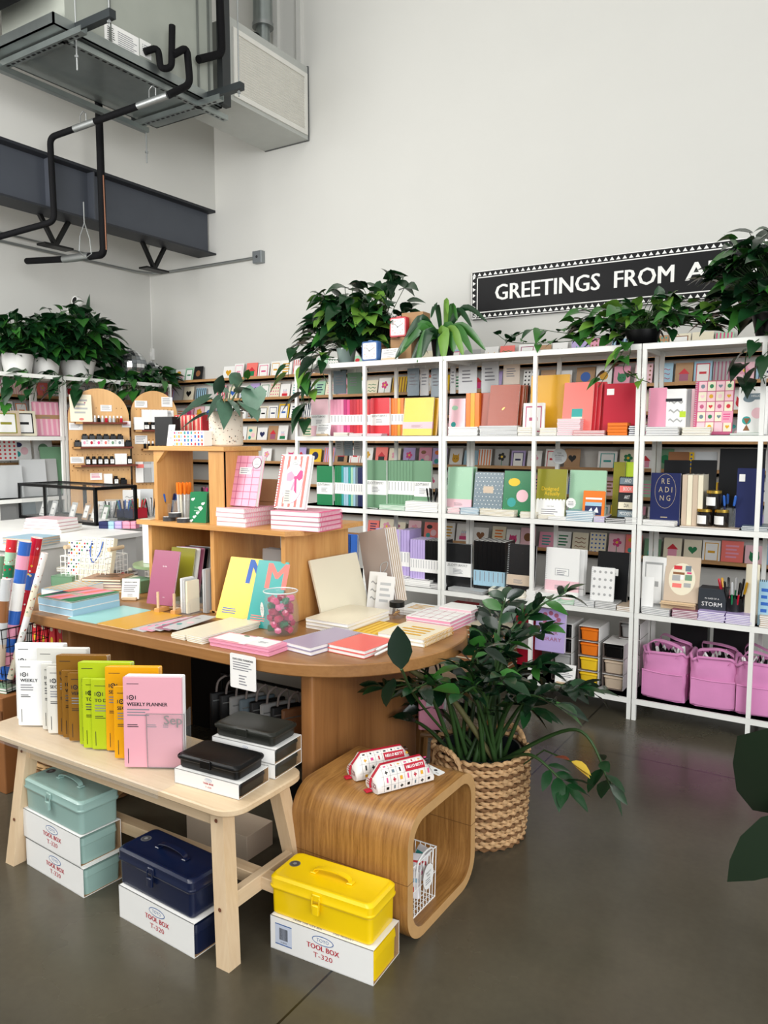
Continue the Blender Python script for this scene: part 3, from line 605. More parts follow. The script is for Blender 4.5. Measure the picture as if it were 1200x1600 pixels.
def desf(r):
    t = MB().at(T(-.075, 0, .0152)); t.rect(.002, .148, .0, .075, WHITE)
    for i in range(9): t.disc(.01+.0165*i, .075, .008, WHITE, .0001, 8)
    t.text('Designed', .07, .125, .024, cm('yellow')); t.text('Actually', .08, .105, .024, cm('yellow')); t.text('THIS YEAR', .075, .05, .008, GREYINK, .0006); t.lines(.03, .12, .035, 3, .009, GREYINK, .0006); t.build('cover_print', r)
DIM[desf] = (.15, .21)
up(838, 884, 733, 2, 'notebook', 'olive notebook with yellow script and white scalloped lower half', 'olive', yo=.06, lean=6, post=desf)
up(889, 946, 735, 2, 'spiral_notebook', 'large mint green spiral notebook in glossy sleeve', 'mint', sleeve=True, spiral='L', yo=.11, lean=5)
up(910, 944, 767, 2, 'book', 'small orange book with a blue sea scene on its front', 'orange', yo=.045, lean=10, t=.01, cat='book', post=lambda r: MB().at(T(0, 0, .0104)).rect(-.045, .045, .03, .08, cm('navy')).rect(-.045, .045, .08, .1, cm('light blue'), .0001).poly([(-.03, .045), (-.01, .07), (0, .045)], WHITE, .0004).poly([(.0, .045), (.02, .075), (.03, .045)], WHITE, .0004).rect(-.045, .045, .115, .125, WHITE).build('cover_print', r))
up(957, 975, 722, 2, 'folder', 'tall olive green folder behind the banner calendar', 'olive', yo=.13, cat='folder'); up(976, 994, 722, 2, 'folder', 'second tall olive folder next to the double post', 'lime', yo=.14, cat='folder')
def banner(r):
    t = MB().at(T(-.05, 0, .0145)); 
    for i, (c, s) in enumerate((('slate', 'AND'), ('coral', 'BOOK'), ('black', 'ART'), ('cream', 'DIA'), ('slate', 'MODERN'))): t.rect(.004, .096, .125-.027*i, .147-.027*i, cm(c), .0001*i); t.text(s, .05, .136-.027*i, .017, WHITE if c != 'cream' else INK, .0008)
    t.build('cover_print', r)
DIM[banner] = (.10, .15)
up(965, 993, 745, 2, 'desk_calendar', 'top-bound wire calendar with stacked banner lettering', 'black', spiral='T', scol='black', yo=.05, lean=9, cat='calendar', post=banner)
flat(838, 862, 2, 3, 'cream', 'cream booklet', 'beneath the olive notebook', t=.006, yo=.01, rz=8); flat(856, 884, 2, 2, 'white', 'white slim pad', 'beneath the olive notebook, right', t=.008, yo=.0); flat(884, 926, 2, 6, 'light blue', 'blue-edged white pad', 'below the mint spiral notebook', t=.0085, yo=.0); flat(927, 944, 2, 4, 'white', 'small lilac-edged pad', 'below the orange book', t=.007, yo=.0, pages='lilac'); flat(944, 975, 2, 3, 'black', 'black spiral pad', 'below the banner calendar', t=.008, yo=.0, rz=4); flat(976, 996, 2, 4, 'grey', 'grey wrapped pad', 'at double post foot', t=.008, yo=.0)
# level 1
up(699, 738, 849, 1, 'notebook', 'large black notebook with white paper band, front out', 'black', sleeve=True, band=LB, t=.022, lean=0)
spines(740, 789, 846, 1, ['black']*7, 'glossy notebook', 'in the black block', yo=.08, band=(.12, .42, 'light blue'))
up(792, 829, 851, 1, 'spiral_notebook', 'black spiral notebook with peach band in glossy sleeve', 'black', sleeve=True, spiral='L', band=(.22, .42, 'beige'), yo=.05, lean=6)
for i in range(2): up(798+6*i, 836, 852, 1, 'spiral_notebook', f'black spiral notebook {["first", "second"][i]} behind the peach-banded one', 'black', spiral='L', yo=.08+.02*i, lean=6)
flat(700, 757, 1, 2, 'silver', 'clear plastic wrapped black pad', 'in front of the black front', t=.008, yo=.0, rz=-6, pages='grey'); flat(762, 828, 1, 5, 'cream', 'speckled cream exercise book', 'below the peach-banded notebook', t=.008, yo=.0, rz=8, kind='dots', fg='black')
up(852, 904, 857, 1, 'spiral_notebook', 'large white spiral notebook with pink band, front out', 'white', sleeve=True, spiral='L', band=(.18, .38, 'pale pink'), yo=.09, lean=5, post=lambda r: MB().at(T(0, 0, .0146)).rect(-.04, .04, .14, .18, GREYINK).rect(-.038, .038, .142, .178, WHITE, .0003).lines(-.03, .03, .165, 3, .01, GREYINK, .0006).build('cover_print', r))
for i in range(2): up(860+6*i, 912+3*i, 858, 1, 'spiral_notebook', f'white spiral notebook {ORD[i]} behind the pink-banded white one', 'white', spiral='L', yo=.12+.02*i, lean=5)
up(923, 959, 887, 1, 'spiral_notebook', 'small white spiral notebook with rows of tiny grey icons', 'white', sleeve=True, spiral='L', kind='dots', fg='grey', yo=.05, lean=7)
up(932, 981, 863, 1, 'clipboard', 'black clipboard box standing behind the icon notebook', 'black', yo=.13, t=.02, lean=8, cat='clipboard', extra='label')
flat(822, 836, 1, 6, 'white', 'white pad', 'left of the post above the plant', t=.009, yo=.0); flat(838, 870, 1, 6, 'white', 'plain white pad', 'under the white spiral notebook', t=.008, yo=.01); flat(850, 895, 1, 2, 'mint', 'green and red printed pad', 'on the front edge', t=.007, yo=-.0, rz=5, kind='blobs', fg='red'); flat(897, 928, 1, 4, 'silver', 'silver-grey square pad', 'beneath the icon notebook', t=.008, yo=.0); flat(929, 962, 1, 4, 'grey', 'grey square pad', 'right below the icon notebook', t=.008, yo=.0); flat(964, 985, 1, 3, 'beige', 'beige small pad', 'beside the double post', t=.008, yo=.0)
# unit 3 level 3
up(1013, 1041, 606, 3, 'spiral_notebook', 'two-tone pale pink spiral notebook next to the double post', 'pink', spiral='L', yo=.07, lean=3)
up(1041, 1072, 608, 3, 'planner', 'white printed planner with black header beside pink spiral notebook', 'white', kind='squiggle', fg='grey', yo=.08, lean=2, t=.02, cat='planner', post=lambda r: MB().at(T(0, 0, .0212)).rect(-.05, .03, .17, .185, INK).rect(.02, .05, .09, .12, cm('lime')).build('cover_print', r))
for i in range(2): up(1062+6*i, 1080+6*i, 608, 3, 'spiral_notebook', f'wrapped pale spiral notebook edge {ORD[i]} right of the white planner', ['silver', 'pale pink'][i], yo=.10, spiral='L')
def gridpat(r):
    w, h = .15, .205; t = MB().at(T(-w/2, 0, .0150)); cs = ['pale pink', 'red', 'slate', 'mustard', 'dark pink', 'green']
    for i in range(4):
        for j in range(5):
            x = .014+i*.034; y = .012+j*.0385; t.rect(x, x+.031, y, y+.0355, cm('cream') if (i+j) % 2 else cm('pale pink'))
            k = (i*3+j*2) % 6; (t.heart if (i+j) % 3 == 0 else t.disc)(x+.0155, y+.018, .008, cm(cs[k]), .0004)
    t.rect(.108, .150, .045, .088, cm('pink'), .0008); t.lines(.114, .142, .075, 3, .009, cm('hot pink'), .0011); t.build('cover_print', r)
DIM[gridpat] = (.15, .205)
up(1084, 1145, 594, 3, 'spiral_notebook', 'spiral planner with a grid of small icons and pink sticker', 'dark pink', spiral='L', yo=.07, lean=8, post=gridpat)
up(1153, 1200, 604, 3, 'notebook', 'white and lilac notebook with abstract blobs at the right edge', 'white', kind='blobs', fg='slate', yo=.06, lean=6, post=lambda r: MB().at(T(0, 0, .0152)).rect(-.04, .04, .17, .2, cm('slate')).text('HELLO', .01, .187, .014, WHITE, .0004).poly([(-.04, .08), (-.01, .08), (-.025, .05)], cm('brown'), .0002).poly([(-.04, .02), (-.01, .02), (-.025, .05)], cm('brown'), .0002).build('cover_print', r))
flat(1010, 1062, 3, 5, 'silver', 'wrapped patterned pad', 'below the pink spiral notebook', t=.008, yo=.0, rz=-4, kind='dots', fg='grey'); flat(1064, 1108, 3, 5, 'cream', 'cream pad', 'below the icon grid planner', t=.0075, yo=.0, rz=3); flat(1140, 1186, 3, 1, 'sage', 'thin green pad', 'before the right post', t=.01, yo=.0)
# level 2
def reading(r):
    t = MB().at(T(0, 0, .0204)); G = mat('#b9a98c', .4, .3); n = 28
    for k in range(n):
        a = 2*pi*k/n; b2 = 2*pi*(k+1)/n
        t.add([(.052*cos(a), .14+.07*sin(a), 0), (.052*cos(b2), .14+.07*sin(b2), 0), (.0535*cos(b2), .14+.0715*sin(b2), 0), (.0535*cos(a), .14+.0715*sin(a), 0)], [(0, 1, 2, 3)], G)
    for s, y in (('R E', .18), ('A D I', .145), ('N G', .11)): t.text(s, 0, y, .032, G)
    t.lines(-.02, .02, .03, 1, .01, G); t.build('cover_print', r)
DIM[reading] = (.15, .215)
up(1017, 1063, 739, 2, 'book', 'navy reading journal with gold oval lettering, front out', 'navy', yo=.06, lean=2, t=.02, cat='book', post=reading)
spines(1065, 1098, 742, 2, ['beige', 'cream', 'beige', 'cream'], 'pale journal', 'between navy journal and candles', yo=.05, band=None)
up(1150, 1192, 732, 2, 'folder', 'deep blue folder partly behind the right post', 'navy', yo=.08, t=.02, cat='folder', extra='corner')
up(1035, 1075, 719, 2, 'black_board', 'black panel standing behind the navy journal', 'black', yo=.2, t=.01, cat='panel'); up(1077, 1117, 719, 2, 'black_board', 'black panel standing behind pale journals', 'black', yo=.2, t=.01, cat='panel'); up(1121, 1192, 701, 2, 'black_board', 'tall wide black panel behind the blue pens', 'black', yo=.22, t=.01, cat='panel')
up(1041, 1073, 706, 2, 'black_board', 'brown notebook top peeking above the left black panel', 'brown', yo=.25, t=.01, cat='notebook'); up(1083, 1117, 706, 2, 'black_board', 'silver wrapped notebook top above the black panel', 'silver', yo=.25, t=.01, cat='notebook')
flat(1006, 1058, 2, 4, 'white', 'pearl white pad', 'in front of the navy journal', t=.006, yo=.0, rz=-6); flat(1062, 1155, 2, 1, 'beige', 'wide flat beige folder', 'in front of the candle jars', t=.006, yo=.0, h=.12); flat(1158, 1200, 2, 3, 'slate', 'blue-grey pad', 'in front of the deep blue folder', t=.007, yo=.0)
# level 1
up(1004, 1041, 870, 1, 'notebook', 'pale ledger notebook with grid lines and green spine', 'white', yo=.12, t=.03, lean=3, kind='frame', fg='grey', pages='mint'); up(1003, 1021, 902, 1, 'notebook', 'small white notebook in front of the pale ledger', 'white', yo=.04, lean=6)
def piles(r):
    t = MB().at(T(0, 0, .0158)); t.disc(0, .12, .058, cm('cream'), 0, 24, .085)
    for i, (x, y, w_, h_, c) in enumerate(((-.02, .18, .035, .02, 'red'), (.025, .178, .025, .03, 'slate'), (-.015, .15, .05, .012, 'brown'), (-.025, .125, .035, .03, 'grey'), (.0, .13, .015, .025, 'white'), (.028, .13, .03, .03, 'sage'), (-.02, .085, .04, .022, 'coral'), (.025, .09, .03, .022, 'grey'), (.03, .155, .02, .01, 'hot pink'))): t.rect(x-w_/2, x+w_/2, y-h_/2, y+h_/2, cm(c), .0004+i*5e-5)
    t.build('cover_print', r)
PZS = .065
DIM[piles] = (.15, .24)
up(1038, 1092, 860, 1, 'book', 'dusty pink journal illustrated with piled books, on wooden easel', 'beige', yo=.08, lean=12, t=.015, cat='book', zoff=PZS, h=.235, post=piles)
X0 = SX(1062, LV[1], SY+.08)
r = empty('book_easel', 'light wooden easel holding the pink journal of piled books', 'easel', T(X0, SY+.07, LV[1]+.001))
t = MB(); t.rbox(-.085, .085, -.03, -.018, 0, .07, BIRX, .003); t.build('front_lip', r); MB().rbox(-.085, .085, -.06, .03, .058, .064, BIRX, .003).build('rest', r)
t = MB(); t.M = RX(-14); t.box(-.07, -.04, .02, .03, .04, .22, BIRZ); t.box(.04, .07, .02, .03, .04, .22, BIRZ); t.build('back_frame', r); MB().at(T(0, -.0305, 0)@RX(90)).disc(0, .008, .035, BLACK, 0, 20, .028).build('arch_cutout', r)
flat(1004, 1048, 1, 4, 'silver', 'silver wrapped pad', 'in front of the easel at left', t=.008, yo=.0, rz=-5); flat(1048, 1088, 1, 5, 'plum', 'plum printed pad', 'before the easel', t=.0075, yo=.0, rz=4, kind='disc', fg='pale pink'); flat(1090, 1132, 1, 6, 'lilac', 'pale lilac pad', 'before the storm box', t=.0075, yo=.0); flat(1133, 1176, 1, 6, 'lilac', 'pale lilac pad', 'before the black pen cup', t=.0075, yo=.0)
up(1164, 1185, 882, 1, 'notebook', 'cream plastic-wrapped notebook behind the right post', 'cream', yo=.08, lean=2); up(1185, 1204, 907, 1, 'spiral_notebook', 'turquoise top-bound pad at the right frame edge', 'light blue', spiral='T', scol='black', yo=.04, kind='bars', fg='blue'); flat(1186, 1214, 1, 6, 'beige', 'pale striped pad', 'at the right frame edge', t=.009, yo=.0)
# bottom of unit 2 : purple library book and others
def libr(r):
    t = MB().at(T(0, 0, .0205)); 
    for k in range(8): t.disc(.04*cos(k*.785), .17+.03*sin(k*.785), .012, cm('plum'), k*2e-5, 10)
    t.text('YOUR', 0, .10, .028, cm('plum'), .0004); t.text('LIBRARY', 0, .065, .028, cm('plum'), .0004, width=.115); t.build('cover_print', r)
DIM[libr] = (.15, .22)
up(838, 884, 950, 0, 'book', 'lilac library book with ornate plum lettering behind the plant', 'lilac', yo=.06, t=.02, cat='book', zoff=.17, h=.24, post=libr)
# ---- bookmarks hung from clip strips behind shelf top
def bookmark(px0, px1, y0, y1, c, label, yo=.36):
    Y = SY+yo; a = PY(px0, y0, Y); b_ = PY(px1, y1, Y); w = b_.x-a.x; h = a.z-b_.z
    r = empty('hanging_pack', label, 'bookmark pack', T(a.x, Y, b_.z), 'packs hanging behind the shelves')
    MB().box(0, w, -.003, .003, 0, h, cm(c, .25)).build('card_pack', r); MB().at(T(0, -.0036, 0)@RX(90)).lines(w*.2, w*.8, h*.75, 4, h*.12, GREYINK).build('print', r)
    MB().box(w*.45, w*.55, .003, .006, h-.01, 1.975-b_.z if y0 < 640 else h+.05, METALW).build('clip_strip', r)
for q in ((637, 655, 576, 618, 'slate', 'grey-green hanging pack right of the yellow notebook'), (657, 670, 576, 618, 'grey', 'narrow patterned hanging pack with flowers'), (674, 688, 576, 620, 'slate', 'blue-grey hanging pack near double post'), (704, 712, 572, 615, 'grey', 'narrow grey hanging pack right of double post'), (717, 745, 570, 614, 'silver', 'silver hanging sheet of plant stickers'), (753, 779, 566, 613, 'silver', 'silver hanging pack with line drawings'), (787, 812, 570, 600, 'beige', 'pinkish beige hanging pack'), (521, 541, 580, 615, 'slate', 'dark framed document pack, left one behind pothos'), (543, 565, 583, 615, 'sage', 'green framed document pack beside the post')): bookmark(*q)
for i, q in enumerate(((524, 537, 685, 712), (538, 551, 685, 712), (553, 566, 685, 712))): bookmark(*q, ['grey', 'slate', 'grey'][i], f'grey printed pack, {ORD[i]} under the first shelf at left')
# round badge sign
p = PY(874, 713, SY+.3); r = empty('round_shelf_sign', 'round scalloped grey sign above the mint spiral notebook', 'sign', T(p))
t = MB(); t.disc(0, 0, .046, cm('silver'), 0, 24); t.M = T(0, 0, .0005); t.text('THIS', 0, .018, .013, INK); t.text('JOURNAL', 0, .004, .013, INK); t.lines(-.025, .025, -.01, 3, .009, GREYINK); t.M = Matrix.Identity(4); t.build('sign_face', r, M=RX(90)); MB().cyl((0, .004, -(p.z-1.05)), .003, p.z-1.05, STEEL, 6).build('stem', r)
def sign_card(name, label, M, w, h, title, n=4, base=True, wave=False):
    r = empty(name, label, 'sign', M); t = MB(); t.at(RX(-12)); t.rbox(-w/2, w/2, 0, .003, .006, h, WHITE, .0015, .0006)
    t.at(RX(-12)@T(0, -.0008, 0)@RX(90)); t.text(title, 0, h*.83, h*.085, INK, width=w*.72, bold=.0004); t.lines(-w*.38, w*.38, h*.66, n, h*.09, GREYINK); t.lines(-w*.15, w*.15, h*.66-n*h*.09-h*.05, 3, h*.07, GREYINK); t.build('card', r)
    if base: MB().rbox(-w*.4, w*.4, -.012, .016, 0, .014, BIRX, .002).build('wooden_base', r)
    return r
Y = SY+.04
sign_card('shelf_sign', 'small white sign card below the pink banded notebook', T(SX(504, LV[3]-.05, Y), Y, LV[3]+.001), .115, .085, 'NOTEBOOKS')
# candles, pens, cup, storm box
def candle(label, x, y, z):
    r = empty('candle_jar', label, 'candle', T(x, y, z)); MB().lathe([(0, 0), (.035, 0), (.037, .004), (.037, .075), (.032, .078), (0, .078)], mat('#1a1512', .15, coat=.5), 24).build('jar', r, 40)
    MB().lathe([(0, .078), (.036, .078), (.036, .092), (0, .092)], mat('#c9a64a', .25, .9), 24).build('lid', r, 40)
    t = MB(); 
    for k in range(6):
        a = radians(-90-40+k*13.3-20); b2 = a+radians(13.3); t.add([(.0376*cos(a), .0376*sin(a), .018), (.0376*cos(b2), .0376*sin(b2), .018), (.0376*cos(b2), .0376*sin(b2), .06), (.0376*cos(a), .0376*sin(a), .06)], [(0, 1, 2, 3)], WHITE)
    t.build('paper_label', r)
cx = SX(1101, LV[2], SY+.05); candle('black candle jar with white label, lower left of three', cx, SY+.06, LV[2]+.001); candle('black candle jar with white label, lower right of three', cx+.08, SY+.065, LV[2]+.001); candle('black candle jar with gold lid stacked on top of two', cx+.04, SY+.062, LV[2]+.0945)
def pen(name, label, x, y, z, L, c, tx, ty, cap=None, group=None):
    r = MB(); r.tube([(0, 0, 0), (0, 0, .01), (0, 0, L*.7)], [.002, .0045, .0045], cm(c, .25), 8); o = r.build(name, smooth=40)
    MB().tube([(0, 0, L*.68), (0, 0, L-.006), (0, 0, L)], [.0055, .0055, .003], cm(cap or c, .2), 8).build('cap', o, 40)
    MB().box(.005, .0065, -.0015, .0015, L*.72, L-.003, cm(cap or c, .2)).build('clip', o)
    o.matrix_basis = T(x, y, z)@RX(tx)@RY(ty); return tag(o, label, 'pen', group)
def pens(desc, where, cx_, cy_, z, n, L, cols, R=.02, caps=None, tilt=9, name='pen'):
    rr = random.Random(int(cx_*999))
    for i in range(n):
        a = 2*pi*i/n; c = cols[i % len(cols)]; rad = R*(.9 if n > 1 else 0)
        pen(name, f'{c} {desc}, {ORD[i]} of the bunch {where}', cx_+rad*cos(a), cy_+rad*sin(a), z, L, c, -tilt*sin(a), tilt*cos(a), caps[i % len(caps)] if caps else None, f'{desc}s {where}')
def cup(label, x, y, z, w, h, m, rnd=True):
    r = empty('pen_cup', label, 'cup', T(x, y, z))
    if rnd: MB().lathe([(0, .003), (w/2-.003, .003), (w/2-.003, h), (w/2, h), (w/2, 0), (0, 0)], m, 24).build('cup_wall', r, 40)
    else:
        t = MB(); t.box(-w/2, w/2, -w/2, w/2, 0, .003, m)
        for q in ((-w/2, -w/2+.003, -w/2, w/2), (w/2-.003, w/2, -w/2, w/2), (-w/2, w/2, -w/2, -w/2+.003), (-w/2, w/2, w/2-.003, w/2)): t.box(*q, 0, h, m)
        t.build('cup_wall', r)
    return r
bx_ = SX(1133, LV[2], SY+.06)+.01; cup('clear cup of blue pens beside the candles', bx_, SY+.09, LV[2]+.001, .08, .10, CLEAR, False)
pens('felt pen', 'beside the candles', bx_, SY+.09, LV[2]+.006, 7, .165, ['black', 'navy'], .024, ['blue'], 14)
gx = SX(674, LV[2], SY+.05); cup('small clear cup of black pens near the sage notebooks', gx, SY+.06, LV[2]+.001, .055, .07, CLEAR); pens('gel pen', 'near the sage notebooks', gx, SY+.06, LV[2]+.005, 5, .14, ['black'], .014, ['black'])
Y = SY+.10; sx_ = SX(1115, LV[1], Y)
r = empty('gift_box', 'dark slate box lettered STORM with wave drawing', 'box', T(sx_, Y, LV[1]+.001)); MB().rbox(-.065, .065, -.05, .05, 0, .155, mat('#2f343a', .5), .003).build('carton', r)
t = MB().at(T(0, -.0506, 0)@RX(90)); t.text('IN CASE OF A', 0, .105, .011, WHITE); t.text('STORM', 0, .075, .03, WHITE); t.poly([(-.06, .005)]+[(-.06+.012*k, .03+.008*sin(k*.9)) for k in range(11)]+[(.06, .005)], cm('slate'), .0002); t.build('lettering', r)
kx = SX(1146, LV[1], Y); cup('black pen cup full of red and black pens', kx, Y, LV[1]+.001, .105, .115, mat('#17171a', .3)); pens('ballpoint pen', 'in the black cup', kx, Y, LV[1]+.008, 12, .20, ['red', 'black', 'black', 'green', 'crimson', 'black'], .035, ['red', 'crimson', 'black', 'silver', 'black', 'mustard'], 12)
# badge in unit2
p = PY(892, 786, SY+.02); t = MB().at(RX(90)); 
for k in range(14): t.disc(.022*cos(k*.449), .022*sin(k*.449), .007, WHITE, k*1e-5, 8)
t.disc(0, 0, .024, WHITE, .0003); t.at(T(0, -.001, 0)@RX(90)); t.text('MIDORI', 0, .006, .008, INK); t.lines(-.015, .015, -.004, 2, .007, GREYINK); t.at(); t.box(-.002, .002, 0, .003, -(p.z-LV[2]-.001), 0, CLEAR); tag(t.build('round_badge', M=T(p)), 'white round scalloped badge in front of mint spiral notebook', 'sign')
# small drawers / tins at bottom of unit 2
def drawer_pack(cols, px0, lab, yo=.08, w=.115, h=.078, z0=None):
    Y = SY+yo; x = SX(px0, LV[0], Y); z = (z0 or LV[0])+.001
    for i, c in enumerate(cols):
        r = empty('small_storage_tin', f'{c} lidded tin, {ORD[i]} from the bottom of {lab}', 'box', T(x+w/2, Y, z+i*(h+.004)), f'tins in {lab}')
        t = MB(); K = mat('#6d6059', .7); t.box(-w/2, w/2, 0, .2, 0, .002, K); t.box(-w/2, w/2, 0, .2, h, h+.002, WHITE); t.box(-w/2, -w/2+.002, 0, .2, 0, h, K); t.box(w/2-.002, w/2, 0, .2, 0, h, WHITE); t.build('carton_sleeve', r)
        MB().loft([MB().rloop(-w/2+.012, w/2-.012, .012, .18, .012, 3, .004), MB().rloop(-w/2+.008, w/2-.008, .006, .19, .014, 3, h*.72)], cm(c, .35)).build('tin_body', r, 40)
        MB().rbox(-w/2+.004, w/2-.004, .002, .195, h*.72, h*.86, cm(c, .35), .014, .003).build('tin_lid', r, 40)
    return x
drawer_pack(['yellow', 'yellow', 'orange', 'orange'], 903, 'the yellow and orange column', h=.080)
drawer_pack(['beige', 'beige', 'black'], 941, 'the beige and black column', h=.082)
drawer_pack(['grey', 'grey', 'black', 'black'], 862, 'the black and grey column', h=.080)
drawer_pack(['black', 'white', 'black', 'grey'], 966, 'the dark column at the double post', h=.085, yo=.2)
Y = SY+.02; sign_card('shelf_sign', 'small white information card on wooden base before the grey tins', T(SX(882, LV[0]-.06, Y), Y, LV[0]+.001), .115, .115, 'TINY STORAGE')
for i, (px0, px1, c) in enumerate(((700, 735, 'red'), (742, 800, 'grey'), (805, 835, 'crimson'))):
    Y = SY+.255; x0 = SX(px0, LV[0], Y); x1 = SX(px1, LV[0], Y); r = empty('storage_carton', f'{c} carton on the bottom shelf behind the plant, {ORD[i]} from left', 'box', T((x0+x1)/2, Y, LV[0]+.001)); MB().rbox(-(x1-x0)/2, (x1-x0)/2, 0, .13, 0, .32, cm(c), .003).build('carton', r); MB().at(T(0, -.0006, 0)@RX(90)).rect(-.05, .05, .1, .2, WHITE).build('label_sticker', r)
for j in range(9):
    book('tray_set', f'stacked beige tray in the low pile behind the table, {ORD[j]} from the bottom', 'tray', T(-1.94, SY+.03, LV[0]+.002+j*.029), .36, .2, .026, 'cream', group='pile of beige trays', pages='brown')
# white tool cartons at the back of unit 2/3 bottom
def plain_carton(label, x, y, z, w, d, h, c='white', text=None, rz=0, tm=None):
    r = empty('carton', label, 'box', T(x, y, z)@RZ(rz)); MB().rbox(-w/2, w/2, 0, d, 0, h, cm(c), .002, .001).build('carton_body', r)
    if text: 
        t = MB().at(T(0, -.0006, 0)@RX(90)); 
        for i, s in enumerate(text): t.text(s, 0, h*(.65-.35*i), h*.28, tm or cm('crimson'))
        t.build('lettering', r)
    return r
for i in range(2): plain_carton(f'black storage carton behind the tote bags, {ORD[i]} from left', -.80+.22*i, SY+.30, LV[0]+.001, .19, .09, .40, 'black')
# ---- pink tote bags
def tote(label, x, y, z, rz, seed):
    rr = random.Random(seed); r = empty('tote_bag', label, 'bag', T(x, y, z)@RZ(rz), 'pink tote bags')
    P = mat('#d88abb', .85, var=.08, scale=14, bump=.15, sheen=.2); PD = mat('#b96a9c', .85)
    w, d, h = .113, .10, .25; n = 14; loops = []
    for k in range(12):
        f = k/11; L = []; 
        for j, q in enumerate(MB().rloop(-w*(1-.06*(f-.5)**2), w*(1-.02*f), -d, d, .035, 5, h*f)):
            u = 1+.025*sin(j*1.7+f*9+seed)+.02*sin(j*.7-f*17+seed*2); L.append((q[0]*u, q[1]*u, q[2]+(.012*sin(j*.9+seed)*(f > .8))))
        loops.append(L)
    inner = [[(p[0]*.95, p[1]*.94, p[2]) for p in L] for L in loops[::-1]]
    t = MB(); t.loft(loops+inner[:8], P, cap=False); L0 = loops[0]; t.add(L0, [tuple(range(len(L0)-1, -1, -1))], P); L1 = inner[7]; t.add(L1, [tuple(range(len(L1)))], P); t.build('bag_body', r, 60)
    t = MB(); t.tube([(p[0]*1.005, p[1]*1.005, p[2]) for p in loops[-1]], .008, P, 6, closed=True); t.build('top_hem', r, 60)
    t = MB(); L = []
    for zz, s in ((.02, 1.02), (.13, 1.03), (.155, 1.035)): L.append([(x_, -d*1.05*s-.003, zz-(.012*cos(x_*10))) for x_ in [-w*.93+2*w*.93*i/8 for i in range(9)]])
    t.loft(L, P, cap=False, closed=False); t.tube(L[-1], .004, P, 5); t.build('front_pocket', r, 60)
    t = MB(); t.loft([[(w*1.04, -d*.8+1.6*d*i/6, zz) for i in range(7)] for zz in (.02, .15)], PD, cap=False, closed=False); t.build('side_pocket', r)
    for s in (-1, 1):
        t = MB(); pts = [(-.07, s*d*.95, h-.02), (-.08, s*d*.98, h+.03), (-.05, s*(d*.7)+.02*rr.random(), h+.035+.03*rr.random()), (.03, s*d*.5-.03, h+.05), (.09, s*d*.7, h+.02), (.07, s*d*.95, h-.02)]
        up_ = [Vector(p) for p in pts]; sm = []
        for i in range(len(up_)-1):
            p0 = up_[max(i-1, 0)]; p1 = up_[i]; p2 = up_[i+1]; p3 = up_[min(i+2, len(up_)-1)]
            for k in range(5): u = k/5; sm.append(.5*((2*p1)+(-p0+p2)*u+(2*p0-5*p1+4*p2-p3)*u*u+(-p0+3*p1-3*p2+p3)*u**3))
        sm.append(up_[-1]); L = [[p+Vector((0, -.013, .0)), p+Vector((0, .013, .004)), p+Vector((0, .013, .008)), p+Vector((0, -.013, .004))] for p in sm]; t.loft(L, P); t.build('strap', r, 60)
    t = MB(); 
    for i in range(16):
        a = rr.uniform(0, 6.3); q = rr.uniform(.02, .09); t.tube([(q*cos(a), q*.8*sin(a), h-.05), (q*cos(a+.5), q*.8*sin(a+.5), h-.0+.02*rr.random()), (q*cos(a+1), q*.8*sin(a+1), h-.04)], .009, [BLACK, WHITE][i % 2], 5)
    t.build('striped_lining', r, 60)
    return r
for i, (px_, lb, rz) in enumerate(((1042, 'left pink canvas tote bag with striped fabric inside, on bottom shelf', -6), (1115, 'middle pink canvas tote bag with long straps across its top', 3), (1186, 'right pink canvas tote bag partly behind the shelf post', 5))):
    xx = SX(px_, LV[0], SY+.12); tote(lb, xx, SY+.16, LV[0]+.001, rz, i+3)
# ================================================================= PLANTS
def leafmat(c, c2, rough=.3):
    m = mat(c, rough, var=.35, scale=7, coat=.25); return m
LG = mat('#153a1c', .33, var=.5, scale=9, coat=.2); LG2 = mat('#2f6424', .35, var=.35, scale=9, coat=.15); LG3 = mat('#628b33', .4, var=.25, scale=9); LD = mat('#0b2212', .25, var=.5, scale=8, coat=.35); STEM = mat('#2e4a22', .5, var=.3); LY = mat('#d2b03c', .5)
LS = mat('#5f8f74', .4, var=.35, scale=30); LBR = mat('#5f6e66', .4)
def leaf(t, pos, d, L, wd, m, heart=True, droop=.5, roll=0, fold=.25, n=5):
    d = Vector(d).normalized(); up_ = Vector((0, 0, 1)); s = d.cross(up_)
    s = s.normalized() if s.length > 1e-3 else Vector((1, 0, 0)); s = (Matrix.Rotation(roll, 3, d) @ s); nrm = s.cross(d)
    if heart: st = [(-.10, .42), (.04, .86), (.22, 1), (.45, .86), (.7, .5), (.88, .2), (1.0, .0)]
    else: st = [(0, .1), (.15, .62), (.38, 1), (.62, .9), (.84, .5), (1.0, .0)]
    vs = []; fs = []; p = Vector(pos)
    for q, (f, ww) in enumerate(st):
        c = p+d*(L*f)-Vector((0, 0, 1))*(droop*L*max(f, 0)**2)
        hw = wd*.5*ww; back = -d*L*.06 if heart and q == 0 else Vector((0, 0, 0))
        vs += [c-s*hw+nrm*hw*fold+back, c if not (heart and q == 0) else c+d*L*.08, c+s*hw+nrm*hw*fold+back]
    for q in range(len(st)-1):
        a = q*3; fs += [(a, a+1, a+4, a+3), (a+1, a+2, a+5, a+4)]
    t.add(vs, fs, m)
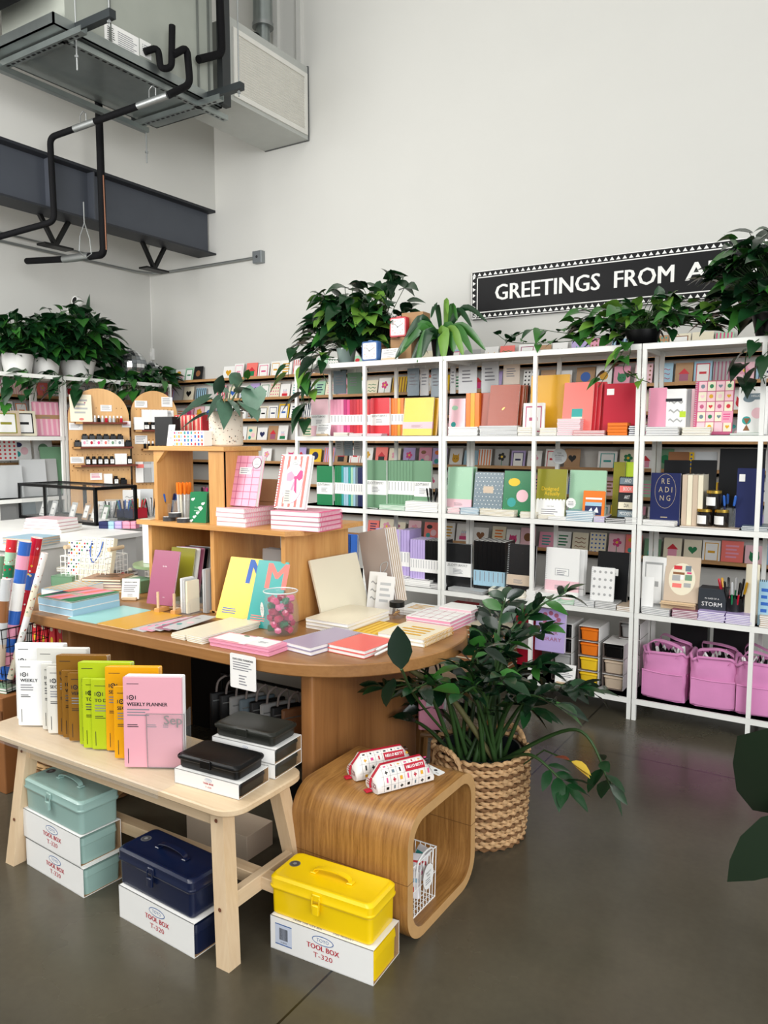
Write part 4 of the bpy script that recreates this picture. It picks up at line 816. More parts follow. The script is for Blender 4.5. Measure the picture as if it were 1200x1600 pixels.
def spline(pts, n=6):
    P = [Vector(p) for p in pts]; out = []
    for i in range(len(P)-1):
        p0 = P[max(i-1, 0)]; p1 = P[i]; p2 = P[i+1]; p3 = P[min(i+2, len(P)-1)]
        for k in range(n): u = k/n; out.append(.5*((2*p1)+(-p0+p2)*u+(2*p0-5*p1+4*p2-p3)*u*u+(-p0+3*p1-3*p2+p3)*u**3))
    return out+[P[-1]]
def pothos(label, M, mound, nleaf, vines=(), L=.10, pot=None, seed=1, mats=(LG, LG, LG2, LG), bias=(0, -.25, .1), stemr=.0022, face=.0):
    """mound=(rx,ry,rz) half extents above pot rim; vines=list of point lists (local)"""
    rr = random.Random(seed); r = empty('potted_pothos', label, 'plant', M)
    z0 = 0
    if pot:
        kind, pr, ph, pm = pot; z0 = ph
        MB().lathe([(0, .002), (pr*.72, 0), (pr*.78, .004), (pr, ph*.96), (pr, ph), (pr-.006, ph), (pr-.01, ph*.8), (0, ph*.8)], pm, 28).build('plant_pot', r, 40)
    t = MB(); s = MB()
    for i in range(nleaf):
        a = rr.uniform(0, 2*pi); e = rr.uniform(.0, 1); rad = sqrt(rr.random())
        x = mound[0]*rad*cos(a); y = mound[1]*rad*sin(a); z = z0+mound[2]*(e*sqrt(max(0, 1-rad*rad*.8)))+rr.uniform(-.02, .03)
        p = Vector((x, y, z)); b = Vector((rr.uniform(-.03, .03), rr.uniform(-.03, .03), z0-.01))
        s.tube(spline([b, (b+p)*.5+Vector((0, 0, .03)), p], 3), stemr, STEM, 4, cap=False)
        d = Vector((x/mound[0]+rr.uniform(-.4, .4)+bias[0], y/mound[1]+rr.uniform(-.4, .4)+bias[1], rr.uniform(-.5, .5)+bias[2]))
        l = L*rr.uniform(.65, 1.15); leaf(t, p, d, l, l*rr.uniform(.66, .84), rr.choice(mats), True, rr.uniform(.2, .7), rr.uniform(-.6, .6))
    for v in vines:
        P = spline([tuple(q) for q in v], 7); s.tube(P, stemr*1.1, STEM, 4)
        acc = 0
        for i in range(1, len(P)-1):
            acc += (P[i+1]-P[i]).length
            if acc > L*.42:
                acc = 0; d = (P[i+1]-P[i]).normalized(); side = Vector((rr.uniform(-1, 1), -.7, rr.uniform(-.5, .35))); pp = P[i]+side*.03; s.tube([P[i], pp], stemr*.8, STEM, 4, cap=False)
                l = L*rr.uniform(.6, 1.05); leaf(t, pp, side+d*.4, l, l*.76, rr.choice(mats), True, .5, rr.uniform(-.5, .5))
    s.build('stems', r); t.build('foliage', r, 60); return r
WPOT = mat('#e4e3de', .3); TZ = LV[4]+.002
def Q(x, y, Y): return PY(x, y, Y)
# big pothos on the left end of the back shelves
c = Q(545, 560, SY+.2); 
def rel(c, pts): return [tuple(p-c) for p in pts]
base = Vector((c.x-.02, SY+.2, TZ))
pothos('bushy pothos in a glass vase trailing down the left end of the back shelves', T(base), (.32, .17, .42), 240,
    [rel(base, [base+Vector((-.05, -.1, .05)), Q(480, 560, SY-.02), Q(474, 610, SY-.03), Q(478, 660, SY-.03)]), rel(base, [base+Vector((-.1, 0, .1)), Q(470, 540, SY+.05), Q(455, 555, SY), Q(450, 590, SY)]), rel(base, [base+Vector((.0, -.1, .03)), Q(500, 565, SY-.02), Q(512, 600, SY-.02)]), rel(base, [base+Vector((-.1, -.05, .08)), Q(492, 560, SY-.03), Q(484, 600, SY-.03), Q(483, 640, SY-.03)])],
    L=.135, pot=('glass', .065, .11, mat('#9fb3ac', .08, coat=.6)), seed=3, mats=(LG, LG, LG, LG2, LD, LG3))
base = Vector((Q(596, 540, SY+.27).x, SY+.27, TZ)); pothos('second pothos in a white bowl behind the kraft boxes, arching upward', T(base), (.25, .12, .44), 70, L=.15, pot=('b', .10, .14, WPOT), seed=5, mats=(LG, LG, LD))
# staghorn fern
def strap_plant(label, M, fr, seed):
    rr = random.Random(seed); r = empty('staghorn_fern', label, 'plant', M); MB().lathe([(0, 0), (.06, 0), (.075, .11), (.065, .11), (0, .1)], BLACK, 20).build('plant_pot', r, 40); t = MB()
    for (dx, dz, w_, m) in fr:
        p0 = Vector((rr.uniform(-.03, .03), rr.uniform(-.05, .02), .11)); p2 = Vector((dx, -.12+rr.uniform(-.04, .02), dz)); p1 = (p0+p2)*.5+Vector((0, 0, .10+max(0, dz)*.2)); P = spline([p0, p1, p2], 6); L = []
        for i, p in enumerate(P):
            f = i/(len(P)-1); hw = w_*(.25+1.0*sin(pi*min(1, f*1.02)))*.5*(1 if f < .97 else .2); d = (P[min(i+1, len(P)-1)]-P[max(i-1, 0)]).normalized(); s = d.cross(Vector((0, 1, .3))).normalized()
            L.append([p-s*hw, p+Vector((0, -hw*.3, 0)), p+s*hw])
        t.loft(L, m, cap=False, closed=False)
    t.build('fronds', r, 60); return r
bx0 = Q(690, 545, SY+.12).x
strap_plant('strappy staghorn fern in a black pot between the clocks and the sign', T(bx0, SY+.14, TZ), [(-.26, .0, .05, LG), (-.22, .03, .06, LG2), (-.16, -.03, .06, LG), (-.10, -.03, .065, LG2), (-.06, .0, .05, LG), (.02, -.02, .05, LG), (.08, -.03, .07, LG3), (.13, .02, .07, LG2), (.2, -.01, .05, LG3), (.27, .0, .05, LG2), (.33, .02, .045, LG2), (.26, .15, .035, LG), (.15, .2, .03, LG2), (.10, .24, .03, LG3), (.36, .17, .03, LG), (.0, .22, .03, LG), (-.18, .12, .04, LG), (-.2, .06, .05, LG2)], 4)
# trailing pothos along the middle shelves
base = Vector((Q(1035, 530, SY+.15).x-.1, SY+.15, TZ))
pothos('low pothos spreading along the shelf top beneath the wall sign, with trailing vines', T(base), (.40, .14, .17), 190,
    [rel(base, [base+Vector((-.2, -.02, .05)), Q(930, 528, SY+.06), Q(870, 535, SY+.05), Q(800, 535, SY+.05), Q(775, 520, SY+.05)]), rel(base, [base+Vector((-.1, 0, .05)), Q(880, 520, SY+.1), Q(830, 515, SY+.1), Q(790, 535, SY+.1)]),
     rel(base, [base+Vector((-.1, -.1, .03)), Q(975, 545, SY-.03), Q(945, 590, SY-.03), Q(935, 605, SY-.03)]), rel(base, [base+Vector((-.05, -.1, .03)), Q(985, 550, SY-.03), Q(975, 580, SY-.03), Q(1015, 598, SY-.03)]), rel(base, [base+Vector((-.1, 0, .05)), Q(945, 500, SY+.1), Q(905, 520, SY+.08)])],
    L=.095, pot=('b', .09, .08, BLACK), seed=8, mats=(LG, LG2, LG2, LG, LG3))
base = Vector((Q(1212, 520, SY+.16).x, SY+.16, TZ))
pothos('tall bushy pothos at the right end of the shelf top, covering the sign', T(base), (.30, .16, .46), 260,
    [rel(base, [base+Vector((0, -.1, .03)), Q(1170, 545, SY-.04), Q(1165, 590, SY-.04), Q(1180, 610, SY-.04)]), rel(base, [base+Vector((-.2, 0, .1)), Q(1060, 490, SY), Q(1030, 480, SY)]), rel(base, [base+Vector((.1, -.1, .03)), Q(1190, 560, SY-.04), Q(1195, 600, SY-.04)])],
    L=.125, pot=('b', .11, .12, BLACK), seed=12, mats=(LG, LG, LD, LG2))
# plants on the left wall shelving
XS = -5.33
def L3(x, y, X): return PX(x, y, X)
for px_, py0, mo, n, L, pot, sd, lb, vin in (
    (28, 583, (.20, .24, .30), 170, .125, ('b', .12, .15, WPOT), 21, 'pothos in a white pot at the left frame edge on the wall shelving', [[(20, 600), (8, 640)], [(50, 600), (35, 625)]]),
    (72, 585, (.18, .24, .33), 150, .12, ('b', .11, .14, WPOT), 22, 'pothos with pale hanging leaves beside the white pot on the wall shelving', [[(90, 605), (85, 620)]]),
    (122, 590, (.24, .34, .46), 320, .14, ('b', .14, .14, WPOT), 23, 'largest dense pothos on the wall shelving above the left pegboard', [[(125, 600), (120, 612)], [(150, 600), (150, 612)], [(180, 600), (175, 640)]]),
    (185, 594, (.12, .24, .10), 90, .11, None, 24, 'trailing pothos in front of the mirrored balls', [[(215, 600), (218, 640), (222, 660)], [(200, 600), (198, 630)]]),
    (235, 598, (.18, .24, .18), 110, .11, None, 25, 'pothos at the far end of the wall shelving above the right pegboard', [[(250, 590), (262, 600), (265, 615)], [(240, 610), (235, 640)]])):
    p = L3(px_, py0, XS-.2); base = Vector((XS-.2, p.y, TZ)); r4 = random.Random(sd); vin = vin+[[(px_+d_, py0+12), (px_+d_+r4.uniform(-8, 8), py0+r4.uniform(14, 40))] for d_ in r4.sample((-26, -12, 4, 18, 30), 2)]; vs = [rel(base, [base+Vector((.1, 0, .04))]+[L3(q[0], q[1], XS+.04) for q in v]) for v in vin]
    pothos(lb, T(base), mo, n, vs, L=L, pot=pot, seed=sd, bias=(.35, -.15, .1))
t = MB(); leaf(t, (0, 0, 0), (0, .15, 1), .3, .07, LG, False, -.05); leaf(t, (0, .01, 0), (.02, .12, 1), .26, .03, LG3, False, -.05); p = L3(135, 518, XS-.2)
tag(t.build('snake_plant_leaf', smooth=60, M=T(p)), 'single upright striped leaf rising above the largest pothos', 'leaf')
# disco balls
def disco(label, M, R):
    r = empty('disco_ball', label, 'mirror ball', M); t = MB(); n = 22; k = 13; MM = [mat('#c9cdcf', .08, .95, var=0), mat('#8d9296', .12, .9, var=0), mat('#e8eaec', .1, .85, var=0)]; rr = random.Random(5)
    for i in range(k):
        a = -pi/2+pi*i/k; b = a+pi/k*.92
        for j in range(n):
            c = 2*pi*j/n; d = c+2*pi/n*.94; t.add([(R*cos(a)*cos(c), R*cos(a)*sin(c), R*sin(a)), (R*cos(a)*cos(d), R*cos(a)*sin(d), R*sin(a)), (R*cos(b)*cos(d), R*cos(b)*sin(d), R*sin(b)), (R*cos(b)*cos(c), R*cos(b)*sin(c), R*sin(b))], [(0, 1, 2, 3)], rr.choice(MM))
    t.build('mirror_tiles', r); MB().lathe([(R*cos(a)*.985, R*sin(a)*.985) for a in [-pi/2+pi*i/16 for i in range(17)]], mat('#55585a', .4), 24).build('core', r, 60); MB().cyl((0, 0, R*.96), R*.12, R*.12, STEEL, 12).build('cap', r); return r
disco('larger mirrored disco ball behind the trailing pothos on the wall shelving', T(L3(203, 566, XS-.2).x, L3(203, 566, XS-.2).y, TZ+.145), .145)
disco('smaller mirrored disco ball near the room corner', T(XS-.2, L3(234, 582, XS-.2).y+.02, TZ+.10), .10)
# ---- clocks and boxes on the shelf top
def clock(label, M, c):
    r = empty('alarm_clock', label, 'clock', M); s = .062
    t = MB(); L = lambda a, y: [(q[0], y, q[1]+s) for q in [(p[0], p[1]) for p in MB().rloop(-a, a, -a, a, .014, 4, 0)]]
    t.loft([L(s-.004, -.02), L(s, -.014), L(s, .02), L(s-.004, .024)][::-1], mat(c, .3)); t.build('case', r, 40)
    t = MB().at(T(0, -.021, s)@RX(90)); t.poly([(p[0], p[1]) for p in MB().rloop(-s+.012, s-.012, -s+.012, s-.012, .008, 3, 0)], WHITE)
    for k in range(12):
        a = k*pi/6; R = .040; t.rect(R*sin(a)-.0035, R*sin(a)+.0035, R*cos(a)-.004, R*cos(a)+.004, mat('#e3a79a', .5), .0004) if k % 3 else t.text(['12', '3', '6', '9'][k//3], R*sin(a), R*cos(a), .012, INK, .0004)
    t.build('dial', r)
    t = MB().at(T(0, -.0225, s)@RX(90)); t.poly([(-.0015, 0), (.0015, 0), (-.022, .022), (-.024, .020)], INK); t.poly([(0, -.001), (.034, .016), (.033, .018), (0, .001)], INK, .0002); t.disc(0, 0, .004, INK, .0004, 8); t.build('hands', r)
    MB().box(-.015, .015, -.01, .012, 2*s, 2*s+.005, mat(c, .3)).build('snooze_button', r); return r
def kbox(label, x, y, z, w, d, h, rz=0):
    r = empty('kraft_box', label, 'box', T(x, y, z)@RZ(rz), 'kraft boxes on the shelf top'); MB().rbox(-w/2, w/2, 0, d, 0, h, KRAFT, .002, .001).build('carton', r); MB().box(-w/2+.001, w/2-.001, d*.49, d*.51, h, h+.0006, mat('#8c6a45', .6)).build('flap_seam', r); return r
Yk = SY+.09; x1 = SX(572, TZ, Yk); 
kbox('kraft cardboard box behind the blue clock', SX(586, TZ, Yk)+.0, Yk+.03, TZ, .135, .12, .135); kbox('kraft cardboard box under the red clock', SX(618, TZ, Yk)+.02, Yk+.03, TZ, .15, .12, .145, 2); kbox('topmost kraft cardboard box behind the red clock', SX(632, TZ, Yk)+.02, Yk+.06, TZ+.146, .15, .10, .15, 3)
clock('blue square alarm clock on the shelf top', T(SX(580, TZ, SY+.05), SY+.05, TZ), '#2f5d96'); clock('red square alarm clock standing on a kraft box', T(SX(616, TZ, Yk)+.01, Yk+.045, TZ+.146), '#c22f3a')
sign_card('shelf_sign', 'white sign card on wooden base between the clock and the fern', T(SX(608, TZ, SY+.05), SY+.05, TZ), .125, .075, 'ALARM CLOCKS', 3)
# ---- ZZ plant in its basket
def basket(label, M, R0, R1, H, rows, cstr='#a9825a', handles=True, nm='woven_basket', sq=1, n=84):
    r = empty(nm, label, 'basket', M); t = MB(); Bm = mat(cstr, .7, var=.4, scale=60); B2 = mat('#7c5836', .75, var=.4, scale=60)
    kk = n//6
    for i in range(rows):
        f = i/(rows-1); R = R0+(R1-R0)*f+.006*sin(pi*f); z = H*(i+.5)/rows; q = H/rows*.60
        pts = []
        for j in range(n):
            a = 2*pi*j/n; o_ = .0055*sin(a*kk+pi*(i % 2)); pts.append(((R+o_)*cos(a), (R+o_)*sin(a)*sq, z+.0030*sin(a*kk+pi*(i % 2)+1.2)))
        t.tube(pts, q, Bm if i % 3 else B2, 5, closed=True)
    t.build('woven_wall', r, 70)
    MB().cyl((0, 0, 0), R0-.004, .006, Bm, 32).build('base', r); MB().lathe([(R0-.01, .006), (R1-.012, H-.01)], mat('#5a4027', .9), 36).build('lining', r)
    if handles:
        for s in (-1, 1):
            t = MB(); c = s*(-pi/2)-.35
            P = [((R1+.006)*cos(c+u*.42), (R1+.006)*sin(c+u*.42), H-.06+.085*sqrt(max(0, 1-abs(u)**2.4))) for u in [-1+k/8 for k in range(17)]]
            for k in range(2): t.tube([(p[0]*(1+.004*k), p[1]*(1+.004*k), p[2]+.006*sin(i*1.9+k*3)) for i, p in enumerate(P)], .009, Bm, 6)
            t.build('handle', r, 60)
    return r
bc = (PZ(743, 1335, 0)+PZ(826, 1300, 0))*.5; BX, BY = -1.205, 2.60
basket('round seagrass basket with handles holding the big ZZ plant', T(BX, BY, 0), .165, .178, .335, 26, '#c49d70', n=168)
r = empty('zz_plant', 'large dark glossy ZZ plant with arching stems in the seagrass basket', 'plant', T(BX, BY, .012))
MB().lathe([(0, 0), (.12, 0), (.150, .30), (.155, .315), (.148, .315), (.14, .27), (0, .27)], mat('#1d2326', .35), 32).build('plant_pot', r, 40)
rr = random.Random(31); ts = MB(); tl = MB()
def zz(tip, mid=None, m=None, Lf=.098, start=.35, base=None):
    b = Vector(base or (rr.uniform(-.08, .08), rr.uniform(-.08, .08), .27)); tip = Vector(tip); mid = Vector(mid) if mid else Vector((b.x+(tip.x-b.x)*.42, b.y+(tip.y-b.y)*.42, b.z+(tip.z-b.z)*.68+.06))
    P = spline([b, mid, tip], 10); n = len(P); ts.tube(P, [.010-.0075*i/(n-1) for i in range(n)], STEM, 6)
    for i in range(int(start*n), n, 2):
        d = (P[min(i+1, n-1)]-P[i-1]).normalized(); side = d.cross(Vector((rr.uniform(-.5, .5), rr.uniform(-.2, .8), 1))); side = side.normalized() if side.length > .1 else Vector((1, 0, 0))
        for s in (-1, 1):
            l = Lf*rr.uniform(.8, 1.2); leaf(tl, P[i+(s > 0 and i < n-1)]+side*s*.004, side*s*rr.uniform(.7, 1)+d*rr.uniform(.4, .9)+Vector((0, 0, rr.uniform(-.1, .5))), l, l*.44, m or rr.choice([LD, LD, LD, LD, LG, LG, LG2]), False, rr.uniform(.1, .5), rr.uniform(-.9, .9)+s*.3, .2)
    leaf(tl, P[-1], P[-1]-P[-2], Lf, Lf*.45, m or LG, False, .2, 0)
def zp(x, y, Y): p = PY(x, y, Y); return (p.x-BX, p.y-BY, p.z-.012)
for (x, y, Y, st) in ((600, 1075, 2.2, .6), (650, 1075, 2.15, .5), (570, 1120, 2.6, .5), (735, 1010, 2.75, .4), (760, 985, 3.0, .4), (790, 950, 3.1, .4), (765, 955, 2.95, .4), (790, 935, 2.85, .45), (820, 960, 2.8, .45), (885, 925, 2.9, .5), (850, 985, 2.75, .4), (800, 1000, 2.6, .35), (760, 1010, 2.45, .35), (715, 1040, 2.35, .35), (840, 1040, 2.6, .35), (905, 1075, 2.6, .45), (925, 1080, 2.75, .45), (870, 1100, 2.45, .4), (640, 1080, 2.3, .5), (590, 1075, 2.75, .5), (790, 1060, 2.35, .3), (680, 1075, 2.3, .45), (835, 1110, 2.5, .4), (770, 990, 3.0, .3), (770, 1015, 3.1, .3), (690, 1090, 2.9, .4), (620, 1100, 2.7, .45), (720, 1085, 2.2, .35), (860, 1045, 2.9, .4)): zz(zp(x, y, Y), start=st)
zz(zp(952, 1225, 2.55), zp(900, 1140, 2.55), start=.72, m=LG); zz(zp(885, 1228, 2.45), zp(830, 1180, 2.5), start=.7, m=LG); zz(zp(562, 1155, 2.75), zp(650, 1120, 2.75), start=.8)
a_ = zp(627, 1045, 1.93); leaf(tl, a_, (-.1, 0, 1), .13, .075, LD, False, .0, -1.0, .1); leaf(tl, zp(615, 1060, 2.02), (-.3, .1, -.8), .10, .06, LD, False, .1); ts.tube(spline([zp(700, 1150, 2.45), zp(650, 1090, 2.2), a_], 5), .005, STEM, 5)
for q in (-.1, .05): leaf(tl, zp(893, 1190, 2.5), (.8, 0, -.2+q), .07, .05, LY, False, .3)
leaf(tl, zp(890, 1188, 2.5), (-.8, .1, .1), .06, .03, mat('#7b3a22', .5), False, .2); ts.tube([zp(893, 1190, 2.5), zp(850, 1172, 2.55), zp(795, 1210, 2.6)], .003, STEM, 5)
ts.tube(spline([zp(790, 1215, 2.62), zp(720, 1110, 2.5), zp(690, 1080, 2.42), zp(640, 1045, 2.3)], 6), .011, mat('#5d5a36', .6, var=.4), 7)
ts.build('stems', r, 60); tl.build('foliage', r, 60)
# big foreground leaves, right edge
r = empty('foreground_plant', 'big dark rounded leaves reaching in at the right frame edge', 'plant', T(.42, 1.05, 0)); t = MB(); s = MB()
a = PY(1158, 1180, 1.0); a2 = PY(1260, 1190, 1.0)
for tip, root, wd in (((1152, 1150), (1290, 1265), .16), ((1136, 1378), (1290, 1270), .075)):
    p1 = PY(*tip, 1.0)-Vector((.42, 1.05, 0)); p0 = PY(*root, 1.0)-Vector((.42, 1.05, 0)); d = p1-p0; leaf(t, p0, (d.x, d.y, d.z), d.length, wd, mat('#1a2a1a', .4, var=.2, coat=.1), False, .0, pi/2-.3, .1); s.tube([p0, (p0.x+.1, p0.y+.02, p0.z-.1), (.18, 0.03, .3)], .005, STEM, 6)
s.tube([(.18, .03, 0.3), (.16, 0.02, .02)], .012, STEM, 6); s.build('stems', r); t.build('foliage', r, 60)
MB().lathe([(0, 0), (.12, 0), (.15, .26), (.14, .26), (0, .24)], BLACK, 24, c=(.18, .03)).build('plant_pot', r, 40)
# ================================================================= DISPLAY TABLE
TT = .74; TK = .045
TOAK = wood('#a97a48', '#875a2f', 'x', bands=7, rough=.4); TOAKZ = wood('#a37040', '#7f512a', 'z', bands=7, rough=.4)
r = empty('display_table', 'large oval oak display table covered with notebooks and stationery', 'table', T(-2.35, 2.46, 0))
def stadium(hx, rad, z, n=24): return [(hx+rad*cos(a), rad*sin(a), z) for a in [-pi/2+pi*i/n for i in range(n+1)]]+[(-hx+rad*cos(a), rad*sin(a), z) for a in [pi/2+pi*i/n for i in range(n+1)]]
t = MB(); t.loft([stadium(.6, .5-.004, TT-TK), stadium(.6, .5, TT-TK+.004), stadium(.6, .5, TT-.004), stadium(.6, .5-.004, TT)], TOAK); t.build('tabletop', r, 40)
def slab(x, y0, y1, w=.05): 
    t = MB(); t.rbox(x-w/2, x+w/2, y0, y1, 0, TT-TK, TOAKZ, .012, .001); return t.build('leg', r)
lx = -1.60+2.35; slab(lx, -.42, .30, .055); slab(-.62, -.38, .38, .055)
t = MB(); t.box(-.60, .7, .20, .23, .56, TT-TK, TOAK); t.build('stretcher', r)
def rel_t(p): return Vector(p)
def on(px_, py_, z=TT): return PZ(px_, py_, z)
def fl(x0, y0, name, label, w, h, t, cov, rz=0, z=TT+.001, **k):        # item lying flat, nearest-left corner at a point seen on the top
    p = on(x0, y0, z); return book(name, label, k.pop('cat', 'notebook'), T(p)@RZ(rz)@T(w/2, 0, 0), w, h, t, cov, **k)
def stk(x0, y0, n, w, h, t, cov, desc, where, rz=0, z=TT+.001, name='notebook', jit=1.2, **k):
    p = on(x0, y0, z); c = (RZ(rz) @ Vector((w/2, h/2, 0))); return stack(name, desc, where, p.x+c.x, p.y+c.y, z, n, w, h, t, cov, rz, jit=jit, **k)
# ---- lower crate, three bays
CX0, CX1, CY, CD, CH = -2.76, -1.965, 2.378, .44, .385
r = empty('display_crate', 'wide pine display crate with three open bays standing on the table', 'crate', T(CX0, CY, TT+.001)); CWd = CX1-CX0
for x in (0, .385, CWd-.02): MB().rbox(x, x+.022, 0, CD, 0, CH-.02, PINEZ, .002, .001).build('side_panel' if x != .385 else 'divider', r)
t = MB(); ov = .035; t.add([(-ov, -ov, CH-.02), (CWd+.03, -ov, CH-.02), (CWd+.075, .03, CH-.02), (CWd+.075, CD+.01, CH-.02), (-ov, CD+.01, CH-.02), (-ov, -ov, CH), (CWd+.03, -ov, CH), (CWd+.075, .03, CH), (CWd+.075, CD+.01, CH), (-ov, CD+.01, CH)], [(4, 3, 2, 1, 0), (5, 6, 7, 8, 9), (0, 1, 6, 5), (1, 2, 7, 6), (2, 3, 8, 7), (3, 4, 9, 8), (4, 0, 5, 9)], PINEX); t.build('top_board', r)
MB().rbox(.022, CWd-.02, 0, CD, 0, .012, PINEX, .001).build('bottom_board', r)
MB().rbox(.022, .385, CD-.012, CD, .012, CH-.02, PINEX, .001).build('back_panel', r)
ZC = TT+CH+.001
# ---- upper crate
uw = XA(350, CY, ZC)-XA(241, CY, ZC); UH = 1.456-ZC; ux = XA(241, CY, ZC)
r = empty('small_crate', 'small pine crate with chamfered corners on top of the larger crate', 'crate', T(ux, CY+.005, ZC)); UD = .22
for x in (0, uw-.02): MB().rbox(x, x+.02, 0, UD, 0, UH-.02, PINEZ, .002, .001).build('side_panel', r)
MB().rbox(-.018, uw+.012, -.012, UD+.005, UH-.02, UH, PINEX, .003, .002).build('top_board', r)
for s, x in ((1, .02), (-1, uw-.02)):
    t = MB(); t.loft([[(x, y, UH-.02), (x+s*.055, y, UH-.02), (x, y, UH-.075)][::s] for y in (.0, .02)], PINEX); t.build('corner_brace', r)
MB().box(uw-.085, uw-.0, -.002, .012, 0, UH-.02, PINEZ).build('front_strip', r)
ZU = 1.457
# pot with plant, on the upper crate
pc = XA(346, CY+.10, ZU); r = empty('terrazzo_pot', 'speckled cream terrazzo pot on the small crate', 'pot', T(pc, CY+.13, ZU))
pm = mat('#e3d8c6', .6, var=.05); t = MB(); PR = .073; t.lathe([(0, 0), (PR-.006, 0), (PR, .006), (PR, .147), (PR-.004, .15), (PR-.009, .147), (PR-.009, .12), (0, .12)], pm, 36); t.build('pot_wall', r, 40)
rr = random.Random(9); t = MB()
for i in range(170):
    a = rr.uniform(0, 2*pi); z = rr.uniform(.008, .142); q = rr.uniform(.0012, .0034); R = PR+.0005; k = rr.randint(4, 6)
    t.add([(R*cos(a+q*cos(u)/R), R*sin(a+q*cos(u)/R), z+q*sin(u)) for u in [2*pi*j/k+rr.random() for j in range(k)]], [tuple(range(k))], rr.choice([INK, cm('brown'), mat('#8a6a52', .6), cm('grey')]))
t.build('speckles', r)
r = empty('philodendron', 'silvery green heart-leaf plant growing in the terrazzo pot', 'plant', T(pc, CY+.13, ZU+.121)); t = MB(); s = MB(); SV = mat('#557560', .35, var=.35, scale=22, coat=.2); SG = mat('#2a4434', .35, var=.3, scale=20)
MB().cyl((0, 0, -.001), PR-.011, .006, mat('#2a1e15', .9), 24).build('soil', r)
def LP(x, y, Y): return PY(x, y, Y)-Vector((pc, CY+.13, ZU+.121))
for (x, y, dx, dz, L, wd, m, dY) in ((325, 622, -.5, -.25, .15, .07, SG, -.02), (318, 648, -.9, -.35, .13, .045, SG, -.03), (340, 612, .55, .65, .14, .05, SG, -.04), (330, 635, -.8, .1, .10, .075, SV, -.05), (352, 612, -.55, .45, .11, .07, SV, .05), (365, 600, .6, .5, .12, .07, SV, .04), (372, 612, .9, .25, .15, .055, SV, 0), (358, 625, .75, -.3, .13, .06, SV, -.05), (350, 630, .3, -.6, .11, .08, SV, -.07), (385, 632, .8, -.35, .12, .10, SV, -.03), (398, 608, .15, -.8, .11, .11, SV, .0), (375, 637, .8, -.05, .10, .05, SG, .04), (345, 620, -.3, -.6, .1, .08, SG, -.06), (385, 590, .5, .6, .07, .03, LG2, .05)):
    p = LP(x, y, CY+.13+dY); s.tube(spline([(rr.uniform(-.02, .02), rr.uniform(-.02, .02), .0), (p.x*.6, p.y*.6, p.z*.7+.01), p], 4), .0028, mat('#5a6b4a', .5), 5); leaf(t, p, (dx, -.35, dz), L, wd, m, True, .25, rr.uniform(-.4, .4)-.5, .15)
s.build('stems', r); t.build('foliage', r, 60)
# black box + sticker boxes + striped boxes on the upper crate
x = XA(256, CY+.06, ZU); plain_carton('black box with tilted white card on the left of the small crate', x, CY+.06, ZU, .115, .05, .13, 'black'); t = MB(); t.rbox(-.022, .022, 0, .002, 0, .095, WHITE, .002, .0005); t.at(T(0, -.0006, 0)@RX(90)); t.text('bkr', 0, .07, .009, INK); t.text('writer', 0, .035, .007, INK)
tag(t.build('price_card', M=T(XA(252, CY, ZU)+.02, CY+.03, ZU)@RX(-10)@RZ(-4)), 'narrow white card leaning on the black box', 'card')
for i, cs in enumerate((['light blue', 'coral', 'mustard', 'hot pink'], ['pink', 'blue', 'red', 'teal'], ['red', 'lilac', 'blue', 'orange'])):
    w = .0605; r = empty('sticker_box', f'small white box printed with coloured stickers, {ORD[i]} from left on the small crate', 'box', T(XA(273, CY+.02, ZU)+w/2+i*(w+.002), CY+.012, ZU)); MB().rbox(-w/2, w/2, 0, .05, 0, .066, WHITE, .002).build('carton', r)
    t = MB().at(T(-w/2, -.0006, 0)@RX(90)); 
    for a in range(4 if i < 1 else 3):
        for b_ in range(4):
            cx_ = .010+a*(.0135 if i < 1 else .020); cy_ = .009+b_*.016; (t.disc(cx_, cy_, .0052, cm(cs[(a+b_) % 4]), .0001, 8) if (i+b_) % 2 else t.rect(cx_-.005, cx_+.005, cy_-.006, cy_+.006, cm(cs[(a*2+b_) % 4]), .0001))
    t.build('sticker_print', r)
for i in range(7):
    x = XA(274, CY+.15, ZU)+i*.0255; r = MB().rbox(-.012, .012, 0, .05, 0, .14, cm('coral' if i % 2 else 'red'), .002).build('striped_box', M=T(x, CY+.16, ZU)); MB().box(-.003, .003, -.0005, .0005, .003, .136, cm('cream')).build('stripe', r); tag(r, f'slim red and coral box behind the sticker boxes, {ORD[i]} from left', 'box', 'red slim boxes behind sticker boxes')
# inside the upper crate
hy = CY+.08; hx = XA(264, hy, ZC); cup('clear cup of dark blue pens in the small crate', hx, hy, ZC, .05, .07, CLEAR); pens('glitter pen', 'at the left of the small crate', hx, hy, ZC+.004, 5, .115, ['navy', 'black', 'blue'], .014, ['navy', 'blue', 'black'], 14)
hx = XA(291, hy, ZC); cup('clear square cup of orange capped pens in the small crate', hx, hy-.01, ZC, .075, .09, CLEAR, False); pens('barrel pen', 'with orange caps in the small crate', hx, hy-.01, ZC+.004, 10, .165, ['white', 'silver', 'cream'], .026, ['orange'], 2)
hx = XA(322, hy, ZC); pens('brush pen', 'right in the small crate', hx, hy+.02, ZC, 6, .15, ['black', 'green', 'plum', 'crimson', 'green', 'black'], .024, ['crimson', 'green', 'green', 'plum', 'black', 'magenta'], 3)
cup('clear cup of bright brush pens behind the green notebooks', hx, hy+.02, ZC-.0, .075, .07, CLEAR, False)
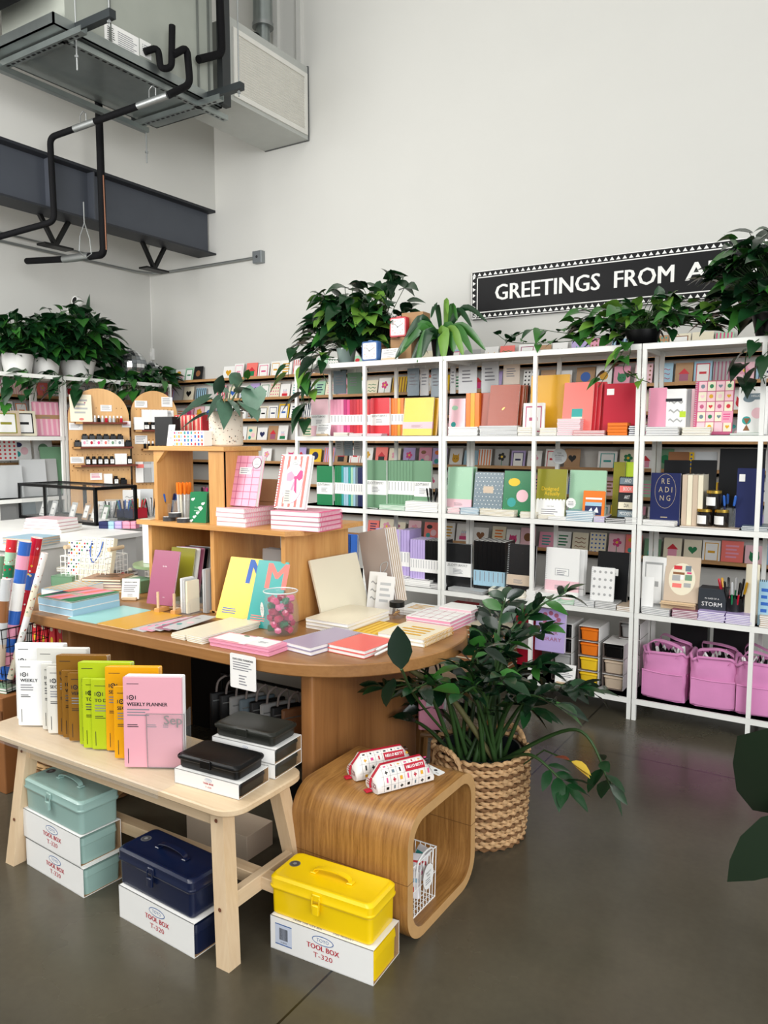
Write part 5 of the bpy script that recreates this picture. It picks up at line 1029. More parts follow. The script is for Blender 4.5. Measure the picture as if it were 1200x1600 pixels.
def wee(r):
    t = MB().at(T(0, 0, .0066))
    for i in range(7):
        a = (i*37 % 60)/60-.5; b_ = (i*53 % 90)/100+.06; t.disc(a*.07, b_*.11, .008, WHITE, i*1e-5, 8, .006); t.disc(a*.07+.008, b_*.11+.004, .004, WHITE, .0002, 6)
    t.text('PLANTS', 0, .065, .010, cm('mint'), .0004); t.lines(-.02, .02, .05, 1, .008, cm('mint')); t.build('cover_print', r)
for i in range(4): 
    Y = CY+.02+.014*i; book('pocket_notebook', 'green pocket notebook with white animals, '+('front one' if i == 0 else f'{ORD[i]} behind the front one'), 'notebook', T(XA(310, Y, ZC)+.010*i, Y, ZC)@RZ(8)@UPR(5), .088, .132, .006, 'green', group='green pocket notebooks', post=wee if i == 0 else None)
for i, (px_, yo, dz) in enumerate(((262, -.0, 0), (284, -.015, 0), (271, .0, .019))):
    r = empty('washi_tape', ['black patterned tape roll, lower left of three', 'black patterned tape roll, lower right of three', 'black patterned tape roll resting on the two others'][i], 'tape', T(XA(px_, CY+yo, ZC), CY+yo+.01, ZC+dz), 'rolls of patterned tape'); MB().lathe([(.019, 0), (.028, 0), (.028, .018), (.019, .018), (.019, 0)], mat('#3c3c3e', .5, var=.6, scale=220), 26).build('tape_roll', r, 40); MB().lathe([(.0188, .0), (.0170, .0), (.0170, .018), (.0188, .018)], WHITE, 26).build('core', r, 40); MB().lathe([(.0195, .0182), (.0275, .0182)], WHITE, 26).build('paper_disc', r)
book('small_card', 'thin printed card lying at the left of the crate top', 'card', T(CX0-.0, CY-.015, ZC)@RZ(8), .06, .05, .002, 'cream', kind='bars', fg='grey')
# planners on lower crate
PGD = 'pale pink'
zt = stack('spiral_planner', 'pink planner with magenta spiral', 'under the pink grid planner', XA(368, CY+.02, ZC), CY+.09, ZC, 4, .165, .2, .0185, 'pale pink', 180, pages='white', jit=2, cat='planner', spiral='L', scol='pink')
zt2 = stack('spiral_planner', 'pink and white checked planner', 'under the candy-striped planner', XA(462, CY+.03, ZC), CY+.10, ZC, 4, .235, .17, .0185, 'pink', 183, pages='white', jit=3, cat='planner', spiral='L', scol='hot pink')
def gridp(r):
    t = MB().at(T(0, 0, .0206)); t.rect(-.035, .03, .135, .165, WHITE, .0006); t.lines(-.028, .022, .156, 3, .008, GREYINK, .0009); 
    t.disc(.052, .185, .024, INK, .0008, 24); t.disc(.052, .185, .0215, WHITE, .0011, 24); t.lines(.040, .064, .19, 3, .006, GREYINK, .0013); t.build('cover_stickers', r)
book('spiral_planner', 'pink grid planner with white round sticker, leaning on its stack', 'planner', T(XA(379, CY+.05, zt), CY+.06, zt+.001)@RZ(2)@UPR(14), .152, .215, .020, 'pink', extra='grid', spiral='L', scol='red', post=gridp)
def bow(r):
    t = MB().at(T(0, 0, .0206)); n = 20; w = .15; h = .225; P_ = cm('hot pink')
    t.poly([(.0+.050*cos(k*.314), .105+.085*sin(k*.314)) for k in range(20)], mat('#e78aa0', .5), .0002); t.poly([(.0+.0475*cos(k*.314), .105+.0825*sin(k*.314)) for k in range(20)], WHITE, .0004)
    t.poly([(.012, .13), (.03, .16), (.043, .155), (.044, .125), (.03, .115)], P_, .0008); t.poly([(.012, .13), (-.012, .155), (-.032, .145), (-.032, .115), (-.01, .112)], mat('#eb9fb6', .5), .0007); t.poly([(.008, .125), (.018, .125), (.026, .06), (.012, .075)], P_, .0009); t.poly([(.008, .125), (.016, .125), (.0, .055), (-.008, .07)], mat('#eb9fb6', .5), .0008)
    t.disc(.012, .127, .008, P_, .0012, 8); t.rect(-.033, .004, .02, .075, cm('cream'), .0010); t.lines(-.028, .0, .07, 5, .01, GREYINK, .0012); t.rect(-.02, .025, .182, .202, WHITE, .0010); t.text('UNDATED', .002, .198, .006, INK, .0013); t.text('WEEKLY', .002, .191, .006, INK, .0013); t.text('PLANNER', .002, .184, .006, INK, .0013); t.build('cover_print', r)
book('spiral_planner', 'candy-striped planner with a pink bow, leaning on its stack', 'planner', T(XA(453, CY+.05, zt2), CY+.06, zt2+.001)@RZ(4)@UPR(16), .148, .225, .020, 'white', kind='stripes', fg='coral', spiral='L', scol='red', post=bow)
r = MB().rbox(-.08, .08, 0, .05, 0, .19, KRAFT, .004).build('kraft_display_box', M=T(XA(432, CY+.2, ZC), CY+.17, ZC)@RX(-5)); MB().box(-.079, .079, -.001, .0, .09, .094, mat('#8c6a45', .7)).build('flap_seam', r); tag(r, 'brown kraft display box behind the two leaning planners', 'box')
# ---- in the crate bays
zz0 = TT+.014
def purple(r):
    t = MB().at(T(0, 0, .0082)); t.text('la vie', 0, .17, .011, WHITE); t.text('ed', -.02, .035, .006, WHITE); t.text('paris', .02, .035, .006, WHITE); t.build('cover_lettering', r)
book('notebook', 'plum notebook with tiny white lettering on a small wooden stand', 'notebook', T(XA(262, CY-.03, TT)-.002, CY-.07, TT+.022)@RZ(6)@UPR(15), .145, .24, .008, 'plum', post=purple)
for i in range(5): Y = CY+.02+.02*i; book('notebook', f'plastic-sleeved dark notebook, {ORD[i]} behind the plum one', 'notebook', T(XA(278+7*i, Y, zz0), Y, zz0)@RZ(4)@UPR(12), .14, .25, .007, ['olive', 'white', 'plum', 'black', 'silver'][i], group='sleeved notebooks behind the plum one')
r = empty('book_stand', 'small light wooden book stand holding the plum notebook', 'stand', T(XA(262, CY-.1, TT), CY-.10, TT+.001)@RZ(6))
for s in (-1, 1): MB().rbox(s*.045-.013, s*.045+.013, -.02, .10, 0, .02, PINEY, .002).build('foot', r); MB().cyl((s*.045, -.008, .02), .006, .07, BIRZ, 10).build('peg', r)
MB().cyl((0, 0, 0), .005, .09, BIRX, 8).build('rail', r, M=T(-.045, .05, .012)@RY(90))
hx = XA(303, CY-.02, TT); r = empty('acrylic_holder', 'clear acrylic holder with upright slim pads in front of the left bay', 'holder', T(hx, CY-.085, TT+.001)); t = MB()
for q in ((-.045, .045, 0, .002, 0, .055), (-.045, .045, .088, .09, 0, .12), (-.045, -.043, 0, .09, 0, .07), (.043, .045, 0, .09, 0, .07), (-.045, .045, 0, .09, 0, .002)): t.box(*q, CLEAR)
t.build('acrylic_wall', r)
for i in range(3): book('memo_pad', f'slim white memo pad in the acrylic holder, {ORD[i]} from left', 'pad', T(hx-.022+.016*i, CY-.08, TT+.004)@RX(90)@RY(90)@T(.04, 0, 0), .07, .15-.005*i, .010, ['white', 'silver', 'cream'][i], group='pads in the acrylic holder')
for i in range(2): book('notebook', f'clear-wrapped tall notebook right of the acrylic holder, {ORD[i]}', 'notebook', T(hx+.055+.012*i, CY-.02, TT+.002)@RX(90)@RY(90)@T(.06, 0, 0), .12, .19, .008, ['silver', 'grey'][i])
def Mcover(r, c, ch, dx):
    t = MB().at(T(0, 0, .0044)); t.text('M', dx, .205, .15, cm(c), bold=.004); t.lines(-.06, .03, .045, 3, .009, cm(c), .0004); t.build('cover_lettering', r)
book('poster_book', 'yellow large notebook with a blue M, leaning in the middle bay', 'notebook', T(XA(369, CY-.03, TT)-.005, CY-.05, TT+.001)@RZ(4)@UPR(24), .17, .268, .004, 'yellow', post=lambda r: Mcover(r, 'blue', 'M', .075), kind=None)
book('poster_book', 'teal large notebook with an orange M, leaning beside the yellow one', 'notebook', T(XA(413, CY-.07, TT)+.002, CY-.09, TT+.001)@RZ(4)@UPR(20), .15, .272, .004, 'teal', post=lambda r: Mcover(r, 'coral', 'M', .03))
for i in range(3): book('folder', f'clear folder standing in the middle bay, {ORD[i]}', 'folder', T(-2.13, CY+.16+.02*i, zz0)@UPR(3), .2, .26, .003, 'silver')
# desk pad leaning, stacks, kraft pads
def deskpad(r):
    t = MB().at(T(0, 0, .0086)); w = .27; h = .225; G = GREYINK
    for i in range(6): t.rect(-w/2+.01, w/2-.01, .015+i*.038, .0158+i*.038, G, .0002)
    for i in range(8): t.rect(-w/2+.01+i*(w-.02)/7-.0004, -w/2+.01+i*(w-.02)/7+.0004, .015, .205, G, .0003)
    t.build('printed_grid', r)
book('desk_planner', 'large cream desk planner pad with faint grid, leaning against the crate side', 'planner', T(-1.865, 2.655, TT+.002)@RZ(84)@UPR(17), .30, .255, .010, 'cream', sleeve=True, post=deskpad)
tq_ = stack('notebook', 'cream desk pad in clear wrap', 'by the desk planner', -1.765, 2.535, TT+.001, 3, .205, .30, .0135, 'cream', 0, jit=1.5)
for i in range(6): book('kraft_pad', f'tall grey-brown sleeved pad right of the crate, {"front" if i == 0 else ORD[i]} one', 'pad', T(-1.79+.002*i, 2.84+.0135*i, TT+.022)@RZ(-4)@RY(-13)@UPR(3), .15, .33, .010, 'beige' if i else '#a3948a', group='tall sleeved pads beside the crate', post=(lambda r: MB().at(T(.02, .13, .0106)).tube(spline([(-.02, -.01, 0), (.03, .02, .002), (.045, .05, .002), (.01, .045, .002), (.0, .01, .002), (.03, -.01, .002)], 5), .0016, cm('silver'), 4).build('string_tie', r)) if i == 0 else None)
for i, (kd, fg_, lb) in enumerate((('squiggle', 'grey', 'white card leaning on the sleeved pads, left one'), ('bars', 'silver', 'white card with rows of print leaning on the sleeved pads'))): book('small_card', lb, 'card', T(-1.80+.055*i, 2.785-.02*i, TT+.002)@RZ(6)@UPR(12), .085, .17-.01*i, .002, 'white', kind=kd, fg=fg_)
# jar of sweets
jx, jy = -1.895, 2.265
r = empty('glass_jar', 'clear glass jar with white sticker holding wrapped pink clips', 'jar', T(jx, jy, TT+.001)); JP = [(0, .004), (.052, .004), (.060, .012), (.064, .05), (.062, .085), (.054, .11), (.053, .118), (.060, .130)]
t = MB(); t.lathe([(a_*1.07, b_*1.25) for a_, b_ in [(0, 0), (.052, 0), (.062, .008), (.0665, .05), (.0645, .087), (.0565, .111), (.0555, .118), (.0625, .133), (.060, .135), (.0525, .119), (.0535, .110), (.0615, .086), (.0635, .05), (.059, .011), (.050, .004), (0, .004)]], CLEAR, 36); t.build('glass_body', r, 50)
t = MB(); t.tube([(.0658*cos(2*pi*k/28), .0658*sin(2*pi*k/28), .1675) for k in range(28)], .0022, mat('#dfe5e3', .1, coat=.5), 6, closed=True); t.build('rim', r, 60)
t = MB(); A = radians(-125); 
t.at(T(.073*cos(A), .073*sin(A), .10)@RZ(-125+90)@RX(90)); 
for k in range(14): t.disc(.023*cos(k*.449), .023*sin(k*.449), .0065, WHITE, k*1e-5, 8)
t.disc(0, 0, .025, WHITE, .0003, 20)
for i, s in enumerate(('ACRYLIC', 'JOURNAL', 'CLIP')): t.text(s, 0, .008-i*.008, .0065, INK, .0008)
t.build('round_sticker', r)
rr = random.Random(2); cl = ['#c2315f', '#a81f4b', '#e06f9b', '#1f6b45', '#d8497c', '#b82a55']
k = 0
for lv in range(6):
    for j in range(5):
        a = 2*pi*j/5+lv*.7; q = .036+rr.uniform(-.003, .003); t = MB(); c = cl[(k*5) % 6]; s = .0155
        t.at(RZ(rr.uniform(0, 360))@RX(rr.uniform(-50, 50))); t.loft([[(-s, 0, 0)]*6, [(-s*.8, s*.9*cos(u), s*.8*sin(u)) for u in [i*pi/3 for i in range(6)]], [(s*.8, s*.8*cos(u), s*.9*sin(u)) for u in [i*pi/3 for i in range(6)]], [(s, 0, 0)]*6], mat(c, .12, coat=.6), cap=False)
        tag(t.build('wrapped_clip', M=T(jx+q*cos(a), jy+q*sin(a), TT+.023+lv*.0225)), f'{"green" if c == "#1f6b45" else "pink"} glossy wrapped clip in the jar, {ORD[j]} of {"lowest second third fourth fifth topmost".split()[lv]} layer', 'clip', 'wrapped clips in the glass jar'); k += 1
jc = Vector((-1.655, 2.70, 0)); r = empty('clip_jar', 'small glass jar of brass clips with black lid', 'jar', T(jc.x, jc.y+.03, TT+.001)); MB().lathe([(0, 0), (.027, 0), (.03, .005), (.03, .045), (.026, .05)], CLEAR, 20).build('glass_body', r, 40); MB().cyl((0, 0, .048), .032, .022, BLACK, 24).build('lid', r, 40)
t = MB(); 
for i in range(14): a = rr.uniform(0, 6.28); q = rr.uniform(0, .02); z = rr.uniform(.006, .03); t.tube([(q*cos(a), q*sin(a), z), (q*cos(a+1)+.004, q*sin(a+1), z+.008)], .0025, mat('#b98a3e', .3, .8), 5)
t.build('brass_clips', r)
# ---- front row on the table, left to right
def tq(name, desc, where, x, y, n, w, h, t, cov, z=TT+.001, rz=0, **k): return stack(name, desc, where, x+w/2, y+h/2, z, n, w, h, t, cov, rz, jit=k.pop('jit', .8), **k)
tq('pad_box', 'thick pale blue pad box', 'at the left table end', -3.05, 2.01, 2, .235, .245, .030, 'white', pages='light blue', cat='box')
def stripes_top(r):
    t = MB().at(T(0, 0, .0045)); w, h = .235, .245; cs = ['green', 'pink', 'coral', 'pink', 'green', 'green']
    for i, c in enumerate(cs): t.poly([(-w/2+i*w/6, 0), (-w/2+(i+1)*w/6, 0), (-w/2+min(6, i+2.2)*w/6, h), (-w/2+min(6, i+1.2)*w/6, h)][:4] if i < 5 else [(-w/2+5*w/6, 0), (w/2, 0), (w/2, h*.9)], cm(c), .0001*i)
    t.poly([(-w/2, 0), (-w/2+w*.36, h), (-w/2, h)], cm('coral'), .0001); t.poly([(-w/2, 0), (-w/2+w*.18, h*.5), (-w/2, h*.5)], cm('navy'), .0002)
    t.rect(-.05, .04, .09, .13, cm('beige'), .0008); t.lines(-.04, .03, .115, 2, .012, GREYINK, .001); t.build('cover_print', r)
book('wrapping_pad', 'colourful striped sheet pad in green, pink and coral on the pad boxes', 'pad', T(-2.93, 2.01, TT+.064), .235, .245, .004, 'green', post=stripes_top)
book('wrapping_pad', 'folded pad with pale blue, yellow and black bands at the left table end', 'pad', T(-3.16, 2.16, TT+.001)@RZ(8), .15, .24, .055, 'light blue', kind='stripes', fg='mustard')
book('folder', 'pale aqua folder lying flat near the table edge', 'folder', T(-2.72, 1.985, TT+.001), .185, .285, .003, '#9ccfc9'); book('folder', 'golden yellow glossy folder lying flat near the table edge', 'folder', T(-2.53, 1.985, TT+.001), .185, .285, .004, 'mustard', sleeve=True)
for i in range(5): book('sticker_pack', f'clear sleeve with pink and grey stickers, {ORD[i]} from left on the table edge', 'sticker pack', T(-2.40+.033*i, 2.00+.012*i, TT+.001+.0035*i)@RZ(-5+3*i), .075, .24, .003, ['silver', 'pink', 'silver', 'plum', 'silver'][i], kind='blobs', fg='grey')
tq('notepad', 'narrow cream notepad', 'beside the sticker packs', -2.20, 1.995, 3, .075, .31, .006, 'cream', cat='pad', rz=-2); tq('notepad', 'narrow cream notepad', 'left of the pink notecards', -2.115, 1.99, 4, .085, .32, .006, 'cream', cat='pad', rz=-3)
def pc_(r): t = MB().at(T(0, 0, .0125)); t.rect(-.13, .12, .012, .10, WHITE, .0001); t.disc(-.04, .095, .014, cm('green'), .0006, 10, .007); t.rect(.0, .03, 0, .11, mat('#f7f4f4', .5), .0008); t.lines(.05, .09, .06, 2, .010, GREYINK, .0006); t.build('paper_wrap', r)
book('notecard_box', 'lower pink boxed notecards before the jar', 'cards', T(-1.865, 1.995, TT+.001), .28, .11, .012, 'pink', pages='pink')
book('notecard_box', 'pink boxed notecards with white paper wrap and green leaf', 'cards', T(-1.870, 1.997, TT+.0145)@RZ(1), .28, .11, .012, 'pink', post=pc_, pages='pink')
tq('spiral_notebook', 'lilac spiral notebook', 'before the cream desk pads', -1.735, 2.09, 2, .145, .27, .0135, '#a99db5', spiral='L', rz=-8)
tq('spiral_notebook', 'coral spiral notebook with tucked pen', 'at the rounded table edge', -1.59, 2.155, 2, .165, .185, .0135, '#ee6a62', spiral='L', rz=-4)
for i in range(2): pen('pen', f'black capped white pen tucked in the coral notebooks, {["upper", "lower"][i]}', -1.418+.008*i, 2.20-.02*i, TT+.0225-.012*i, .12, 'white', -86, 4, 'black')
tq('spiral_notebook', 'cream and gold brushed spiral notebook', 'behind the coral ones', -1.53, 2.385, 2, .20, .225, .0135, 'cream', kind='bars', fg='mustard', scol='mustard', spiral='L', rz=180)
book('notebook', 'yellow notebook with gold brush strokes at the left of the brushed spiral ones', 'notebook', T(-1.61, 2.42, TT+.001), .12, .19, .010, 'yellow', kind='stripes', fg='mustard')
tq('notebook', 'checked white and pink notebook', 'at the right table end', -1.55, 2.63, 3, .20, .18, .0135, 'white', pages='pink', kind='pink grid', fg='dark pink')
tq('notebook', 'plain white notebook', 'behind the checked notebooks', -1.50, 2.815, 4, .15, .11, .012, 'white', pages='pale pink')
tq('notebook', 'white and gold patterned notebook', 'behind the black-lidded jar', -1.70, 2.79, 2, .16, .15, .011, 'white', kind='bars', fg='mustard')
book('folder', 'pale grey-blue folder lying behind the tall sleeved pads', 'folder', T(-1.70, 2.955, TT+.001)@T(0, -.02, 0), .16, .02, .004, 'slate') if False else None
# hanging tag at the table edge
e = PY(380, 1050, 1.952); r = empty('table_sign', 'white rounded sign hanging from the table front edge', 'sign', T(e.x, 1.950, e.z))
h = .122; w = .118; t = MB(); t.loft([[(q[0], 0, q[1]) for q in [(a[0], a[1]) for a in MB().rloop(-w/2, w/2, -h/2, h/2, .006, 4, 0)]], [(q[0], .002, q[1]) for q in [(a[0], a[1]) for a in MB().rloop(-w/2, w/2, -h/2, h/2, .006, 4, 0)]]][::-1], WHITE); t.at(T(0, -.0006, 0)@RX(90)); t.text('TOYO STEEL TOOLBOXES', 0, .042, .0095, INK, width=.094, bold=.0004); t.lines(-.045, .045, .030, 4, .0085, GREYINK); t.lines(-.018, .018, -.016, 4, .010, GREYINK); t.build('card', r)
t = MB(); t.box(-.01, .01, .002, .010, h/2-.03, h/2+.001, CLEAR); t.build('clip', r)
# ---- table left rear: cartons, cake stand, textiles, wire basket with bags
TL = TT+.001
def rc(label, px0, px1, yb, yt, d, c='white', z=TL): 
    a = on(px0, yb, z); x1 = XA(px1, a.y, z); h = ZA(yt, a.x, a.y)-z; return plain_carton(label, (a.x+x1)/2, a.y, z, x1-a.x, d, h, c), a.y, h
r1, yy, hh = rc('white cube carton behind the left table end', 195, 222, 898, 843, .10)
a = on(203, 897); 
r = empty('cake_stand', 'pale green pedestal cake stand carrying a white carton', 'cake stand', T(-2.99, 2.66, TL)); CG = mat('#8aa579', .3, coat=.4); MB().lathe([(0, 0), (.075, 0), (.07, .008), (.03, .02), (.016, .05), (.024, .06), (.016, .07), (.02, .10), (.045, .118), (.13, .122), (.135, .112), (.142, .114), (.142, .128), (0, .128)], CG, 36).build('pedestal_plate', r, 40)
r1.location = Vector((-2.99, 2.60, TL+.129))
for i in range(3): plain_carton(f'small pale olive box on the table by the cake stand, {ORD[i]} from left', -3.12+.062*i, 2.50, TL, .058, .10, .06, 'sage' if i else 'cream')
sign_card('table_sign', 'white sign card on a small wooden base before the pale boxes', T(on(203, 938).x, on(203, 938).y, TL)@RZ(28), .085, .10, 'WASHI CARDS', 4)
for i in range(5): book('folded_textile', f'folded printed cloth tied with ribbon, {top_ord(i, 5)} of the pile behind the pad boxes', 'cloth', T(on(118, 930).x+.06, on(118, 930).y+.10, TL+.014*(4-i))@RZ(26+2*i), .20, .16, .012, ['brown', 'slate', 'pale pink', 'cream', 'yellow'][i], group='folded cloths', kind='bars', fg='black' if i < 2 else 'coral', pages='cream')
stk(168, 905, 2, .13, .09, .018, 'black', 'black and white striped box', 'behind the folded cloths', 20, name='gift_box', cat='box', pages='white')
stk(80, 915, 1, .12, .12, .05, 'sage', 'dark green box', 'between the wrapping paper and the cloths', 20, name='gift_box', cat='box', pages='sage')
for i, (px_, yb, c) in enumerate(((192, 905, 'cream'), (180, 912, 'crimson'))): a = on(px_, yb); r = MB().lathe([(0, 0), (.014, 0), (.016, .02), (.009, .032), (.012, .042), (.008, .052), (0, .054)], cm(c), 14).build('wooden_figurine', M=T(a.x, a.y+.05, TL)); tag(r, f'tiny {c} figurine beside the pale boxes', 'figurine')
def wire_crate(label, M, w, d, h, m=WHITE, n=9, hd=True):
    r = empty('wire_crate', label, 'crate', M); t = MB(); R = .0018
    for z in (0, h): t.tube([(-w/2, 0, z), (w/2, 0, z), (w/2, d, z), (-w/2, d, z)], R*1.7, m, 6, closed=True)
    nz = 5
    for i in range(1, nz): z = h*i/nz; t.tube([(-w/2, 0, z), (w/2, 0, z), (w/2, d, z), (-w/2, d, z)], R, m, 4, closed=True)
    for i in range(n+1):
        x = -w/2+w*i/n; t.tube([(x, 0, h), (x, 0, 0), (x, d, 0), (x, d, h)], R, m, 4)
    for i in range(1, 6): y = d*i/6; t.tube([(-w/2, y, h), (-w/2, y, 0), (w/2, y, 0), (w/2, y, h)], R, m, 4)
    t.build('wire_body', r)
    if hd:
        for s in (-1, 1):
            g = MB(); g.tube([(s*w/2, d*.2, h), (s*w/2, d*.2, h+.04), (s*w/2, d*.8, h+.04), (s*w/2, d*.8, h)], R*1.5, m, 6); g.build('handle_wire', r); MB().cyl((0, 0, 0), .011, d*.62, BIRY, 12).build('wooden_grip', r, 40, T(s*w/2, d*.19, h+.04)@RX(-90))
    return r
WB = Vector((-3.45, 2.58, TL)); WZ = 26
wire_crate('white wire crate with wooden grips holding gift bags', T(-3.36, 2.47, TL)@RZ(14), .27, .18, .15)
def gbag(label, M, w, d, h, c, dots, rope):
    r = empty('gift_bag', label, 'bag', M); t = MB(); t.loft([MB().rloop(-w/2, w/2, 0, d, .001, 1, 0), MB().rloop(-w/2, w/2, 0, d, .001, 1, h)], cm(c), cap=False); t.box(-w/2, w/2, 0, d, 0, .002, cm(c)); t.build('paper_body', r)
    t = MB().at(T(-w/2, -.0008, 0)@RX(90)); 
    for i in range(7): t.rect(w*(i+.3)/7, w*(i+.42)/7, .005, h-.005, cm('grey'), .0001) if not dots else None
    for i in range(10):
        for j in range(12):
            if dots: 
                if (i*7+j*5) % 3: t.disc(w*(i+.5)/10, h*(j+.5)/12, .006, cm(['navy', 'red', 'green', 'mustard'][(i+j) % 4]), .0001, 6)
            elif i < 7 : t.rect(w*(i+.6)/7, w*(i+.9)/7, h*(j+.3)/12, h*(j+.45)/12, cm('slate'), .0001)
    t.build('printed_pattern', r)
    if rope: MB().tube(spline([(-.035, -.002, h-.02), (-.03, -.01, h-.08), (0, -.014, h-.13), (.03, -.01, h-.08), (.035, -.002, h-.02)], 5), .003, cm('blue'), 6).build('rope_handle', r, 50)
    return r
gbag('white gift bag with berry print in the wire crate', T(-3.43, 2.50, TL+.01)@RZ(14)@RX(-6), .16, .05, .21, 'white', True, False); gbag('cream patterned gift bag with blue rope handle in the wire crate', T(-3.33, 2.50, TL+.015)@RZ(12)@RX(-14), .20, .03, .235, 'cream', False, True)
r = wire_crate('second white wire crate farther back, beside the cake stand', T(-3.12, 2.76, TL)@RZ(8), .2, .13, .12, hd=True)
stk(88, 893, 2, .12, .10, .012, 'cream', 'pale yellow folded card pack', 'in front of the wire crate', 20, name='card_pack', cat='cards')
# ================================================================= BENCH WITH PLANNERS
BT = .45; BXa, BXb, BYa, BYb = -2.68, -1.455, 1.515, 1.865
r = empty('wooden_bench', 'pale birch bench with splayed legs in front of the display table', 'bench', T((BXa+BXb)/2, (BYa+BYb)/2, 0)); hw = (BXb-BXa)/2; hd = (BYb-BYa)/2
t = MB(); t.rbox(-hw, hw, -hd, hd, BT-.022, BT, BIRX, .07, .004, 6); t.build('seat_board', r, 40)
MB().box(-hw+.2, hw-.09, -hd+.04, -hd+.062, BT-.075, BT-.022, BIRX).build('apron', r); MB().box(-hw+.2, hw-.09, hd-.062, hd-.04, BT-.075, BT-.022, BIRX).build('apron', r)
LX = {1: (.592, .525), -1: (-.425, -.40)}
for sx in (-1, 1):
    for sy in (-1, 1):
        t = MB(); x0, x1 = LX[sx]; y0 = sy*(hd+.0); y = sy*(hd-.055); q = .024
        t.loft([[(x0-q, y0-q, 0), (x0+q, y0-q, 0), (x0+q, y0+q, 0), (x0-q, y0+q, 0)], [(x1-q, y-q, BT-.022), (x1+q, y-q, BT-.022), (x1+q, y+q, BT-.022), (x1-q, y+q, BT-.022)]], BIRZ)
        lg = t.build('leg', r)
        if sy < 0:
            for z_ in (BT-.05, .16):
                f = z_/(BT-.022); MB().at(T(x0+(x1-x0)*f, y0+(y-y0)*f-q-.0025, z_)@RX(90-7)).disc(0, 0, .006, mat('#6b3f2a', .5), 0, 10).build('screw_cap', lg)
for sx in (-1, 1):
    x0, x1 = LX[sx]; f = .165/BT; x = x0+(x1-x0)*f; MB().rbox(x-.014, x+.014, -hd+.035, hd-.035, .14, .19, BIRY, .003).build('side_rail', r)
MB().rbox(-.50, .66, -.022, .022, .145, .185, BIRX, .003).build('centre_stretcher', r)
r = MB().rbox(-2.66, -1.73, BYa-.012, BYb-.02, 0, .004, CLEAR, .012, .0008).at(T(0, 0, 0)).box(-2.655, -1.735, BYa-.014, BYa-.011, -.02, .003, CLEAR).build('acrylic_mat', M=T(0, 0, BT+.0008)); tag(r, 'clear acrylic sheet covering the bench under the planners', 'acrylic sheet')
ZB = BT+.006
def plan(px, py, w, h, t, c, label, txt=None, dy=0, rz=30, small=False, ink=INK, full=False, dx=0):
    p = PZ(px, py, ZB); x = RT
    def prn(r):
        m = MB().at(T(-w/2, 0, t+.0008)); 
        m.lines(.012, .05, h-.022, 1, .005, ink, jag=0)
        e = h*.70; m.disc(.026, e+.022, .0085, ink, 0, 12); m.disc(.026, e+.022, .005, cm(c), .0003, 10); m.disc(.026, e+.022, .0025, ink, .0005, 8); m.rect(.012, .0145, e+.016, e+.028, ink); m.rect(.038, .0405, e+.016, e+.028, ink)
        if txt: m.text(txt, .012, e, .0165, ink, align='l', width=(.128 if full else None), bold=.0005)
        m.lines(.012, .085 if full else .06, e-.018, 3, .009, GREYINK)
        m.lines(.012, .05, h*.47, 2, .006, ink)
        if full: m.lines(.075, .105, h*.47, 2, .006, GREYINK); m.lines(.125, .145, h*.47, 2, .006, GREYINK)
        m.rect(.012, .014, .012, .06, ink); m.build('cover_print', r)
    return book('planner', label, 'planner', T(p+Vector((-sin(radians(rz)), cos(radians(rz)), 0))*dy+RT*dx)@RZ(rz)@UPR(1.5)@T(w/2, 0, 0), w, h, t, c, post=prn, pages='white')
HB = .283
gr = [((18, 1126), [(31, 1132)], '#f3f3f1', 'white', 'WEEKLY'), ((52, 1136), [(66, 1140), (77, 1144)], '#dcdad0', 'off-white', 'SEC'), ((82, 1151), [(98, 1153), (110, 1156)], '#8a5f1e', 'brown', 'VERT'), ((116, 1166), [(130, 1169), (146, 1169)], '#b3c71f', 'lime green', 'TO DO'), ((158, 1176), [(181, 1183)], '#efa90f', 'golden yellow', 'SEC')]
for b0, sm, c, nm, tx in gr:
    for k in range(3): plan(b0[0], b0[1], .180, HB-.002*k, .011, c, f'large {nm} planner, {["front", "second", "backmost"][k]} of three on the bench', tx if not k else None, dy=.028+.0125*k, dx=.012)
    for k, q in enumerate(sm[::-1]): plan(q[0], q[1], .13, HB*.835, .009, c, f'small {nm} planner, {"nearest" if k == 0 and len(sm) > 1 else "farther" if k else "single"} one before its large ones', tx[:6], dy=.001+.012*k)
for k in range(3): plan(197, 1196, .185, HB+.006-.001*k, .012, '#e9a9b5' if not k else '#f0ecea', 'pink weekly planner at the front, with an acrylic bookend before it' if not k else f'white-edged planner {ORD[k-1]} behind the pink weekly planner', 'WEEKLY PLANNER' if not k else None, dy=.0+.016*k, full=not k)
p = PZ(197, 1196, ZB); r = empty('acrylic_bookend', 'clear acrylic bookend with grey Sep lettering in front of the pink planner', 'bookend', T(p)@RZ(30)@T(.11, -.016, 0))
t = MB(); t.rbox(-.035, .085, 0, .003, 0, .175, CLEAR, .001, .0006); t.box(-.035, .085, 0, .10, 0, .003, CLEAR); t.box(.082, .085, 0, .07, 0, .175, CLEAR); t.build('acrylic_plate', r)
MB().at(T(.0, -.0006, 0)@RX(90)).text('Sep', .05, .155, .042, mat('#8d8a88', .5), bold=.0006).build('lettering', r); t = MB(); 
for q in ((-.035, .085, .1745, .176), (-.0355, -.034, 0, .175), (.084, .0855, 0, .175)): t.box(q[0], q[1], -.0004, .0034, q[2], q[3], mat('#9b8f92', .2, coat=.5))
t.build('edge', r)
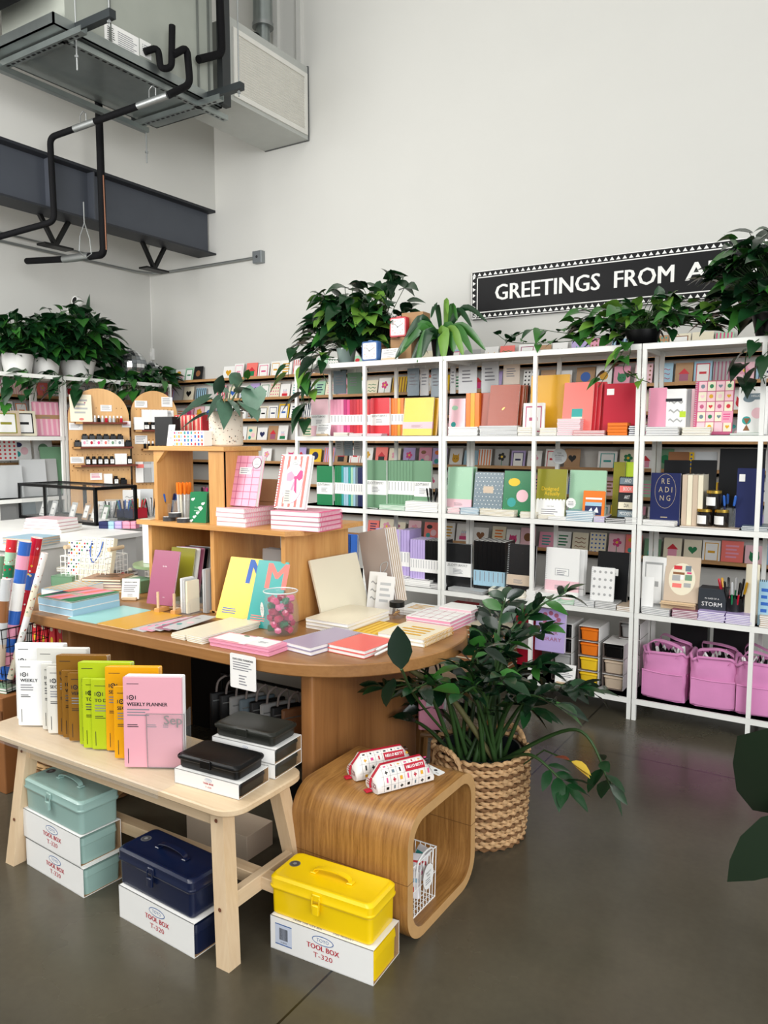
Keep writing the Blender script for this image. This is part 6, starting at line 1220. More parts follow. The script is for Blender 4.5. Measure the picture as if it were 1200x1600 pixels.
# ================================================================= TOOLBOXES
def rl(x0, x1, y0, y1, r_, z, n=5): return MB().rloop(x0, x1, y0, y1, r_, n, z)
def toolbox(label, M, c, w=.333, d=.137, h=.10, flat_=False, g=None):
    r = empty('steel_toolbox', label, 'toolbox', M, g); m = mat(c, .28, var=.03, coat=.35) if not flat_ else mat(c, .4, var=.03, coat=.04, spec=.35); lh = h*.68
    MB().loft([rl(-w/2+.008, w/2-.008, .008, d-.008, .014, 0), rl(-w/2+.005, w/2-.005, .005, d-.005, .016, .004), rl(-w/2+.004, w/2-.004, .004, d-.004, .016, lh)], m).build('box_body', r, 35)
    MB().loft([rl(-w/2, w/2, 0, d, .018, lh-.002), rl(-w/2-.002, w/2+.002, -.002, d+.002, .018, lh+.002), rl(-w/2-.002, w/2+.002, -.002, d+.002, .018, lh+.006), rl(-w/2, w/2, 0, d, .018, lh+.009), rl(-w/2, w/2, 0, d, .018, h-.008), rl(-w/2+.006, w/2-.006, .006, d-.006, .018, h-.001), rl(-w/2+.012, w/2-.012, .012, d-.012, .016, h), rl(-w/2+.016, w/2-.016, .016, d-.016, .014, h-.002)], m).build('lid', r, 35)
    if flat_:
        MB().rbox(-.02, .02, -.006, .002, lh-.012, lh+.014, m, .002).build('latch', r); return r
    t = MB(); hy = d*.5
    P = spline([(-.062, 0, h-.001), (-.056, 0, h+.012), (-.03, 0, h+.019), (0, 0, h+.021), (.03, 0, h+.019), (.056, 0, h+.012), (.062, 0, h-.001)], 4)
    t.loft([[p+Vector((0, hy-.008, -.002)), p+Vector((0, hy+.008, -.002)), p+Vector((0, hy+.0085, .0015)), p+Vector((0, hy-.0085, .0015))] for p in P], m); hd_ = t.build('handle', r, 50)
    for s in (-1, 1): MB().rbox(s*.062-.010, s*.062+.010, hy-.011, hy+.011, h-.002, h+.003, m, .002).build('handle_bracket', r)
    t = MB(); lx = -.005; t.rbox(lx-.014, lx+.014, -.006, .0, lh+.004, lh+.024, m, .003); t.tube([(lx-.012, -.007, lh+.015), (lx-.012, -.009, lh-.018)], .002, m, 6); t.tube([(lx+.012, -.007, lh+.015), (lx+.012, -.009, lh-.018)], .002, m, 6); t.rbox(lx-.011, lx+.011, -.012, -.002, lh-.034, lh-.004, m, .003); t.build('latch', r, 40)
    MB().at(T(-w/2+.034, d*.5+.01, h-.0015)).disc(0, 0, .017, mat('#77787a', .35, .3), 0, 20).disc(0, 0, .014, mat('#4b4c4e', .35), .0004, 20).disc(0, 0, .007, mat('#8a8b8c', .35), .0008, 5).build('maker_badge', r); return r
TR = cm('crimson'); TBLUE = mat('#2b5c9e', .5)
def carton(label, M, inner, w=.345, d=.155, h=.102, barcode=False, s=1, flat_=False, g=None):
    r = empty('toolbox_carton', label, 'box', M, g); b = .0018; K = mat('#a58663', .75)
    t = MB(); Wm = mat('#eeede9', .5, var=.02)
    for q in ((-w/2, w/2, 0, d, 0, b), (-w/2, w/2, 0, d, h-b, h), (-w/2, w/2, 0, b, 0, h), (-w/2, w/2, d-b, d, 0, h)): t.box(*q, Wm)
    for q in ((-w/2+.001, w/2-.0005, b, d-b, b, b+.0008), (-w/2+.001, w/2-.0005, d-b-.0008, d-b, b, h-b)): t.box(*q, K)
    t.box(-w/2, -w/2+b, 0, d, 0, h, Wm); t.build('carton_sleeve', r)
    k = h/.102; t = MB().at(T(.01, -.0007, h*.5)@RX(90))
    n = 24; t.poly([(.036*s*cos(2*pi*i/n), .026*k+.0135*s*sin(2*pi*i/n)) for i in range(n)], TBLUE, 0); t.poly([(.0335*s*cos(2*pi*i/n), .026*k+.0112*s*sin(2*pi*i/n)) for i in range(n)], WHITE, .0002); t.text('TOYO', 0, .026*k, .0145*s, TBLUE, .0004)
    t.text('TOOL BOX', 0, .002*k, .0215*s, TR, .0002, width=.108*s, bold=.0006); t.text('T-320', 0, -.022*k, .0215*s, TR, .0002, width=.064*s); t.build('lettering', r)
    if barcode:
        t = MB().at(T(-w/2+.018, -.0007, .02)@RX(90)); t.rect(0, .058, 0, .064, cm('#c8d0e0'), 0); t.rect(0, .058, .0, .003, TBLUE, .0002); t.rect(0, .058, .061, .064, TBLUE, .0002); rr = random.Random(3); x = .014
        while x < .044: q = rr.choice([.0006, .001, .0016]); t.rect(x, x+q, .016, .052, INK, .0004); x += q+rr.choice([.0007, .0012])
        t.text('10 00320', .03, .009, .006, INK, .0004); t.build('barcode', r)
        MB().at(T(0, .012, h+.0003)).text('TRUNK TYPE TOOL BOX', -.05, 0, .009, INK).text('STEEL PRODUCT', .07, 0, .009, INK).build('top_print', r)
    if inner:
        m = mat(inner, .3, var=.03, coat=.3); q = toolboxin(r, m, w, d, h, b)
    return r
def toolboxin(r, m, w, d, h, b):
    t = MB(); t.loft([rl(-w/2+.006, w/2-.004, .010, d-.014, .014, b+.001), rl(-w/2+.004, w/2-.003, .008, d-.012, .014, h*.62), rl(-w/2+.002, w/2-.001, .006, d-.010, .014, h*.64), rl(-w/2+.002, w/2-.001, .006, d-.010, .014, h*.70), rl(-w/2+.004, w/2-.003, .008, d-.012, .014, h*.88), rl(-w/2+.008, w/2-.010, .013, d-.018, .014, h*.9)], m)
    return t.build('toolbox_inside', r, 35)
YEL = '#f2cb05'; NAV = '#0c1836'; SEA = '#8fada5'
a = PZ(423, 1480, 0); b_ = PZ(585, 1542, 0); ang = math.degrees(atan2(b_.y-a.y, b_.x-a.x))
def tb(px, py, z, rz, **k): p = PZ(px, py, z); return T(p)@RZ(rz)@T(.1725, 0, 0)
carton('open white carton with a barcode holding a yellow toolbox, on the floor', tb(423, 1480, 0, ang), YEL, barcode=True)
toolbox('bright yellow steel toolbox on top of its white carton', tb(423, 1480, 0, ang)@T(-.008, .006, .103), YEL, w=.345, d=.15, h=.118)
carton('white carton under the navy toolbox beneath the bench', tb(187, 1432, 0, -3), NAV, h=.105)
toolbox('glossy navy blue steel toolbox standing on its carton under the bench', tb(187, 1432, 0, -3)@T(-.012, .006, .106), NAV, w=.345, d=.15, h=.118)
carton('lowest of two stacked white cartons with pale green toolboxes', tb(42, 1350, 0, -4), SEA, h=.098)
carton('upper white carton directly under the pale green toolbox', tb(42, 1350, 0, -4)@T(-.015, .002, .099), SEA, h=.102)
toolbox('pale sea-green steel toolbox on top of two cartons at left', tb(42, 1350, 0, -4)@T(-.012, .006, .202), SEA, w=.345, d=.15, h=.112)
def tb2(px, py, z, rz, w): p = PZ(px, py, z); return T(p)@RZ(rz)@T(w/2, 0, 0)
zb = BT+.001; M0 = T(-1.745, 1.575, zb)@RZ(4)@T(.125, 0, 0)
carton('small white carton under the glossy black toolbox on the bench', M0, '#0b0b0c', w=.245, d=.145, h=.046, s=.36)
toolbox('flat glossy black steel toolbox at the right end of the bench', M0@T(-.005, .008, .047), '#030304', w=.235, d=.135, h=.042, flat_=True)
M1 = T(-1.745, 1.735, zb)@RZ(4)@T(.125, 0, 0)
carton('lower of two small white cartons at the back of the bench', M1, '#2b2d27', w=.245, d=.145, h=.046, s=.3)
carton('upper of two small white cartons under the olive-black toolbox', M1@T(0, 0, .0465), '#2b2d27', w=.245, d=.145, h=.046, s=.3)
toolbox('flat dark olive-black steel toolbox on two stacked cartons', M1@T(-.005, .006, .094), '#23241f', w=.235, d=.135, h=.042, flat_=True)
plain_carton('pale open carton flap in the shade behind the navy toolbox', -1.95, 1.95, 0, .30, .14, .09, 'beige')
# ================================================================= BENT-WOOD CUBE
CXa, CXb, CYa, CYb, CHt = -1.50, -1.075, 1.835, 2.285, .40
BW_ = wood('#b58448', '#74491f', 'yz', bands=95, rough=.36, scale=1); BWE = mat('#c49a66', .5, var=.12, scale=30)
r = empty('bentwood_cube', 'rounded bent-plywood cube stool open at the side, carrying pencil cases', 'stool', T((CXa+CXb)/2, (CYa+CYb)/2, 0)); cw = (CXb-CXa)/2; cd = (CYb-CYa)/2
O = MB().rloop(-cd, cd, 0, CHt, .095, 8, 0); I = MB().rloop(-cd+.032, cd-.032, .032, CHt-.032, .068, 8, 0); N = len(O)
t = MB(); vs = [(x, q[0], q[1]) for x in (-cw, cw) for q in O]+[(x, q[0], q[1]) for x in (-cw, cw) for q in I]; fo = []; fe = []
for j in range(N):
    k = (j+1) % N; fo += [(j, k, N+k, N+j), (2*N+j, 3*N+j, 3*N+k, 2*N+k)]; fe += [(N+j, N+k, 3*N+k, 3*N+j), (j, 2*N+j, 2*N+k, k)]
t.add(vs, [f[::-1] for f in fo], BW_); t.add(vs, [f[::-1] for f in fe], BWE); t.build('bent_shell', r, 40)
t = MB()
def seam_(y0, z0, y1, z1):
    dy, dz = y1-y0, z1-z0; t.box(cw-.001, cw+.0005, min(y0, y1)-.0008, max(y0, y1)+.0008, min(z0, z1)-.0008, max(z0, z1)+.0008, mat('#6d4a26', .7))
seam_(-cd, .20, -cd+.032, .20); seam_(cd-.032, .20, cd, .20); t.box(-cw, cw, -cd-.0005, -cd+.001, .1992, .2008, mat('#6d4a26', .7)); t.box(-cw, cw, cd-.033, cd-.0315, .1992, .2008, mat('#6d4a26', .7)); t.build('joint_seam', r)
# pencil cases
def pcase(label, M, seed):
    r = empty('pencil_case', label, 'pencil case', M); Wc = mat('#ece6df', .45, var=.02, coat=.2); L = .205; w = .075; h = .078; R_ = cm('crimson'); loops = []
    for i in range(15):
        f = i/14; x = -L/2+L*f; e = min(1, min(f, 1-f)*7); hh = h*(.55+.45*e); wt = w*.5*(.35+.30*e)
        loops.append([(x, -w/2, .004), (x, -w/2-.003, hh*.35), (x, -w*.42, hh*.7), (x, -wt*.75, hh*.94), (x, -.006, hh), (x, .006, hh), (x, wt*.75, hh*.94), (x, w*.42, hh*.7), (x, w/2+.003, hh*.35), (x, w/2, .004), (x, w*.3, 0), (x, -w*.3, 0)])
    MB().loft(loops, Wc).build('fabric_body', r, 60)
    t = MB(); zl = [(x[4][0], 0, x[4][2]+.0012) for x in loops]; t.loft([[(p[0], -.0055, p[2]), (p[0], .0055, p[2]), (p[0], .0055, p[2]+.001), (p[0], -.0055, p[2]+.001)] for p in zl], R_); t.tube([(-L/2-.002, 0, h*.55), (-L/2-.006, 0, h*.3), (-L/2-.004, 0, .012)], .0035, R_, 6); t.build('zipper', r)
    t = MB(); t.rbox(-L/2-.024, -L/2-.002, -.010, .010, .001, .008, R_, .002); t.build('pull_tab', r)
    # printed grid of small pictures on front, and ends
    t = MB(); cs = ['crimson', 'black', 'mustard', 'slate', 'hot pink', 'black']; sl = [((-w/2-.0036, .35*h), (-w*.42-.0008, .7*h)), ((-w/2-.0008, .06*h), (-w/2-.0036, .34*h))]
    def onf(x, f, o=.0008):                      # point on the front at height fraction
        pts = [(-w/2, .004), (-w/2-.003, h*.35), (-w*.42, h*.7), (-w*.5*.65*.75, h*.94), (-.006, h)]; q = f*4; i = min(3, int(q)); u = q-i; y = pts[i][0]+(pts[i+1][0]-pts[i][0])*u; z = pts[i][1]+(pts[i+1][1]-pts[i][1])*u
        return (x, y-o*(1.2 if i < 3 else .3), z+o*(.9 if i > 0 else 0))
    def patch(x0, x1, f0, f1, m, o=.0008):
        fs_ = [f0]+[k for k in (.25, .5, .75) if f0 < k < f1]+[f1]
        for a, b in zip(fs_[:-1], fs_[1:]): t.add([onf(x0, a, o), onf(x1, a, o), onf(x1, b, o), onf(x0, b, o)], [(0, 1, 2, 3)], m)
    g = .0255
    for i in range(7):
        x = -.08+i*g*.98
        patch(x-.0004, x+.0004, .02, .92, GREYINK, .0009)
        for j in range(4):
            c = cm(cs[(i*2+j*3+seed) % 6]); f = .08+j*.23; s_ = .005
            if (i+j) % 3 == 0: patch(x+.008, x+.017, f, f+.10, c, .0011)
            elif (i+j) % 3 == 1: patch(x+.010, x+.015, f-.01, f+.12, c, .0011)
            else: patch(x+.008, x+.018, f+.02, f+.06, c, .0011); patch(x+.011, x+.014, f-.02, f+.1, c, .0012)
    for j in range(4): patch(-.09, .09, .0+j*.235, .006+j*.235, GREYINK, .0009)
    patch(.0, .072, .47, .72, R_, .0016); t.build('printed_grid', r)
    a = Vector(onf(0, .49, .0024)); b2 = Vector(onf(0, .71, .0024)); up_ = (b2-a).normalized(); Mx = Matrix(((1, 0, 0, 0), (0, up_.y, -up_.z*-1*-1, 0), (0, up_.z, up_.y*1, 0), (0, 0, 0, 1)))
    ang_ = math.degrees(atan2(up_.z, up_.y)); MB().at(T(.036, (a.y+b2.y)/2-.0012, (a.z+b2.z)/2+.0004)@RX(ang_)).text('HELLO KITTY', 0, 0, .013, WHITE, width=.062, bold=.0005).build('lettering', r)
    t = MB(); t.at(T(-L/2-.0006, 0, 0)@RZ(-90)@RX(90)); t.text('22', .018, .022, .020, mat('#7c2036', .5), bold=.0006); t.lines(-.03, -.005, .03, 3, .008, R_); t.build('end_print', r)
    return r
zc = CHt+.001
pcase('white pencil case with red zipper and grid print, front one on the cube', T(-1.215, 2.025, zc)@RZ(62), 1)
pcase('matching pencil case standing just behind the front one, at left', T(-1.315, 2.065, zc)@RZ(58), 2)
r = empty('price_tag', 'white paper tag lying on the cube right of the pencil cases', 'tag', T(PZ(660, 1198, zc))@RZ(-12)); t = MB(); t.rbox(0, .085, -.018, .018, .006, .0075, WHITE, .006, .0003); t.build('paper_tag', r, M=RY(4)); t = MB().at(RY(4)@T(0, 0, .0082)); 
for i in range(8): t.rect(.010+.002*i, .011+.002*i, -.004, .012, INK)
t.disc(.055, .003, .006, INK); t.text('TAGS', .07, -.008, .006, INK); t.build('print', r)
# wire basket inside the cube
r = empty('wire_basket', 'small white wire basket of wrapped goodies inside the cube', 'basket', T(-1.17, 2.00, .033)@RZ(90)); t = MB(); w, d, h = .15, .11, .165
for z, q in ((0, 1), (h*.5, 1.02), (h, 1.04)): t.tube([(-w/2*q, -d/2*q, z), (w/2*q, -d/2*q, z), (w/2*q, d/2*q, z), (-w/2*q, d/2*q, z)], .0024 if z != h*.5 else .0015, WHITE, 6, closed=True)
for i in range(9): x = -w/2+w*i/8; t.tube([(x*1.04, -d/2*1.04, h), (x, -d/2, 0), (x, d/2, 0), (x*1.04, d/2*1.04, h)], .0016, WHITE, 5)
for i in range(1, 6): y = -d/2+d*i/6; t.tube([(-w/2*1.04, y, h), (-w/2, y, 0), (w/2, y, 0), (w/2*1.04, y, h)], .0016, WHITE, 5)
t.build('wire_body', r); t = MB(); t.tube(spline([(-.05, -d/2-.003, h-.04), (-.045, -d/2-.008, h+.01), (0, -d/2-.01, h+.025), (.045, -d/2-.008, h+.01), (.05, -d/2-.003, h-.04)], 5), .003, WHITE, 6); t.build('handle', r, 50)
t = MB().at(T(.01, -d/2-.012, h*.62)@RX(90)); 
t.disc(0, 0, .033, WHITE, .0004, 24, .040); t.text('MASCOT', 0, .014, .008, INK, .0008); t.text('PENS', 0, .004, .008, INK, .0008); t.lines(-.018, .018, -.008, 3, .007, GREYINK, .0008); t.build('oval_tag', r)
rr = random.Random(4)
for i in range(7):
    t = MB(); t.rbox(-.028, .028, -.04, .04, 0, .009, mat('#f1eef0', .12, coat=.6), .006, .003); t.at(T(0, 0, .0095)); t.rect(-.022, .022, .008, .02, cm(['crimson', 'hot pink', 'light blue', 'crimson', 'pink', 'red', 'teal'][i])); t.disc(0, -.014, .012, cm(['pale pink', 'black', 'red', 'pink', 'light blue', 'hot pink', 'crimson'][i]))
    o = t.build('wrapped_packet', M=T(-1.17+rr.uniform(-.02, .025), 1.955+.016*i, .075+.016*(i % 4)+(.05 if i > 3 else .0))@RZ(rr.uniform(-30, 30))@RX(rr.uniform(35, 85))); tag(o, f'glossy wrapped packet in the cube basket, {ORD[i]} from the front', 'packet', 'wrapped packets in the wire basket')
# ================================================================= UNDER THE TABLE
r = empty('bag_rail', 'low dark rail under the table with small tagged pouches', 'rack', T(-2.40, 2.46, 0)); t = MB()
t.tube([(0, 0, 0), (0, 0, .45), (.50, 0, .45), (.50, 0, 0)], .009, BLACK, 8); t.build('rail_frame', r); MB().box(-.02, .52, -.08, .08, 0, .02, BLACK).build('base', r)
for i in range(8):
    c = ['black', 'black', 'grey', 'slate', 'black', 'grey', 'black', 'brown'][i]; x = -2.37+.058*i
    r = empty('zip_pouch', f'{c} zip pouch with loop, {ORD[i]} from left on the rail under the table', 'pouch', T(x, 2.46, .21)@RZ(62), 'pouches hanging under the table'); t = MB(); t.rbox(-.08, .08, -.012, .012, 0, .17, cm(c), .01, .004); t.build('pouch_body', r, 50)
    t = MB(); t.tube(spline([(-.05, 0, .165), (-.04, 0, .215), (0, 0, .235), (.04, 0, .215), (.05, 0, .165)], 5), .005, mat('#9a8f8a', .4), 6); t.build('loop_strap', r); t = MB(); t.tube([(-.07, -.013, .135), (.07, -.013, .135)], .003, STEEL, 5); t.build('zipper', r)
    if i % 2: MB().box(.02, .055, -.017, -.0155, .03, .085, mat('#c9d8cc', .6)).build('paper_tag', r)
for i, (x, y, c) in enumerate(((-1.43, 2.62, 'pink'), (-1.46, 2.70, 'white'))):
    r = empty('zip_pouch', f'{c} pouch hanging under the table to the right of the slab leg', 'pouch', T(x, y, .34)@RZ(32)); MB().rbox(-.05, .05, -.012, .012, 0, .18, cm(c), .01, .004).build('pouch_body', r, 50); MB().tube(spline([(-.03, 0, .18), (-.02, 0, .25), (0, 0, .28), (.02, 0, .25), (.03, 0, .18)], 4), .004, BLACK, 6).build('loop_strap', r); MB().box(-.02, .02, -.016, -.014, .10, .15, mat('#c9d8cc', .6)).build('paper_tag', r)
r = empty('wooden_stool', 'wooden stool standing in the shade beneath the right end of the table', 'stool', T(-1.52, 3.02, 0)@RZ(20)); MB().rbox(-.19, .19, -.15, .15, .42, .45, OAK, .03).build('seat', r)
for sx in (-1, 1):
    for sy in (-1, 1): MB().tube([(sx*.17, sy*.13, 0), (sx*.14, sy*.10, .43)], .018, OAKZ, 8).build('leg', r)
MB().tube([(-.155, -.115, .2), (.155, -.115, .2)], .012, OAK, 8).build('rung', r)
r = empty('picture_frame', 'narrow light wooden frame edge under the table behind the hanging sign', 'frame', T(-2.46, 2.66, 0)@RZ(6)); t = MB(); t.box(-.0, .035, 0, .03, 0, .56, OAKZ); t.box(.0, .40, 0, .03, .53, .56, OAK); t.box(.37, .40, 0, .03, 0, .56, OAKZ); t.build('frame_rail', r); MB().box(.04, .37, .012, .016, .02, .53, mat('#c9c4b8', .7)).build('panel', r)
t = MB(); t.rbox(-.62, .62, -.07, .07, 0, .62, mat('#0a0a0b', .7), .01); tag(t.build('shade_block', M=T(-2.33, 2.86, 0)), 'black block added to stand for the deep shade under the table', 'shade block')  # added dark block, stands in for the black shade beneath the tabletop
# red figurines cards under left table end
for i in range(4):
    p = PY(146/2.857+18*i-0, 1000, 2.75) ; p = Vector((-3.40+.062*i, 2.30+.03*i, .0))
    r = empty('red_pack', f'red printed pack with yellow shape, {ORD[i]} from left below the left table end', 'pack', T(PY(55+13*i, 1000, 2.16).x, 2.16, .525)); MB().rbox(-.024, .024, 0, .015, 0, .135, cm('red'), .002).build('card_pack', r); t = MB().at(T(0, -.0006, 0)@RX(90)); t.disc(0, .03, .010, cm('yellow'), 0, 12, .018); t.disc(0, .085, .012, cm('beige'), 0, 12); t.lines(-.018, .018, .125, 2, .008, WHITE); t.build('print', r)
o = MB().rbox(-.16, .16, -.05, .08, 0, .52, mat('#2a2522', .7), .005).build('display_plinth', M=T(PY(72, 1000, 2.16).x, 2.20, 0)); tag(o, 'dark plinth under the left table end carrying the red packs', 'plinth')
# ================================================================= LEFT REAR: COUNTER, CASE, PEGBOARDS
CT = .90
ca = PZ(30, 852, CT)
r = empty('white_counter', 'long white shop counter running left of the display table', 'counter', T(0, 0, 0)); CWm = mat('#dddcd8', .45)
MB().rbox(-5.28, -3.94, 2.51, 3.30, 0, CT-.03, CWm, .004).build('cabinet', r); MB().rbox(-5.30, -3.90, 2.47, 3.32, CT-.03, CT, WHITE, .006).build('counter_top', r)
MB().rbox(-5.28, -4.36, 3.34, 4.75, 0, CT-.03, CWm, .004).build('cabinet', r); MB().rbox(-5.30, -4.32, 3.325, 4.78, CT-.03, CT, WHITE, .006).build('counter_top', r)
def cp(x, y, z=CT): return PZ(x, y, z)
# black glass display case
a = cp(-5, 812); 
GXa, GXb, GY0, GY1, GH = -5.25, -4.18, 3.50, 3.80, .235
pa = PZ(150, 822, CT+.001); 
r = empty('glass_case', 'black-framed glass display case on the white counter', 'display case', T(pa.x, pa.y, CT+.001)@RZ(-3)); t = MB(); q = .02; Lc = .95; Dc = .32; hh = ZA(762, pa.x, pa.y)-CT
for y in (0, Dc):
    for z in (0, hh-q): t.box(-Lc, 0, y, y+q, z, z+q, BLACK)
    for x in (-Lc, -.62, -q): t.box(x, x+q, y, y+q, 0, hh, BLACK)
for x in (-Lc, -q):
    for z in (0, hh-q): t.box(x, x+q, 0, Dc+q, z, z+q, BLACK)
t.build('black_frame', r); t = MB(); t.box(-Lc, 0, .008, .010, q, hh-q, CLEAR); t.box(-.012, -.010, 0, Dc, q, hh-q, CLEAR); t.box(-Lc, 0, 0, Dc, hh-.006, hh-.003, CLEAR); t.build('glass_pane', r)
MB().box(-Lc+q, -q, q, Dc, 0, .008, mat('#4a3a2c', .6)).build('case_floor', r)
for i, (c, x) in enumerate((('sage', -.12), ('beige', -.24), ('kraft', -.34), ('silver', -.5), ('silver', -.75), ('white', -.88))):
    book('small_card', f'{["sage","beige","kraft","silver","silver","white"][i]} card displayed inside the glass case, {ORD[i]} from right', 'card', r.matrix_basis@T(x, .14, .01)@RZ(-8)@UPR(18), .085, .12, .004, c, kind='frame', fg='grey')
# pink book pile, boxes on counter
pp = cp(65, 832)
for i in range(4): book('clothbound_book', f'dusty pink clothbound book, {top_ord(3-i, 4)} of the pile before the glass case', 'book', T(pp.x, pp.y, CT+.001+.0215*i)@RZ(14-2*i), .30-.01*i, .17, .020, 'pale pink' if i else 'beige', group='dusty pink books')
zz1 = cp(50, 850); stack('flat_box', 'thin pale box', 'on the near counter corner', zz1.x, zz1.y-.02, CT+.001, 3, .22, .2, .014, 'white', 10, pages='beige', cat='box', name=None) if False else stack('flat_box', 'thin pale box', 'on the near counter corner', zz1.x, zz1.y-.0, CT+.001, 3, .22, .2, .014, 'light blue', 10, pages='beige', cat='box')
stack('notepad', 'cream pad', 'behind the gift bags', cp(105, 828).x, cp(105, 828).y, CT+.001, 2, .16, .1, .02, 'cream', 10, cat='pad')
for i, (px_, c) in enumerate(((158, 'navy'), (168, 'light blue'), (180, 'lilac'), (193, 'pink'), (202, 'pink'))):
    for j in range(2):
        p = cp(px_, 826); r = plain_carton(f'{"lower" if j == 0 else "upper"} {c} small box on the counter, {ORD[i]} from left', p.x+.02, p.y, CT+.001+.024*j, .062, .05, .023, c, rz=20)
stack('paper_box', 'white flat box', 'between the glass case and pens', cp(155, 818).x, cp(155, 818).y+.05, CT+.001, 1, .14, .09, .03, 'white', 15, cat='box')
# pegboards, arched
def pegboard(label, px0, px1, pytop, Y, sign=0):
    pa = PY(px0, 700, Y); 
    ang_ = 95; M = T(pa.x, pa.y, CT+.001)@RZ(ang_-45) if False else None
    # left edge at column px0, board runs towards the back-right
    ax = radians(62); dirx = Vector((cos(ax), sin(ax), 0)); lo, hi = .2, 2.5
    for _ in range(40):
        m = (lo+hi)/2; q = pa+dirx*m; v = q-Vector((0, 0, CAMZ)); xx = 600+FPX*v.dot(RT)/v.dot(FW)
        if xx < px1: lo = m
        else: hi = m
    w = lo; mid = pa+dirx*w/2; top = ZA(pytop, mid.x, mid.y); H = top-CT; R = w/2
    r = empty('arched_pegboard', label, 'pegboard', T(pa.x, pa.y, CT+.001)@RZ(62)); PLY = wood('#dcae72', '#c08d50', 'z', bands=5); EDG = mat('#8f4f22', .55, var=.2)
    prof = [(0, 0), (w, 0)]+[(w/2+R*cos(a), H-R+R*sin(a)) for a in [pi*i/22 for i in range(23)]]; n = len(prof)
    t = MB(); t.add([(x, 0, z) for x, z in prof], [tuple(range(n))], PLY); t.add([(x, .025, z) for x, z in prof], [tuple(range(n-1, -1, -1))], PLY); t.add([(x, y, z) for y in (0, .025) for x, z in prof], [(i, n+i, n+(i+1) % n, (i+1) % n) for i in range(n)], EDG); t.build('arched_panel', r)
    t = MB().at(T(0, -.0008, 0)@RX(90)); 
    for i in range(12):
        for j in range(16):
            x = w*(i+.5)/12; z = H*(j+.5)/16
            if z < H-R or (x-w/2)**2+(z-H+R)**2 < (R-.04)**2: 
                if j % 2: t.disc(x, z, .004, mat('#6b4420', .8), 0, 6)
    t.build('peg_holes', r)
    return r, w, H
PSH = mat('#6e2f1c', .5, var=.2)
def pshelf(M, L, label):
    t = MB(); t.rbox(0, L, -.07, 0, -.014, 0, PSH, .002); t.box(0, .05, -.072, 0, -.016, -.001, mat('#b98a52', .5)); return tag(t.build('peg_shelf', M=M), label, 'shelf')
def lowz(r, w, f, z, o=.03): return r.matrix_basis@T(w*f, -o, z)
def fz(py_, r, w, f): q = r.matrix_basis@Vector((w*f, 0, 0)); return ZA(py_, q.x, q.y)-CT
B1, W1, H1 = pegboard('left arched plywood pegboard with ink bottles on small shelves', 108, 203, 607, 3.80)
def ink(label, M, c='black', h=.045, w=.03, lab=True):
    r = MB().rbox(-w/2, w/2, -w/2, w/2, 0, h*.75, cm(c, .2), .004).cyl((0, 0, h*.75), w*.36, h*.25, BLACK if c != 'white' else WHITE, 12).build('ink_bottle', M=M)
    if lab: MB().at(T(0, -w/2-.0006, 0)@RX(90)).rect(-w*.36, w*.36, h*.12, h*.62, WHITE).lines(-w*.25, w*.25, h*.5, 2, h*.13, GREYINK, .0004).build('paper_label', r)
    return tag(r, label, 'bottle')
def vial(label, M, c='white', h=.05):
    t = MB(); t.lathe([(0, 0), (.010, 0), (.011, .003), (.011, h*.6), (.006, h*.68)], cm(c, .2), 10); t.lathe([(.007, h*.66), (.007, h), (0, h)], WHITE if c != 'white' else BLACK, 10); return tag(t.build('small_vial', smooth=40, M=M), label, 'bottle')
z = fz(660, B1, W1, .5); pshelf(lowz(B1, W1, .10, z, 0), W1*.84, 'topmost small shelf on the left arched pegboard')
book('catalogue', 'cream ink swatch catalogue leaning on the top peg shelf', 'book', lowz(B1, W1, .20, z+.001, .045)@RZ(-3)@UPR(12), .16, .215, .006, 'cream', kind='bars', fg='grey', post=lambda r: MB().at(T(0, 0, .0068)).disc(0, .02, .018, cm('coral'), 0, 14, .01).disc(.03, .15, .006, cm('plum')).build('cover_print', r))
for i in range(8): vial(f'tiny glass vial on the top peg shelf, {ORD[i]} from left', lowz(B1, W1, .42+.062*i, z+.001, .035), ['silver', 'black', 'silver', 'crimson', 'silver', 'silver', 'brown', 'crimson'][i])
z = fz(698, B1, W1, .5); pshelf(lowz(B1, W1, .05, z, 0), W1*.98, 'second small shelf on the left arched pegboard')
for i in range(6): 
    r = MB().rbox(-.028, .028, 0, .04, 0, .055, WHITE, .001).build('ink_carton', M=lowz(B1, W1, .24+.115*i, z+.001, .065)); MB().at(T(0, -.0006, 0)@RX(90)).disc(-.006, .03, .010, cm(['pink', 'crimson', 'hot pink', 'coral', 'sage', 'slate'][i]), 0, 8, .014).lines(.006, .024, .045, 3, .01, GREYINK).build('print', r); tag(r, f'white ink carton with {["pink","crimson","rose","coral","sage","slate"][i]} splash on the second peg shelf', 'box')
    ink(f'glossy black octagonal bottle on top of the white ink cartons, {ORD[i]} from left', lowz(B1, W1, .24+.115*i, z+.057, .045), 'black', .042, .045, False)
ink('black bottle at the left end of the ink cartons', lowz(B1, W1, .12, z+.001, .045), 'black', .05, .05, False); ink('black bottle at the right end of the ink cartons', lowz(B1, W1, .95, z+.001, .045), 'black', .05, .05, False)
z = fz(726, B1, W1, .5); pshelf(lowz(B1, W1, .05, z, 0), W1*1.05, 'third small shelf on the left arched pegboard')
for i in range(8):
    if i in (5, 6): plain_carton(f'tall white box on the third peg shelf, {["left", "right"][i-5]} one', *lowz(B1, W1, .28+.098*i, z+.001, .06).translation, .045, .035, .085, 'white', rz=62)
    else: ink(f'black ink bottle with white label on the third peg shelf, {ORD[i]} from left', lowz(B1, W1, .28+.098*i, z+.001, .04), 'black', .065, .038)
z = fz(757, B1, W1, .6); pshelf(lowz(B1, W1, .36, z, 0), W1*.6, 'lowest small shelf on the left arched pegboard')
